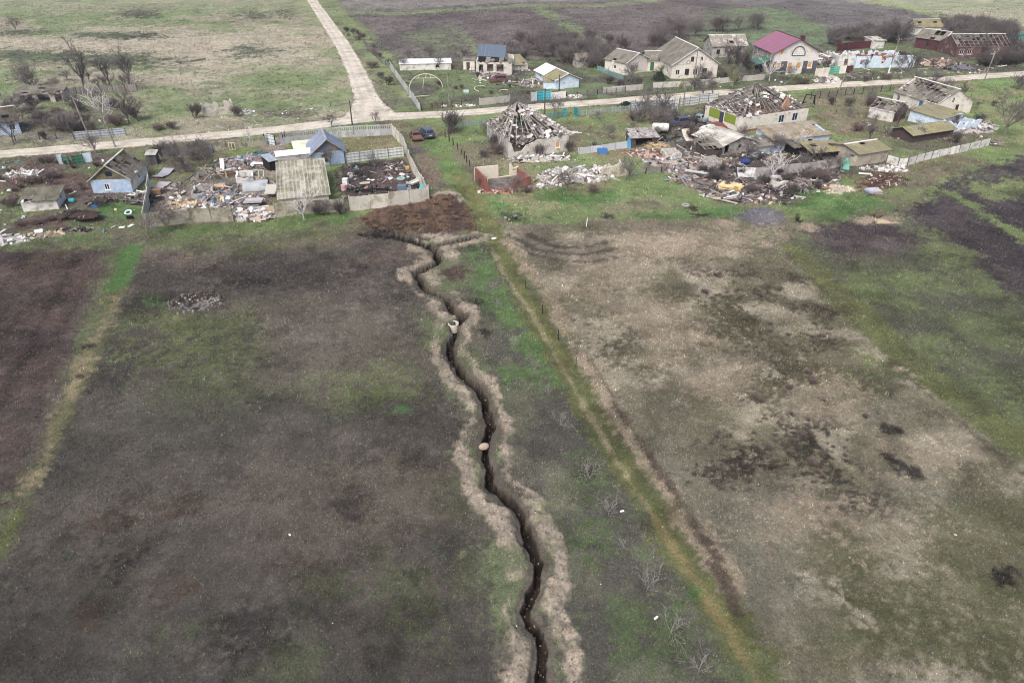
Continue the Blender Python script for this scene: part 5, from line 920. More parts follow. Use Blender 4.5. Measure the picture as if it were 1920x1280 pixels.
fence('garden_wall', 'long cream garden wall along the street before the large cream house', [(1225, 166), (1275, 163), (1330, 158), (1400, 152), (1432, 150)], 1.3, 'concrete', 3, M('pale_stone', (190, 184, 176), .14, 1.3, .9, (160, 154, 144), .7, .56))
fence('garden_wall', 'cream garden wall along the street before the mossy wing', [(1132, 175), (1165, 172), (1205, 168)], 1.3, 'concrete', 3, M('pale_stone'))
fence('picket_fence', 'blue green picket fence running back beside the mossy wing', [(1168, 152), (1140, 140), (1120, 132)], 1.3, 'picket', 2.4, M('faded_teal'))
fence('garden_wall', 'peach wall left of the mint gate', [(1528, 142), (1541, 141), (1553, 140)], 1.8, 'concrete', 2.4, CREAM)
fence('metal_gate', 'mint green double gate by the plum roofed house', [(1553, 140), (1562, 139), (1572, 139)], 1.9, 'metal', 1.6, MINT, cat='gate')
fence('garden_wall', 'peach gate pillar wall right of the mint gate', [(1573, 139), (1584, 138)], 1.9, 'concrete', 2.4, CREAM)
fence('metal_gate', 'dark plum metal gate next to the peach pillar wall', [(1585, 138), (1597, 137)], 1.9, 'metal', 1.6, DARKR, cat='gate')
fence('metal_fence', 'long crimson sheet fence behind the ruined white shell', [(1568, 98), (1600, 93), (1634, 91)], 2.2, 'metal', 2.6, CRIMS)
fence('yard_gate', 'white yard gate leaf standing open at the street', [(498, 272), (504, 271), (517, 273)], 1.9, 'metal', 1.6, M('pale_white_sheet', (198, 212, 216), .06, 1.5, .7), DARK, cat='gate')
fence('yard_gate', 'narrow dark framed gate post panel right of the white yard gate', [(532, 270), (536, 268)], 2.0, 'concrete', 1, CONCG, DARK, cat='gate')
fence('green_gate', 'dark green gate leaf beside the overgrown left garden', [(121, 309), (131, 311)], 1.5, 'metal', 1.4, GREENP, cat='gate')
fence('green_gate', 'wide dark green gate leaf with pale panel to its right', [(139, 308), (157, 306)], 1.6, 'metal', 1.4, GREENP, cat='gate')
fence('gate_panel', 'pale blue panel left of the green gate', [(112, 308), (120, 307)], 1.6, 'concrete', 1.4, M('pale_blue_panel', (172, 192, 206), .1, 2, .8), cat='gate')
fence('gate_panel', 'tilted pale blue panel right of the wide green gate', [(158, 305), (173, 303)], 1.6, 'concrete', 1.4, M('pale_blue_panel'), cat='gate', lean=.1)
fence('stake_row', 'row of dark stakes beside the dirt track by the parked cars', [(835, 258), (850, 272), (866, 290), (880, 312)], 1.2, 'posts', 2.6, DARK)
fence('field_stakes', 'thin leaning stakes along the right side of the dirt track', [(985, 540), (1017, 586), (1047, 636), (1080, 685)], 1.1, 'posts', 30, DARK, post=.06)
fence('back_fence', 'thin dark fence far back along the ploughed field', [(668, 60), (690, 92), (715, 118), (731, 127)], 1.2, 'mesh', 3, GREYM, WOODD)

# utility poles
pole('old wooden pole leaning left beside the grey corrugated fence', 179, 284, 9.0, lean=(-1.2, .3))
pole('shorter wooden pole at the street behind the blue gabled house', 217, 276, 5.0, lean=(-.6, 0), arm=False)
pole('tall pole with white painted foot before the large cream house', 1299, 168, 9.0, white=1.6)
pole('pole with white painted foot before the burnt blue walled house', 1665, 139, 8.5, white=2.2, lean=(.5, 0))
pole('slim pole beside the street at the far right', 1845, 152, 7.5, lean=(.4, 0))
pole('far pole standing alone in the pale field at the upper right', 1849, 44, 8.5, lean=(.6, 0))
pole('thin wooden post in the yard of the hoop frame', 843, 200, 7, arm=False, lean=(-.2, 0))
pole('thin dark pole beside the street in front of the turquoise gate', 1021, 217, 5.4, arm=False, mat=WOODD)
pole('thin dark pole right behind the turquoise gate', 1048, 180, 4.6, arm=False, mat=WOODD)
pole('thin pole at the street junction behind the pierced fence', 661, 238, 5.0, arm=False, mat=WOODD)
pole('slim grey pole at the street by the sheet fence', 1281, 199, 5.0, arm=False)
pole('short leaning pole by the driveway rubble', 1573, 170, 3.4, arm=False, lean=(.5, 0), name='leaning_pole')
# ------------------------------------------------------------------ cars
def prism(mb, poly, hw0, hw1, z0, z1, t=1.0):
    """polygon in x-z extruded to both sides, half width running from hw0 at height z0 to hw1 at z1"""
    w = lambda z: hw0 + (hw1 - hw0) * min(1, max(0, (z - z0) / (z1 - z0))); n = len(poly)
    mb.add([(x, -w(z), z) for x, z in poly] + [(x, w(z), z) for x, z in poly], [tuple(range(n)), tuple(range(n, 2 * n))[::-1]] + [(i, i + n, (i + 1) % n + n, (i + 1) % n) for i in range(n)], t)
def car(name, label, px, py, rz, mat, kind='suv', L=4.5, wreck=False, z=0, tilt=(0, 0)):
    x, y = G(px, py); e = empty(name, label, 'car', (x, y, zg(x, y) + z), radians(rz)); e.rotation_euler = (tilt[0], tilt[1], radians(rz)); h = L / 2; wh = .34 if not wreck else .3; top = 1.72 if kind == 'suv' else 1.42
    b = MB(); hd = 1.02 if kind == 'suv' else .86; end = -h + .08 if kind != 'sedan' else -h + .9
    prism(b, [(-h, .42), (-h + .06, .3), (h - .06, .3), (h, .45), (h, .68), (h - .1, hd - .08), (h - 1.15, hd), (-h + .1, hd + .02), (-h, hd - .2)], .84, .9, .3, hd)
    body = b.build('body', mat, e); c = MB(); cab = [(h - 1.2, hd + .002), (h - 1.95, top - .06), (h - 2.2, top), (end + .45, top), (end + .25, top - .05), (end, hd + .002)]
    prism(c, cab, .82, .66, hd, top); c.build('cabin', mat, e)
    g = MB(); w = lambda zz, o=.004: .82 + (.66 - .82) * (zz - hd) / (top - hd) + o; za, zb = hd + .08, top - .13
    xf = lambda zz: h - 1.2 - .75 * (zz - hd) / (top - .06 - hd); xr = lambda zz: end + .25 * (zz - hd) / (top - .05 - hd); n = 3 if kind != 'sedan' else 2
    for s in (-1, 1):
        x1, x0 = xf(za) - .16, xr(za) + .16; X1, X0 = xf(zb) - .12, xr(zb) + .16
        for k in range(n):
            f0, f1 = k / n + .02, (k + 1) / n - .02; P = [(x0 + (x1 - x0) * f0, s * w(za), za), (x0 + (x1 - x0) * f1, s * w(za), za), (X0 + (X1 - X0) * f1, s * w(zb), zb), (X0 + (X1 - X0) * f0, s * w(zb), zb)]
            g.add(P, [(0, 1, 2, 3) if s < 0 else (3, 2, 1, 0)])
    for f, o, sg in ((xf, .006, 1), (xr, -.006, -1)):
        P = [(f(za) + o, -w(za) + .12, za), (f(za) + o, w(za) - .12, za), (f(zb) + o, w(zb) - .1, zb), (f(zb) + o, -w(zb) + .1, zb)]; g.add(P, [(0, 1, 2, 3) if sg > 0 else (3, 2, 1, 0)])
    g.build('windows', DARK if wreck else GLASS, e)
    for sx in (h - .85, -h + .85):
        for s in (-1, 1):
            T = MB(); T.lathe([(wh * .55, -.1), (wh * .95, -.11), (wh, -.07), (wh, .07), (wh * .95, .11), (wh * .55, .1)], 18); o = T.build('wheel', RUST if wreck else M('tyre_rubber', (46, 46, 48), .1, 3, .9), e, smooth=False); o.location = (sx, s * .82, wh); o.rotation_euler = (pi / 2, 0, 0)
            R = MB(); R.lathe([(.0, -.06), (wh * .55, -.07), (wh * .55, .07), (0, .06)], 12); R.build('rim', GREYM if not wreck else RUST, o)
    if not wreck:
        for s in (-1, 1):
            l = MB(); l.obox((h + .0, s * .62, .7), (.08, .34, .14), (0, 0, 0)); l.build('headlight', WHITEP, e); l = MB(); l.obox((-h + .02, s * .74, hd - .12), (.08, .16, .22), (0, 0, 0)); l.build('tail_light', M('red_lens', (150, 40, 40), .05, 2, .4), e)
        l = MB(); l.obox((-h - .01, 0, .72), (.03, .5, .12), (0, 0, 0)); l.build('number_plate', WHITEP, e); l = MB(); l.obox((-h - .02, 0, .42), (.1, 1.6, .16), (0, 0, 0)); l.obox((h + .0, 0, .42), (.1, 1.6, .16), (0, 0, 0)); l.build('bumper', M('black_plastic', (50, 52, 54), .1, 2, .6), e)
    return e
car('parked_car', 'dark blue grey station wagon standing on the grass beside the concrete wall', 799, 256, 118, M('navy_car_paint', (72, 84, 104), .04, 1, .3, spec=.5), 'suv', 4.7)
car('wrecked_car', 'burnt rusty orange car hulk beside the dark station wagon', 780, 261, -72, M('burnt_rust', (124, 90, 78), .25, 3, .9, (96, 66, 58), 1.5, .52), 'sedan', 4.0, True)
car('wrecked_car', 'maroon wrecked van sunk in the grass before the burnt house', 934, 154, 188, M('maroon_car', (120, 82, 90), .15, 2, .8, (90, 62, 66), 1.5, .55), 'suv', 4.4, True)
car('wrecked_car', 'white car crushed under the crumpled pale asbestos roof', 1333, 250, -38, M('white_car_paint', (214, 216, 218), .06, 2, .5), 'sedan', 4.3)
car('wrecked_car', 'blue wrecked pickup among dark shrubs by the sheet fence', 1272, 235, 200, M('blue_wreck_paint', (78, 86, 112), .2, 2, .7, (90, 84, 90), 1.5, .55), 'suv', 4.2, True)
car('wrecked_car', 'pale teal dented car wreck covered with twigs near the brick steps', 1306, 229, 150, M('teal_wreck_paint', (142, 168, 176), .18, 2, .7, (110, 118, 122), 1.5, .55), 'sedan', 4.2, True)

# ------------------------------------------------------------------ loose things one can single out
def item(name, label, cat, px, py, kind, size, mat, rz=0, lift=0.0, rot=(0, 0), pmat=None, group=None):
    x, y = G(px, py); m = MB(); z = zg(x, y) + lift; a = radians(rz); part = None
    if kind == 'sheet':    # a bent sheet
        w, d, t = size; n = 5; r = random.Random(int(px + py)); V = []
        for i in range(n + 1): 
            f = i / n - .5; zz = .18 * d * abs(f) * (r.random() + .3) + .04 * r.random()
            for s, zz2 in ((-.5, 0), (.5, .05 * r.random())): V += [(s * w, f * d, zz + zz2), (s * w, f * d, zz + zz2 + t)]
        F = []
        for i in range(n):
            b = i * 4; F += [(b + 1, b + 3, b + 7, b + 5), (b, b + 4, b + 6, b + 2), (b, b + 1, b + 5, b + 4), (b + 2, b + 6, b + 7, b + 3)]
        m.add(V, F + [(0, 2, 3, 1), (n * 4, n * 4 + 1, n * 4 + 3, n * 4 + 2)])
    elif kind == 'box': m.box(-size[0] / 2, -size[1] / 2, 0, size[0] / 2, size[1] / 2, size[2] * .86); m.box(-size[0] / 2 - .02, -size[1] / 2 - .02, size[2] * .865, size[0] / 2 + .02, size[1] / 2 + .02, size[2])
    elif kind == 'tub':
        w, d, h = (s for s in size); t = .04; k = 1.15
        for (p, q) in (((-w / 2, -d / 2), (w / 2, -d / 2)), ((w / 2, -d / 2), (w / 2, d / 2)), ((w / 2, d / 2), (-w / 2, d / 2)), ((-w / 2, d / 2), (-w / 2, -d / 2))): m.slab((p[0], p[1], 0), (q[0], q[1], 0), (q[0] * k, q[1] * k, h), (p[0] * k, p[1] * k, h), t)
        m.box(-w / 2, -d / 2, .01, w / 2, d / 2, .05)
    elif kind == 'barrel': R, h = size[0], size[1]; m.lathe([(R * .96, 0), (R, .03), (R * .97, h * .33), (R * 1.03, h * .35), (R * .97, h * .37), (R * .97, h * .63), (R * 1.03, h * .65), (R * .97, h * .67), (R, h - .03), (R * .9, h)], 18, caps=(True, True))
    elif kind == 'tank':   # lying cylinder with domed ends
        R, L = size[0], size[1]; pr = [(R * .2, -L / 2 - R * .3), (R * .7, -L / 2 - R * .2), (R, -L / 2)] + [(R * (1.03 if i % 2 else 1), -L / 2 + L * i / 4) for i in range(1, 4)] + [(R, L / 2), (R * .7, L / 2 + R * .2), (R * .2, L / 2 + R * .3)]
        m.lathe(pr, 20, caps=(True, True)); m.v = [(zz, yy, R + xx) for xx, yy, zz in m.v]
    elif kind == 'tyre': R = size[0]; m.lathe([(R * .55, -.1), (R * .9, -.11), (R, -.06), (R, .06), (R * .9, .11), (R * .55, .1), (R * .5, 0), (R * .55, -.1)], 20, (0, 0, .11))
    elif kind == 'plank': m.bar((-size[0] / 2, 0, .05), (size[0] / 2, 0, .09 + rot[1] * size[0]), size[1], size[2])
    elif kind == 'lump':
        r = random.Random(3); n = 14; V = [(size[0] * cos(2 * pi * k / n) * sin(pi * j / 8) * (.85 + .3 * r.random()), size[1] * sin(2 * pi * k / n) * sin(pi * j / 8) * (.85 + .3 * r.random()), -size[2] * cos(pi * j / 8)) for j in range(9) for k in range(n)]; m.add(V, [(j * n + k, j * n + (k + 1) % n, (j + 1) * n + (k + 1) % n, (j + 1) * n + k) for j in range(8) for k in range(n)])
    elif kind == 'ring': R, h = size[0], size[1]; t = .09; m.lathe([(R, -.5), (R * 1.01, h), (R - t, h), (R - t * 1.05, -.5), (R, -.5)], 28); 
    elif kind == 'stack':  # crumpled pile of folded cloths or boards
        r = random.Random(int(px)); 
        for i in range(7): m.obox((r.gauss(0, .06), r.gauss(0, .06), .1 + i * size[2] / 7), (size[0] * (.85 + .25 * r.random()), size[1] * (.85 + .25 * r.random()), size[2] / 7.5), (r.gauss(0, .03), r.gauss(0, .03), r.gauss(0, .12)), .8 + .4 * r.random())
    elif kind == 'frame':
        w, h = size[0], size[1]
        for p, q in (((-w / 2, 0, 0), (-w / 2, 0, h)), ((w / 2, 0, 0), (w / 2, 0, h)), ((-w / 2, 0, h - .04), (w / 2, 0, h - .04)), ((-w / 2, 0, .04), (w / 2, 0, .04)), ((0, 0, 0), (0, 0, h))): m.bar(p, q, size[2])
    o = m.build(name, mat, None, (x, y, z)); o.rotation_euler = (rot[0], rot[1] if kind != 'plank' else 0, a); tag(o, label, cat, group); return o
item('well_ring', 'pale concrete well ring standing half sunk in the trench', 'well ring', 850, 606, 'ring', (.56, .42), M('pale_ring', (198, 192, 172), .1, 2, .9), lift=0.12)
item('loose_slab', 'flat bluish grey slab lying beside the holed blue house', 'slab', 307, 328, 'sheet', (1.9, 3.6, .06), M('lilac_slab', (150, 148, 160), .12, 1.5, .9), -8)
item('loose_slab', 'second greyer slab lying nearer to the concrete wall end', 'slab', 303, 349, 'sheet', (1.9, 2.6, .06), M('lilac_grey_slab', (168, 162, 164), .12, 1.5, .9), -4)
item('wood_box', 'tan wooden crate half buried at the wall end', 'crate', 296, 366, 'box', (1.3, 1.0, .9), WOODB, 8)
item('barrel', 'turquoise barrel lying right of the small white shed', 'barrel', 136, 380, 'tank', (.35, .7), TEAL, 10)
item('metal_sheet', 'pale green metal panel lying left of the small white shed', 'panel', 23, 358, 'sheet', (1.3, .9, .08), M('pale_green_panel', (190, 214, 196), .06, 2, .6), 25)
item('plastic_bowl', 'blue bowl in the grass below the holed blue house', 'bowl', 179, 389, 'tub', (.7, .6, .35), BLUEP, 20)
item('wheel_rim', 'light blue wheel lying in the grass left of the concrete wall', 'wheel', 241, 399, 'tyre', (.55, 0), M('blue_white', (170, 200, 214), .1, 2, .7), 0, rot=(.5, 0))
item('black_bag', 'small black bag below the light blue wheel', 'bag', 244, 411, 'stack', (.8, .5, .35), DARK, 15)
item('white_board', 'small white board lying in the grass below the black bag', 'board', 229, 428, 'sheet', (.75, .6, .05), WHITEP, 12)
item('white_board', 'white scrap on the grass just left of the wall corner', 'scrap', 246, 425, 'sheet', (.8, .4, .04), WHITEP, 70)
item('plaster_chunk', 'white crumpled sack on the grass at lower left of the brambles', 'sack', 73, 437, 'stack', (.9, .7, .3), WHITEP, 30)
item('plank', 'pale leaning board in the weeds between the green gates and the white shed', 'board', 71, 332, 'plank', (2.6, .3, .06), M('pale_board', (190, 200, 196), .1, 2, .8), 60, rot=(0, .35))
item('hanging_rag', 'upright pale pink rag hanging on a stake in the rubble yard', 'rag', 418, 316, 'sheet', (.7, 2.3, .06), M('pale_pink_cloth', (222, 204, 204), .06, 2, .9), 4, rot=(1.1, 0), lift=.5)
item('wooden_frame', 'light wooden table frame near the street fence', 'frame', 436, 281, 'frame', (1.0, 1.3, .12), M('yellowish_wood', (206, 190, 150), .1, 2, .9), 10)
item('white_sheet', 'long white roof sheet lying on the yard path', 'sheet', 485, 309, 'sheet', (2.4, .8, .08), WHITEP, -6, lift=.25)
item('overturned_trailer', 'dark teal overturned cart near the yard path', 'cart', 490, 294, 'tub', (2.0, 1.1, .8), M('dark_teal_metal', (66, 104, 114), .15, 2, .7), -10)
item('glazed_frame', 'greenish window frame standing on the debris left of the corrugated roof', 'window frame', 485, 332, 'frame', (1.6, 1.1, .1), M('pale_green_frame', (180, 200, 172), .1, 2, .8), 0, rot=(-.4, 0))
item('chipboard_sheet', 'brown chipboard sheet leaning on the spilled white rubble', 'sheet', 499, 401, 'sheet', (3.0, 1.9, .08), M('brown_board', (158, 136, 108), .12, 2, .9), 18, lift=.4, rot=(.35, 0))
item('corrugated_piece', 'short corrugated grey sheet on the barrel vault end', 'sheet', 510, 368, 'sheet', (1.6, 1.9, .07), M('ribbed_grey', (170, 168, 160), .2, 5, .9), 2, lift=.9, rot=(.5, 0))
item('loose_slab', 'grey rough slab below the barrel vault', 'slab', 477, 384, 'sheet', (2.6, 1.5, .25), M('rough_grey', (170, 166, 166), .15, 4, .95), 4, lift=.35)
for i_, (px, py, a, l) in enumerate(((440, 322, 22, 'upper rust brown beam lying on the rubble yard'), (432, 327, 26, 'lower rust brown beam lying on the rubble yard'))): item('beam', l, 'beam', px, py, 'plank', (4.6, .25, .22), RUST, a)
item('board', 'tan boards scattered at the left of the rubble yard', 'boards', 408, 352, 'stack', (2.4, 1.2, .3), M('tan_boards', (184, 150, 110), .15, 3, .9), 15)
item('blue_box', 'blue grey metal chest in the charred yard', 'chest', 754, 358, 'box', (1.25, .9, .95), M('blue_grey_chest', (98, 116, 140), .08, 2, .6), 3)
item('teal_sheet', 'teal sheet leaning on the wall corner of the charred yard', 'panel', 793, 359, 'sheet', (1.2, 1.6, .06), TEAL, -25, rot=(.9, 0), lift=.3)
item('white_trough', 'long white plastic trough propped against the charred yard wall', 'trough', 781, 346, 'tub', (2.6, .6, .4), WHITEP, 58, rot=(.3, 0), lift=.35)
item('pink_barrel', 'pale pink round tank left of the charred yard', 'tank', 645, 357, 'barrel', (.42, .9), M('pale_pink', (202, 158, 156), .08, 2, .7))
item('white_appliance', 'white washing machine box at the left of the charred yard', 'appliance', 648, 345, 'box', (.75, .7, .95), WHITEP, -6)
item('yellow_box', 'small yellow box by the concrete wall in the charred yard', 'box', 764, 318, 'box', (.55, .45, .45), M('yellow_plastic', (206, 170, 70), .06, 2, .6), 20)
item('white_scrap', 'white curled sheet in the middle of the charred yard', 'sheet', 695, 338, 'sheet', (1.3, .7, .06), WHITEP, -25)
item('tan_scrap', 'tan flattened sheet in the middle of the charred yard', 'sheet', 684, 345, 'sheet', (1.6, .9, .06), M('tan_sheet', (176, 168, 140), .1, 2, .9), 12)
item('hose_coil', 'pale green hose coil in the charred yard near the wall', 'hose', 752, 337, 'tyre', (.7, 0), M('pale_green_hose', (150, 178, 166), .1, 2, .7))
for i_, (px, py, a, l) in enumerate(((683, 361, 4, 'burnt axle with tyres lying left in the charred yard'), (712, 358, -6, 'second burnt axle with tyres nearer the blue grey chest'))):
    x, y = G(px, py); e = empty('burnt_axle', l, 'axle', (x, y, zg(x, y)), radians(a)); m_ = MB(); m_.tube([(-1.3, 0, .32), (1.3, 0, .32)], .08, 8); m_.bar((-1.1, -.3, .4), (1.1, .3, .42), .18, .12); m_.build('beam', DARK, e)
    for s in (-1.2, 1.2): T = MB(); T.lathe([(.2, -.1), (.36, -.11), (.38, 0), (.36, .11), (.2, .1)], 16, caps=(True, True)); o = T.build('wheel', M('tyre_rubber'), e); o.location = (s, 0, .36); o.rotation_euler = (0, pi / 2, 0)
item('blue_tub', 'bright blue plastic tub behind the leaning whitish panel fence', 'tub', 1129, 288, 'tub', (1.5, .9, .8), M('bright_blue_plastic', (62, 128, 206), .08, 2, .5), 5)
item('loose_door', 'bright blue door standing at the left of the slatted shed', 'door', 1180, 276, 'sheet', (.9, 1.9, .08), M('bright_blue_paint', (64, 150, 204), .08, 2, .6), 5, rot=(1.45, 0), lift=.9)
item('white_tank', 'white ribbed tank lying behind the slatted shed', 'tank', 1237, 251, 'tank', (.75, 2.8), M('grubby_white', (204, 202, 192), .1, 2, .7), -4, lift=.5)
item('turquoise_box', 'pale blue chest lying in the grass of the hoop frame yard', 'chest', 874, 174, 'box', (1.2, .8, .5), M('light_blue_chest', (178, 214, 220), .06, 2, .6), 12)
item('blue_tarpaulin', 'bright blue tarpaulin bundle near the tilted roof scrap', 'tarpaulin', 1304, 257, 'stack', (1.5, .8, .6), M('bright_tarp', (60, 130, 214), .1, 2, .6), -25)
item('roof_scrap', 'tilted white and rust roof sheet standing in the yard', 'sheet', 1287, 262, 'sheet', (1.6, 2.6, .08), M('rusty_white_sheet', (206, 200, 188), .12, 1.6, .8, (170, 130, 84), .8, .56), 20, rot=(.7, 0), lift=.7)
item('board_stack', 'yellow collapsed stack of boards on the debris slope', 'stack', 1370, 354, 'stack', (3.2, 2.4, .6), M('yellow_boards', (204, 180, 128), .12, 3, .9, (190, 156, 96), 1, .55), -28)
item('roof_scrap', 'white tilted corrugated sheet standing in the middle of the debris yard', 'sheet', 1399, 330, 'sheet', (2.9, 2.2, .08), M('white_corrugated', (186, 188, 188), .2, 3, .8, (140, 138, 134), 1, .55), -6, rot=(.5, 0), lift=.5)
item('blue_barrel', 'dark blue barrel above the white tilted sheet', 'barrel', 1396, 308, 'tank', (.45, 1.3), M('dark_blue_plastic', (46, 66, 140), .06, 2, .5), 6)
item('teal_sheet', 'mint green sheet leaning on the tan slab fence', 'sheet', 1583, 316, 'sheet', (1.3, 2.0, .07), MINT, -14, rot=(1.0, 0), lift=.6)
item('blue_drum', 'bright blue drum beside the yellow moss shed', 'drum', 1529, 299, 'barrel', (.5, 1.0), M('bright_blue_plastic'))
item('wood_pallet', 'brown pallet beside the sand patch', 'pallet', 1545, 355, 'stack', (1.4, 1.1, .25), WOODB, 25)
item('white_sack', 'white sheet scrap at the edge of the red brown soil', 'scrap', 1621, 331, 'sheet', (1.9, .7, .05), WHITEP, -15)
item('tyre', 'pale tyre ring in the dry grass below the debris slope', 'tyre', 1285, 387, 'tyre', (.6, 0), M('pale_tyre', (150, 146, 146), .1, 2, .9))
item('plank', 'yellow plank end lying on the green grass below the debris slope', 'plank', 1445, 381, 'plank', (1.4, .3, .1), M('yellow_wood', (206, 186, 132), .1, 2, .9), 55)
item('plank', 'long pale plank sliding out of the debris slope', 'plank', 1346, 375, 'plank', (6.0, .28, .12), M('pale_plank', (184, 176, 168), .1, 2, .9), -38, lift=.1)
item('plank', 'pale trough like beam on the upper left of the debris slope', 'beam', 1305, 329, 'plank', (3.8, .5, .2), M('pale_grey_plank', (186, 186, 190), .1, 2, .9), -32, lift=.5)
item('bent_branch', 'whitish bent branch standing in the dry grass right of the track', 'branch', 1100, 423, 'plank', (1.2, .1, .1), BARK_P, 80, rot=(0, .6))
item('white_scrap', 'white plastic scrap at the upper end of the dirt track', 'scrap', 926, 446, 'sheet', (.6, .5, .05), WHITEP, 30)
item('white_bottle', 'small white bottle beside a pale sapling', 'bottle', 1166, 960, 'tank', (.07, .28), WHITEP, 20)
item('white_bottle', 'small white bottle nearest the camera among the saplings', 'bottle', 1230, 1158, 'tank', (.07, .28), WHITEP, 40)
item('leaning_board', 'orange tan panel leaning on the cream house plinth', 'panel', 1424, 258, 'sheet', (1.5, 1.4, .06), M('tan_panel', (206, 178, 140), .06, 2, .9), 4, rot=(1.2, 0), lift=.5)
item('blue_litter_heap', 'bluish pile of dumped household cloth below the red brown soil', 'litter pile', 1636, 362, 'stack', (2.2, 1.4, .5), M('dumped_cloth', (142, 160, 190), .2, 3, .9, (190, 170, 150), 1.2, .5), 12)
item('soil_clod', 'pale round earth clod sitting in the trench bend', 'clod', 907, 838, 'lump', (.42, .3, .3), M('pale_clod', (170, 150, 128), .15, 3, .95), 20, lift=1.25)
item('dead_log', 'grey log in the far pasture left of the side road', 'log', 372, 115, 'plank', (4, .35, .35), BARK_D, 20, rot=(0, .1))

# hoop frames of a greenhouse
def hoop(label, px, py, R, flat, rz, a0=0, a1=pi, truss=True):
    x, y = G(px, py); e = empty('hoop_frame', label, 'hoop frame', (x, y, zg(x, y)), radians(rz)); e.rotation_euler = (flat, 0, radians(rz)); mt = M('pale_pipe', (206, 196, 172), .08, 2, .6); m_ = MB()
    m_.tube([(R * cos(a0 + (a1 - a0) * k / 20), 0, R * .8 * sin(a0 + (a1 - a0) * k / 20)) for k in range(21)], .09, 6); m_.build('arch', mt, e)
    if truss:
        zt = R * .8 * sin(pi * .25); w = R * .72; m_ = MB(); m_.bar((-w, 0, zt), (w, 0, zt), .1); m_.build('tie_bar', mt, e)
        for xx in (-.45, 0, .3, .45): b_ = MB(); b_.bar((xx * R, 0, zt + .05), (xx * R * .9 + .2, 0, R * .8 * sqrt(1 - xx * xx * .8) - .1), .09); b_.build('strut', mt, e)
        b_ = MB(); b_.bar((-.2 * R, .05, .1), (-.1 * R, .05, zt), .09); b_.build('strut', mt, e)
hoop('big pale hoop frame standing upright in the yard by the side road', 799, 166, 3.9, -.15, 4)
hoop('pale curved hoop lying flat before the maroon van', 908, 168, 2.9, -1.4, 80, .1, pi * .9, False)
hoop('short pale hoop bit lying right of the flat hoop', 946, 172, 1.4, -1.4, 40, .4, pi * .7, False)
hoop('pale crooked hoop lying by the concrete wall of the side road', 786, 181, 2.4, -1.35, 200, .1, pi * .9, False)
e = empty('swing_frame', 'dark leaning swing frame right of the cream ruin', 'frame', GZ(1516, 197), .2); m_ = MB()
for p, q in (((-1.6, 0, 0), (-.9, .2, 2.2)), ((1.4, 0, 0), (1.0, -.1, 2.0)), ((-1.0, .2, 2.15), (1.2, -.1, 1.9)), ((1.4, .6, 0), (1.1, 0, 1.9)), ((-2.6, .4, .1), (-.8, -.2, .7))): m_.bar(p, q, .16)
m_.build('beam', DARK, e)

# ------------------------------------------------------------------ rubble heaps and scattered debris
def clods():
    r = np.random.default_rng(5); n = 60000; k = r.integers(0, len(TRENCH) - 1, n); f = r.random(n); A = np.array(TRENCH); p = A[k] + (A[k + 1] - A[k]) * f[:, None] + r.normal(0, 1.5, (n, 2)); X, Y = p[:, 0], p[:, 1]
    dd, arc, side, dl = trench_field(X, Y); q = (r.random(n) < bank_mask(X, Y, dd, arc, side) * .04 * (1 + 1.0 * (Y > 45))) | ((dd < .3) & (r.random(n) < .05)); X, Y = X[q], Y[q]; m = MB(); rr = random.Random(3)
    for x, y, z in zip(X, Y, height(X, Y)):
        s = .04 + .13 * rr.random() ** 2; t = lin(rr.choice(PAL['soil'])); m.obox((x, y, z), (s, s * .8, s * .6), (rr.random() * 3, rr.random() * 3, rr.random() * 3), t, .7)
    o = m.build('soil_clods', RUBM); o['kind'] = 'stuff'; o['label'] = 'dry soil clods along the trench banks'
clods()
heap('white rubble and splintered boards spilling through the gap in the yard wall', 472, 404, 3.8, 2.4, 1.5, 260, 'white', .1, .6, planks=.3, base=(168, 154, 146))
heap('mixed junk heap left of the barrel vault', 425, 372, 4.2, 2.6, .9, 220, 'junk', 0, .6, planks=.3)
heap('heap of pinkish wires and pipes near the street fence of the rubble yard', 470, 300, 3.8, 2.6, 1.2, 260, 'junk', .2, .55, planks=.6, base=(150, 130, 128))
heap('low heap of tan bricks behind the front slab wall', 350, 385, 3.6, 2.0, .7, 200, 'yellow', 0, .45, planks=.1, base=(150, 134, 118))
heap('pale rubble heap behind the front slab wall', 385, 392, 3.0, 1.6, .7, 160, 'white', 0, .5, planks=.1)
heap('charred timber heap at the right corner of the holed blue house', 268, 376, 2.6, 1.8, .8, 130, 'dark', .3, .6, planks=.6, base=(92, 84, 82))
heap('fallen grey boards in front of the holed blue house', 262, 368, 2.0, 1.2, .9, 90, 'white', .2, .6, planks=.75)
heap('dark junk heap under the window of the holed blue house', 190, 378, 2.4, 1.6, .8, 130, 'dark', 0, .45, planks=.5, base=(70, 62, 62))
heap('broken slabs and stones left of the small white shed', 40, 328, 2.6, 1.8, 1.0, 120, 'white', 0, .7, planks=.25)
heap('grey stone heap at the lower left picture edge', 8, 450, 3.6, 1.8, .5, 120, 'white', 0, .8, planks=.05, flat=.7, base=(160, 154, 148))
heap('small tan rubbish heap by the far left grass', 88, 441, 2.6, 1.1, .35, 70, 'yellow', 0, .45)
heap('dark earth mound overgrown with dead weeds below the small white shed', 150, 413, 3.0, 1.6, .9, 60, 'dark', 0, .3, name='earth_mound', cat='earth mound', base=(66, 54, 52), planks=.7)
heap('charcoal patch of ash and stones below the dark earth mound', 140, 432, 2.4, 1.0, .2, 80, 'dark', 0, .3, base=(78, 72, 74), planks=.1)
heap('white rubble strip along the foot of the rafter ruin', 1010, 300, 5.4, 1.5, .6, 220, 'white', .12, .5, planks=.12, base=(170, 162, 150))
heap('debris fallen on the street side of the rafter ruin', 1046, 248, 3.6, 2.4, .6, 150, 'white', 0, .6, planks=.4)
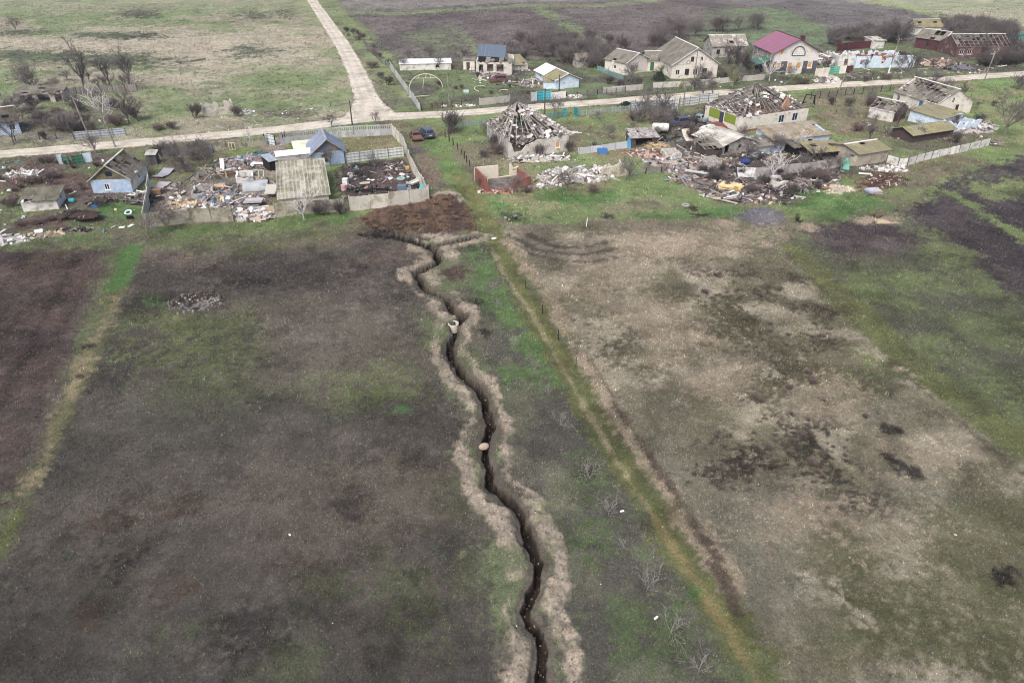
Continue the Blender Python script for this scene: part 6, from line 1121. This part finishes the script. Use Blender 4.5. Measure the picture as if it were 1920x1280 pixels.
heap('big white rubble heap of a flattened house right of the red brick ruin', 1080, 332, 6.4, 3.4, 1.7, 480, 'white', .15, .65, planks=.2, base=(160, 152, 142))
heap('small white rubble trail between red brick ruin and rubble heap', 1022, 350, 3.2, .9, .4, 90, 'white', .3, .45, planks=.05)
heap('fallen red bricks inside and before the red brick ruin', 938, 360, 3.4, 1.0, .5, 150, 'brick', .1, .35, planks=.03, base=(150, 112, 98))
heap('pinkish brick rubble field right of the panel fence', 1215, 290, 5.0, 2.8, .8, 340, 'brick', -.2, .5, planks=.15, base=(168, 144, 132))
heap('yellowish broken boards below the slatted shed', 1228, 274, 2.6, 1.6, .9, 120, 'yellow', 0, .6, planks=.4, base=(170, 146, 108))
heap('white and grey rubble bank at the left of the debris yard', 1262, 308, 4.6, 2.4, .9, 280, 'mix', -.3, .55, planks=.2, base=(158, 148, 140))
heap('black burnt scrap heap right of the slatted shed', 1241, 264, 1.6, 1.5, 1.3, 100, 'dark', 0, .5, base=(62, 58, 60), planks=.3)
heap('rust brown scrap timber heap in the middle of the debris yard', 1338, 305, 4.4, 2.0, .9, 240, 'wood', -.1, .6, planks=.6, base=(112, 88, 78))
heap('grey plank wreckage at the left end of the debris slope', 1305, 343, 3.8, 2.6, 1.2, 220, 'mix', -.5, .6, planks=.7, base=(110, 102, 98))
heap('white plaster lumps above the yellow stack', 1338, 335, 1.5, .9, .5, 60, 'white', 0, .5, planks=.05)
heap('broken slabs along the lower rim of the debris slope', 1385, 372, 5.5, 1.6, .8, 260, 'mix', -.15, .6, planks=.3, base=(104, 92, 88))
heap('blackened rubble at the right end of the debris slope', 1440, 366, 4.0, 2.0, .9, 200, 'dark', .1, .6, planks=.4, base=(74, 66, 66))
heap('grey litter bank under the toppling slab fence', 1495, 345, 6.5, 1.5, .8, 300, 'mix', .18, .55, planks=.55, base=(104, 96, 92))
heap('household junk heap between outbuildings', 1425, 293, 4.0, 1.8, .8, 230, 'junk', 0, .5, planks=.35, base=(106, 98, 96))
heap('green bottles and crates heap before the small blue lean to', 1452, 296, 2.0, 1.1, .7, 90, 'junk', 0, .4, planks=.1)
heap('white stone heap at the corner of the big mossy shed', 1658, 318, 4.0, 1.5, .7, 230, 'white', -.1, .5, planks=.05, flat=.15, base=(170, 164, 156))
heap('white rubble pile by the driveway before the plum roofed house', 1548, 153, 2.9, 1.8, 1.1, 170, 'white', 0, .55, planks=.03, flat=.1, base=(196, 192, 188))
heap('big wreckage heap between plum roofed house and white shell', 1552, 116, 6.5, 6.0, 3.0, 420, 'white', 0, .9, planks=.5, base=(120, 112, 108))
heap('tan rubble pile right of the burnt blue walled house', 1765, 122, 6.0, 3.0, 2.0, 220, 'brick', 0, .8, planks=.15, base=(150, 136, 122))
heap('dark blue grey earth pile before the red walled burnt house', 1797, 128, 4.5, 2.0, 1.6, 90, 'dark', 0, .6, base=(104, 102, 110))
heap('tall pale stack of broken blocks right of the mossy sheds', 1846, 240, 2.3, 2.0, 2.0, 160, 'white', 0, .6, planks=.05, flat=.15, base=(180, 172, 160))
heap('blue plaster rubble spilling from the collapsed blue shed', 1822, 246, 4.0, 1.6, .8, 190, 'mix', 0, .5, planks=.25, base=(168, 164, 166))
heap('jumbled rubble along the right end of the white slab fence', 1858, 270, 2.6, 1.4, .6, 110, 'mix', 0, .5, planks=.3)
heap('scattered wreckage left of the pale blue cottage', 1000, 158, 4.0, 4.5, .8, 220, 'mix', 0, .55, planks=.5, base=(112, 106, 98))
heap('broken stones along the street left of the thick low wall', 862, 200, 3.6, .9, .5, 90, 'white', .1, .6, planks=.02, flat=.3)
heap('white stones right of the turquoise gate walls', 1078, 183, 3.0, 1.0, .5, 90, 'white', .1, .5, planks=.02)
heap('junk pile against the burnt blue roofed house', 925, 143, 3.4, 1.4, 1.0, 130, 'mix', 0, .6, planks=.45)
heap('pale broken pieces on the grass before the far left garden', 210, 226, 2.6, 1.2, .5, 70, 'white', 0, .5, planks=.3)
heap('old stone scatter right of the roofless concrete ruin', 462, 212, 2.0, 1.4, .7, 60, 'white', 0, .6, planks=.05)
heap('dug up dark soil bank at the upper trench arm', 716, 440, 5.0, 1.4, .5, 40, 'dark', -.12, .25, name='earth_bank', cat='earth bank', base=(70, 64, 66))
heap('grey green rubbish and sods beside the upper track', 965, 406, 2.2, 1.1, .5, 60, 'dark', .2, .4, name='earth_bank', cat='earth bank', base=(74, 84, 62))
heap('half moon bank of pale sand by the dark field', 1650, 416, 2.6, .9, .55, 25, 'yellow', -.05, .2, name='sand_bank', cat='sand bank', base=(166, 150, 128))
debris('scattered household debris across the yard behind the slab wall', [(300, 350), (400, 300), (508, 285), (520, 400), (440, 414), (330, 400)], 1300, 'mix', .08, .6, 3, .35)
debris('burnt litter across the charred yard', [(650, 310), (757, 302), (798, 366), (660, 388)], 600, 'dark', .08, .5, 4)
debris('pale scraps across the charred yard', [(650, 315), (757, 310), (790, 362), (650, 380)], 160, 'junk', .1, .55, 5, .2)
debris('scattered debris through the right hand yards', [(1190, 285), (1330, 270), (1420, 290), (1600, 305), (1570, 345), (1480, 385), (1350, 385), (1250, 320)], 1300, 'mix', .08, .55, 6, .35)
debris('dark scraps through the right hand yards', [(1300, 330), (1480, 300), (1570, 330), (1480, 380), (1350, 380)], 500, 'dark', .08, .5, 16, .5)
debris('scattered debris around the wrecked cars', [(1230, 225), (1330, 215), (1390, 250), (1400, 290), (1290, 290)], 350, 'mix', .08, .45, 7, .4)
debris('white crumbs on the grass near the ruins', [(880, 250), (1200, 250), (1220, 330), (1000, 350), (890, 330)], 420, 'white', .05, .32, 8, .1)
debris('rubbish specks on the verges', [(0, 300), (280, 290), (280, 430), (0, 460)], 320, 'junk', .06, .4, 9, .3)
debris('rubbish specks along the street', [(350, 235), (620, 195), (640, 225), (350, 255)], 120, 'white', .08, .4, 10, .2)
debris('rubble specks in the far right yards', [(1560, 130), (1720, 130), (1840, 120), (1900, 120), (1840, 140), (1600, 150)], 260, 'mix', .1, .6, 11, .3)
debris('specks of litter on the open fields', [(250, 470), (1500, 440), (1900, 900), (1900, 1270), (50, 1270)], 60, 'white', .03, .09, 12, .02, name='litter', clump=False)
debris('wreckage around the half stripped house', [(1600, 215), (1720, 250), (1860, 230), (1840, 265), (1640, 260)], 300, 'mix', .08, .5, 13, .3)
debris('litter around the burnt house', [(870, 130), (1000, 130), (1010, 165), (890, 160)], 320, 'mix', .08, .6, 14, .4)
debris('white scraps before the large houses', [(1210, 150), (1540, 140), (1540, 160), (1210, 175)], 160, 'white', .08, .4, 15, .2)
def crater_rim():
    r = random.Random(9); c = G(365, 571); m = MB()
    for _ in range(260):
        a = r.random() * 6.3; d = 1.3 + 1.3 * r.random() ** 1.3; x, y = c[0] + d * cos(a) * 1.15, c[1] + d * sin(a); s_ = .06 + .28 * r.random() ** 2.5; t = lin(r.choice([(168, 162, 156), (142, 136, 130), (116, 110, 106), (92, 86, 82)])); m.obox((x, y, zg(x, y) + .02), (s_, s_ * .8, s_ * .6), (r.random() * 3, r.random() * 3, r.random() * 3), t, .75)
    o = m.build('crater_rubble', RUBM); o['kind'] = 'stuff'; o['label'] = 'pale stones thrown out around the small crater'
crater_rim()
debris('soil crumbs on the red brown soil', [(1610, 335), (1690, 330), (1710, 350), (1640, 358)], 200, 'wood', .06, .3, 17, .2, clump=False)
# ------------------------------------------------------------------ bare trees and bushes, one by one
def hp(px, py, top): return HT(px, py, top)
T_ = [('tall', 160, 174, 86, 'tall slender dark bare tree at the left end of the old board fence'), ('tall2', 207, 164, 110, 'shorter bare tree in the middle behind the old board fence'), ('tall', 245, 165, 98, 'tall bare tree at the right end of the old board fence'),
 ('round', 31, 60, 32, 'lone small bare tree far off in the upper left pasture'), ('big', 52, 166, 120, 'wide reddish grey bare tree over the long open shed'), ('pale', 198, 232, 172, 'pale silvery bare tree beyond the street left of the ruin'),
 ('tall2', 243, 232, 180, 'thin bare tree right of the pale silvery tree'), ('tall2', 26, 270, 222, 'dark bare tree directly before the far left blue house'), ('round2', 181, 288, 250, 'dark little tree at the foot of the left leaning pole'),
 ('round', 341, 315, 272, 'round dark bare tree in the left garden by the low board fence'), ('round2', 388, 309, 262, 'second round bare tree in the left garden nearer the yard rubbish'), ('round', 316, 435, 388, 'bare tree with spreading crown in front of the slab wall left end'),
 ('round2', 279, 447, 405, 'small dark tree at the corner of the slab wall'), ('pale', 570, 413, 366, 'pale grey bare tree in front of the slab wall under the corrugated roof'), ('round', 612, 404, 376, 'low spreading bare tree along the slab wall under the corrugated roof'),
 ('round', 620, 312, 278, 'small bare tree before the slate blue roofed house'), ('round2', 702, 316, 288, 'thin reddish small tree before the inner metal fence'), ('pale', 469, 266, 240, 'small bare tree at the street edge above the rubble yard'),
 ('round', 622, 238, 212, 'small bare tree at the street behind the slate blue roof'), ('round2', 703, 234, 210, 'tiny bare tree in the mouth of the side road'), ('round', 1041, 219, 182, 'bare roadside tree before the turquoise gate'),
 ('big', 1018, 108, 58, 'large wide bare tree behind the burnt blue roofed house'), ('round', 752, 132, 104, 'bare tree at the left end of the long white shed'), ('round2', 821, 131, 104, 'bare tree in front of the long white shed right end'),
 ('round', 768, 116, 92, 'bare tree just behind the long white shed'), ('big', 806, 112, 86, 'broad reddish bare tree behind the long white shed'), ('round', 1317, 182, 150, 'small bare tree at the street edge before the large cream house'),
 ('round2', 1336, 180, 148, 'dense twiggy small tree at the street right of the first small one'), ('bud', 1372, 172, 132, 'greenish budding tree on the verge before the large houses'), ('bud', 1236, 150, 124, 'greenish budding shrubby tree before the mossy passage'),
 ('tall2', 1362, 138, 84, 'dark bare tree between cream and plum roofed houses'), ('tall', 1378, 140, 80, 'second dark bare tree between cream and plum roofed houses'), ('tall2', 1396, 135, 92, 'bare tree beside the green awning'),
 ('round', 1183, 156, 120, 'bare shrubby tree before the mossy wing gable'), ('pale', 1442, 152, 112, 'pale twiggy tree at the left corner of the plum roofed house'), ('round', 1483, 150, 124, 'little bare tree under the boarded windows'), ('round2', 1389, 158, 128, 'thin bare tree by the cream garden wall'),
 ('tall2', 1242, 216, 168, 'gnarled dark dead tree by the pale blue sheet fence'), ('round2', 1206, 212, 176, 'dark dead tree left of the gnarled one'), ('round', 1218, 226, 192, 'dark dense small tree behind the green yard'),
 ('round', 1063, 358, 316, 'bare tree before the big white rubble heap'), ('round2', 963, 366, 330, 'reddish bare tree before the red brick ruin'), ('round', 1140, 262, 232, 'tiny bare orchard tree in the green yard'), ('round2', 1179, 341, 300, 'dark bare tree at the right end of the broken wall stump'),
 ('round2', 908, 256, 230, 'thin bare sapling left of the rafter ruin'), ('tall2', 1681, 243, 200, 'dark bare tree before the low white batten roofed shed'), ('tall', 1801, 190, 158, 'bare tree with long branches behind the half stripped house gable'), ('round', 1773, 174, 148, 'bare tree at the street behind the half stripped house'),
 ('round', 1881, 256, 184, 'lone bare tree standing in the right meadow'), ('tall2', 1700, 136, 94, 'dark bare tree before the burnt blue wall'), ('round', 1684, 136, 106, 'lighter bare tree before the burnt blue wall beside the pole'), ('tall', 1836, 116, 70, 'thick dark trunked tree before the red walled burnt house'),
 ('tall', 1888, 108, 48, 'tall dark bare tree at the right end of the red walled burnt house'), ('tall2', 1682, 84, 40, 'tall dark bare tree behind the burnt blue walled house'), ('big', 1662, 80, 38, 'broad bare tree in the brush behind the burnt blue walled house'),
 ('round', 1630, 200, 170, 'small bare tree behind the low white batten roofed shed'), ('round', 1550, 330, 296, 'dead twiggy tree in the brambles over the toppling slab fence'), ('pale', 1448, 338, 290, 'pale twiggy tree over the left part of the toppling slab fence'), ('pale', 1496, 286, 250, 'grey bare tree before the rust stained asbestos roof'),
 ('round', 1400, 300, 262, 'bare tree behind the white tilted corrugated sheet'), ('round2', 1716, 160, 132, 'greyish bare tree on the verge before the burnt house'), ('round2', 1306, 150, 122, 'thin bare tree before the cream house windows'), ('tall2', 870, 118, 92, 'thin tree behind the cream porch')]
for k_, px, py, tp, lb in T_: tree(k_, px, py, max(1.8, 1.35 * hp(px, py, tp)), lb, wide=1.05)
S_ = [('bush', 842, 250, 200, 'dense dark many stemmed bush at the street junction', 1.2), ('thicket', 962, 200, 178, 'dark round shrub at the street before the rafter ruin', 1.4), ('bush', 727, 160, 138, 'dark shrub clump beside the side road concrete wall', 1.4), ('bush', 716, 148, 132, 'smaller dark shrub beside the side road', 1.4), ('bush2', 698, 128, 112, 'low dark shrub at the upper bend of the side road', 1.8),
 ('bush', 366, 222, 186, 'dense dark bush covering the left end of the concrete ruin', 1.1), ('bush2', 444, 218, 192, 'brown bush at the right end of the concrete ruin', 1), ('bush2', 298, 248, 232, 'left half of a low bramble patch above the street', 1.8), ('bush2', 322, 244, 228, 'right half of a low bramble patch above the street', 1.8),
 ('thicket', 78, 232, 200, 'brown thicket beyond the street left of the corrugated fence', 1.1), ('thicket', 104, 246, 214, 'dark thicket beyond the street behind the wire fence', 1.2), ('thicket', 130, 250, 208, 'dense dark thicket touching the grey corrugated fence', 1.2), ('bush', 84, 262, 240, 'black shrub at the street wire fence', 1), ('bush2', 112, 218, 196, 'reddish shrub in the overgrown garden beyond the street', 1.5),
 ('bush', 320, 294, 268, 'dark shrub at the left end of the low board fence', 1.3), ('bush', 366, 292, 262, 'dark shrub in the middle of the low board fence', 1.2), ('bush2', 96, 306, 288, 'brown shrub left of the green gates', 1.3), ('bush2', 60, 344, 326, 'brown bramble left above the small white shed', 2), ('bush2', 96, 336, 318, 'brown bramble above the roof of the small white shed', 2), ('bush2', 20, 388, 366, 'brown bramble at the left picture edge', 1.8),
 ('bush2', 70, 420, 409, 'red brown bramble in front of the small white shed', 2.2), ('bush2', 96, 414, 404, 'red brown bramble right of the one before the small white shed', 1.8), ('bush2', 40, 424, 412, 'red brown bramble left before the small white shed', 1.8), ('bush', 140, 414, 405, 'dark weeds on the earth mound', 2), ('bush', 190, 390, 370, 'dark shrub before the window of the holed blue house', 1.2),
 ('bush', 640, 402, 372, 'twiggy shrub at the right end of the overgrown slab wall', 1.2), ('bush', 594, 404, 380, 'twiggy shrub in the middle of the overgrown slab wall', 1.3), ('bush', 922, 280, 246, 'dark shrub along the left wall of the rafter ruin', 1), ('bush2', 930, 290, 262, 'brown shrub at the left corner of the rafter ruin', 1.1), ('bush', 1014, 296, 266, 'bare bush before the front wall of the rafter ruin', 1), ('bush', 1070, 286, 260, 'twiggy shrub at the right corner of the rafter ruin', 1),
 ('bush2', 1114, 362, 342, 'brown shrub at the foot of the big white rubble heap', 1.3), ('bush2', 990, 362, 344, 'brown shrub at the right corner of the red brick ruin', 1.2), ('bush2', 905, 350, 326, 'dark shrub left of the red brick ruin', 1), ('thicket', 1196, 230, 192, 'purple grey thicket left of the gnarled dead tree', 1.3), ('thicket', 1232, 236, 196, 'purple grey thicket below the gnarled dead tree', 1.2), ('thicket', 1264, 228, 190, 'grey thicket over the blue wrecked pickup', 1.1), ('bush', 1300, 236, 208, 'twiggy shrub over the pale teal wreck', 1.2), ('bush', 1336, 276, 244, 'twiggy shrub below the white car', 1.1),
 ('bush', 1432, 346, 322, 'bramble bush at the left part of the toppling slab fence', 1.4), ('bush', 1470, 344, 318, 'bramble bush in the middle of the toppling slab fence', 1.5), ('bush', 1506, 342, 312, 'tall bramble bush in the middle right of the toppling slab fence', 1.5), ('bush2', 1538, 338, 312, 'brown bramble bush at the right part of the toppling slab fence', 1.4), ('bush', 1415, 366, 344, 'dark weeds on the debris slope', 1.8), ('bush', 1480, 362, 340, 'dark weeds at the right end of the debris slope', 1.6),
 ('bush2', 1610, 246, 224, 'pinkish brown bush right of the blue outbuildings', 1.4), ('bush', 1720, 262, 234, 'dark bush at the wall of the dark mossy shed', 1), ('bush', 1795, 268, 244, 'dark weeds right of the dark mossy shed', 1.3), ('thicket', 1908, 168, 132, 'dark round thicket at the right picture edge by the street', 1.3), ('bush', 1740, 168, 144, 'grey shrub on the verge behind the half stripped house', 1.4), ('thicket', 1752, 152, 128, 'wide grey shrub before the tan rubble pile', 1.5),
 ('bush', 1592, 200, 180, 'dark shrub at the dark mesh fence', 1.4), ('bush', 1560, 196, 176, 'lower dark shrub at the dark mesh fence', 1.4), ('bush2', 1660, 150, 134, 'low brown shrub at the verge by the white footed pole', 1.8), ('bush2', 1505, 158, 142, 'low brown shrub along the wall below the plum roofed house', 2), ('bush', 1166, 164, 146, 'dark shrub before the mossy wing', 1.4), ('bush', 1200, 160, 142, 'dark shrub at the corner of the mossy wing', 1.4), ('bush', 1140, 158, 138, 'dark shrub beside the blue green picket fence', 1.4)]
for k_, px, py, tp, lb, w in S_: tree(k_, px, py, max(1.0, hp(px, py, tp)), lb, 'shrub', wide=w)
def leafy(name, label, px, py, h, w, colr, seed):
    x, y = G(px, py); e = empty(name, label, 'shrub', (x, y, zg(x, y))); r = random.Random(seed); m = MB(); m.tube([(0, 0, -.1), (.05, 0, h * .6)], [.08, .03], 6); m.build('trunk', BARK_D, e); m = MB()
    for _ in range(900):
        a = r.random() * 6.3; f = r.random(); z = h * (.08 + .92 * f); R = w * (1 - f) ** .55 * sqrt(r.random()) * (1 + .2 * sin(3 * a)); s = .12 + .14 * r.random(); m.obox((R * cos(a), R * sin(a), z), (s, s * .5, .01), (r.random() * 3, r.random() * 3, r.random() * 6), .55 + .9 * r.random())
    m.build('crown', M(name + '_leaves', colr, .2, 2, .9), e)
leafy('evergreen_shrub', 'dark green conical evergreen bush below the white car', 1347, 270, 2.6, 1.3, (44, 62, 48), 1)
leafy('evergreen_shrub', 'low dark green clipped shrub at the street left of the sheet fence', 1174, 204, 1.4, 1.9, (52, 66, 50), 2)
leafy('evergreen_shrub', 'broad olive green shrub before the door of the mossy passage', 1236, 152, 2.2, 2.2, (84, 98, 62), 3)
# pale saplings along the track
SAP = [(1105, 897, 'rightmost upper pale sapling with a wide crown beside the dirt track'), (1140, 968, 'pale sapling with a white bottle at its foot'), (1172, 1030, 'faint thin sapling between two bigger ones along the track'), (1212, 1110, 'brightest pale sapling with a broad crown near the track'), (1257, 1186, 'pale sapling nearest the camera but one beside the track'),
       (1308, 1262, 'pale sapling nearest the camera at the lower picture edge'), (1050, 797, 'small pale sapling with a straight stem beside the track'), (1028, 742, 'short pale sapling above the straight stemmed one'), (1000, 694, 'thin pale sapling on the light green patch'), (962, 652, 'faint pale sapling where the bright grass ends'), (930, 575, 'small grey sapling on the bright green strip'), (926, 545, 'tiny grey sapling above on the bright green strip'), (905, 478, 'tiny twiggy sapling at the upper end of the green strip')]
for i_, (px, py, lb) in enumerate(SAP): tree('sapling' if i_ % 2 else 'sapling2', px, py, (2.1, 1.9, 1.4, 2.1, 2.0, 1.8, 1.8, 1.4, 1.8, 1.7, 1.5, 1.5, 1.2)[i_], lb, 'tree', name='bare_sapling')
# brush that nothing tells apart
rt = random.Random(77)
def brush(lb, poly, n, keys, h0, h1, group, seed, mass=None, cat='shrub'):
    r = random.Random(seed); P = PX(poly); xs = [p[0] for p in P]; ys = [p[1] for p in P]; c = 0; V = []; F = []; nv = 0
    while c < n:
        x = min(xs) + (max(xs) - min(xs)) * r.random(); y = min(ys) + (max(ys) - min(ys)) * r.random()
        if poly_sdf(P, np.array([x]), np.array([y]))[0] > 0: continue
        h = h0 + (h1 - h0) * r.random(); k = r.choice(keys); w = 1 + .6 * r.random(); c += 1
        if not mass: tree(k, 0, 0, h, lb, cat, group, wide=w, at=(x, y)); continue
        T, Cn, hh = PROTO[k]; a = r.random() * 6.28; sc = h / hh; z = zg(x, y)
        for me in (T, Cn):
            v = np.empty(len(me.vertices) * 3, np.float32); me.vertices.foreach_get('co', v); v = v.reshape(-1, 3); q = [p for p in me.polygons if len(p.vertices) == 4]; f = np.array([tuple(p.vertices) for p in q])
            ca, sa = cos(a) * sc * w, sin(a) * sc * w; V.append(np.stack([x + v[:, 0] * ca - v[:, 1] * sa, y + v[:, 0] * sa + v[:, 1] * ca, z + v[:, 2] * sc], 1)); F.append(f + nv); nv += len(v)
    if mass:
        V = np.concatenate(V); F = np.concatenate(F); tri = np.concatenate([F[:, [0, 1, 2]], F[:, [0, 2, 3]]]); o = mesh_np(mass, V, tri, np.ones((len(V), 3)), PROTO[keys[0]][1].materials[0]); o['kind'] = 'stuff'; o['label'] = lb
brush('dense grey brown brush behind the burnt blue walled house', [(1540, 75), (1600, 62), (1700, 62), (1700, 78), (1640, 88), (1560, 90)], 55, ['thicket', 'bush', 'round2'], 3, 5, 'brush behind the burnt blue walled house', 1, 'undergrowth')
brush('dense grey brush behind the white and red house', [(1760, 50), (1830, 50), (1890, 62), (1900, 78), (1790, 72)], 44, ['thicket', 'bush', 'round'], 3, 6, 'brush behind the white and red house', 2, 'undergrowth')
brush('dense leafless thicket right of the large wide bare tree', [(1030, 100), (1110, 92), (1150, 108), (1140, 130), (1090, 128), (1040, 112)], 44, ['thicket', 'round', 'round2', 'bush'], 3, 5.5, 'thicket right of the large wide bare tree', 3, 'undergrowth')
brush('tangled dark hedge along the red walled burnt house', [(1810, 124), (1850, 118), (1918, 112), (1918, 122), (1860, 126)], 26, ['bush', 'thicket', 'round'], 2.0, 4.0, 'hedge along the red walled burnt house', 4, 'undergrowth')
brush('leafless tree in the row behind the large cream and grey houses', [(1210, 80), (1270, 60), (1360, 52), (1420, 50), (1420, 58), (1330, 66), (1240, 96)], 24, ['round', 'thicket', 'round2', 'big'], 4.5, 7.5, 'row behind the large cream and grey houses', 5, cat='tree')
brush('low dark shrub on the weedy field edge beside the side road fence', [(640, 60), (668, 60), (735, 118), (800, 112), (790, 124), (728, 124)], 16, ['bush', 'bush2', 'thicket'], 1.2, 2.4, 'shrubs on the field edge beside the side road fence', 6)
brush('dark shrub in the overgrown strip behind the burnt blue roofed house', [(940, 100), (1000, 96), (1012, 110), (960, 118)], 12, ['thicket', 'round', 'bush'], 2.5, 4.5, 'overgrown strip behind the burnt blue roofed house', 7)
brush('low rust brown dead weeds on the mound before the slab wall', [(680, 410), (740, 392), (850, 380), (885, 395), (880, 430), (760, 438), (690, 430)], 60, ['weed'], .3, .6, 'dead weeds on the rust brown mound', 8, 'undergrowth')
brush('low grey brown dead bushes on the dry right field', [(1250, 490), (1400, 500), (1540, 570), (1580, 660), (1640, 800), (1550, 900), (1400, 880), (1350, 640)], 45, ['drybush'], .3, .6, 'dead bushes on the dry right field', 9, 'undergrowth')
brush('low leafless shrub in the gardens between the large houses', [(1190, 130), (1260, 150), (1420, 150), (1420, 120), (1350, 120), (1350, 146), (1240, 150)], 20, ['bush', 'thicket'], 1.2, 2.6, 'gardens between the large houses', 10)
brush('grey leafless shrub among the wrecks and outbuildings of the right hand yards', [(1190, 215), (1330, 215), (1350, 260), (1420, 262), (1420, 300), (1300, 300), (1240, 250)], 26, ['bush', 'thicket', 'bush2'], 1.0, 2.4, 'shrubs among the wrecks of the right hand yards', 11)
brush('leafless shrub in the gardens around the half stripped house', [(1560, 200), (1660, 185), (1840, 160), (1880, 200), (1860, 250), (1700, 250), (1620, 240)], 20, ['bush', 'round2', 'bush2'], 1.0, 2.6, 'gardens around the half stripped house', 12)
brush('leafless shrub on the verges of the village street', [(1100, 188), (1400, 166), (1600, 155), (1700, 150), (1700, 142), (1600, 148), (1400, 158), (1100, 181)], 18, ['bush', 'round', 'round2', 'bud'], 1.4, 3.2, 'shrubs on the verges of the village street', 13)
brush('leafless shrub in the overgrown gardens beyond the street at far left', [(0, 200), (120, 205), (250, 200), (260, 240), (110, 255), (60, 240)], 28, ['bush', 'thicket', 'bush2', 'round'], 1.4, 3.2, 'overgrown gardens beyond the street at far left', 14)
brush('low brown dead bushes in the overgrown gardens at near left', [(0, 310), (150, 300), (280, 310), (270, 345), (150, 360), (0, 380)], 28, ['bush2', 'drybush'], .6, 1.3, 'overgrown gardens at near left', 15, 'undergrowth')
brush('leafless shrub in the yard of the hoop frame', [(800, 140), (880, 140), (1000, 150), (990, 190), (810, 195)], 10, ['bush', 'bush2', 'round'], .9, 2.0, 'yard of the hoop frame', 16)
brush('leafless garden tree behind the long open shed', [(0, 165), (120, 150), (250, 158), (250, 172), (120, 178), (0, 185)], 12, ['round', 'round2', 'tall2', 'big'], 2.5, 4.5, 'garden trees behind the long open shed', 17, cat='tree')
brush('leafless garden shrub beside the rubble yard and the low board fence', [(295, 282), (420, 275), (440, 300), (330, 335), (296, 330)], 16, ['round', 'bush', 'round2'], 1.2, 2.8, 'garden shrubs by the low board fence', 18)
brush('bare brambles on the debris slope', [(1290, 330), (1360, 300), (1440, 300), (1590, 312), (1560, 345), (1470, 375), (1340, 365)], 30, ['bush', 'bush2', 'drybush'], .8, 1.8, 'brambles on the debris slope', 19, 'undergrowth')
brush('thin leafless shrub in the green yard around the rafter ruin', [(890, 240), (1200, 215), (1230, 260), (1180, 285), (1000, 290), (900, 310)], 14, ['round', 'round2', 'bush'], 1.0, 2.2, 'shrubs in the green yard around the rafter ruin', 20)
brush('leafless tree among the far right houses', [(1690, 100), (1760, 80), (1830, 110), (1920, 118), (1920, 95), (1800, 70), (1700, 85)], 16, ['round', 'tall2', 'thicket', 'round2'], 3, 5.5, 'trees among the far right houses', 21, cat='tree')
brush('wide grey brown brush on the field behind the burnt blue roofed house and the cottage', [(950, 92), (1030, 70), (1130, 74), (1190, 100), (1150, 122), (1050, 108)], 40, ['thicket', 'round', 'round2', 'bush'], 3, 5.5, '', 22, 'undergrowth')
brush('thin leafless tree between the far houses and the village street', [(1190, 120), (1260, 150), (1440, 152), (1540, 140), (1720, 140), (1900, 128), (1900, 112), (1740, 118), (1560, 130), (1400, 118), (1340, 112)], 26, ['round', 'round2', 'tall2', 'tall'], 3, 5.5, 'thin trees between the far houses and the street', 23, cat='tree')
brush('thin leafless tree in the gardens along the near side of the street', [(300, 290), (420, 278), (400, 300), (310, 312)], 7, ['round', 'round2'], 2.4, 3.8, 'thin garden trees along the near side of the street', 24, cat='tree')
brush('thin leafless tree among the right hand yards and wrecks', [(1190, 210), (1340, 206), (1370, 250), (1430, 280), (1560, 290), (1620, 240), (1660, 245), (1600, 320), (1400, 330), (1240, 270)], 22, ['round', 'round2', 'tall2'], 2.4, 4.2, 'thin trees among the right hand yards', 25, cat='tree')
brush('thin leafless tree in the far left gardens beyond the street', [(0, 195), (120, 200), (260, 190), (260, 235), (120, 250), (60, 235)], 10, ['round', 'round2', 'tall2'], 3, 5, 'thin trees in the far left gardens', 26, cat='tree')
# ------------------------------------------------------------------ thin winter haze
bm = MB(); bm.box(-700, -60, -4, 700, 1500, 60); hz_ = bm.build('haze', MATS['grey_bark']); hz_['kind'] = 'stuff'; hz_['label'] = 'thin pale winter haze over the fields'
hm = bpy.data.materials.new('haze_air'); hm.use_nodes = True; hn = hm.node_tree; hn.nodes.remove(hn.nodes['Principled BSDF']); pv = hn.nodes.new('ShaderNodeVolumePrincipled')
pv.inputs['Color'].default_value = (.90, .93, 1, 1); pv.inputs['Density'].default_value = .00013; pv.inputs['Anisotropy'].default_value = .2
hn.links.new(pv.outputs[0], hn.nodes['Material Output'].inputs['Volume']); hz_.data.materials.clear(); hz_.data.materials.append(hm)
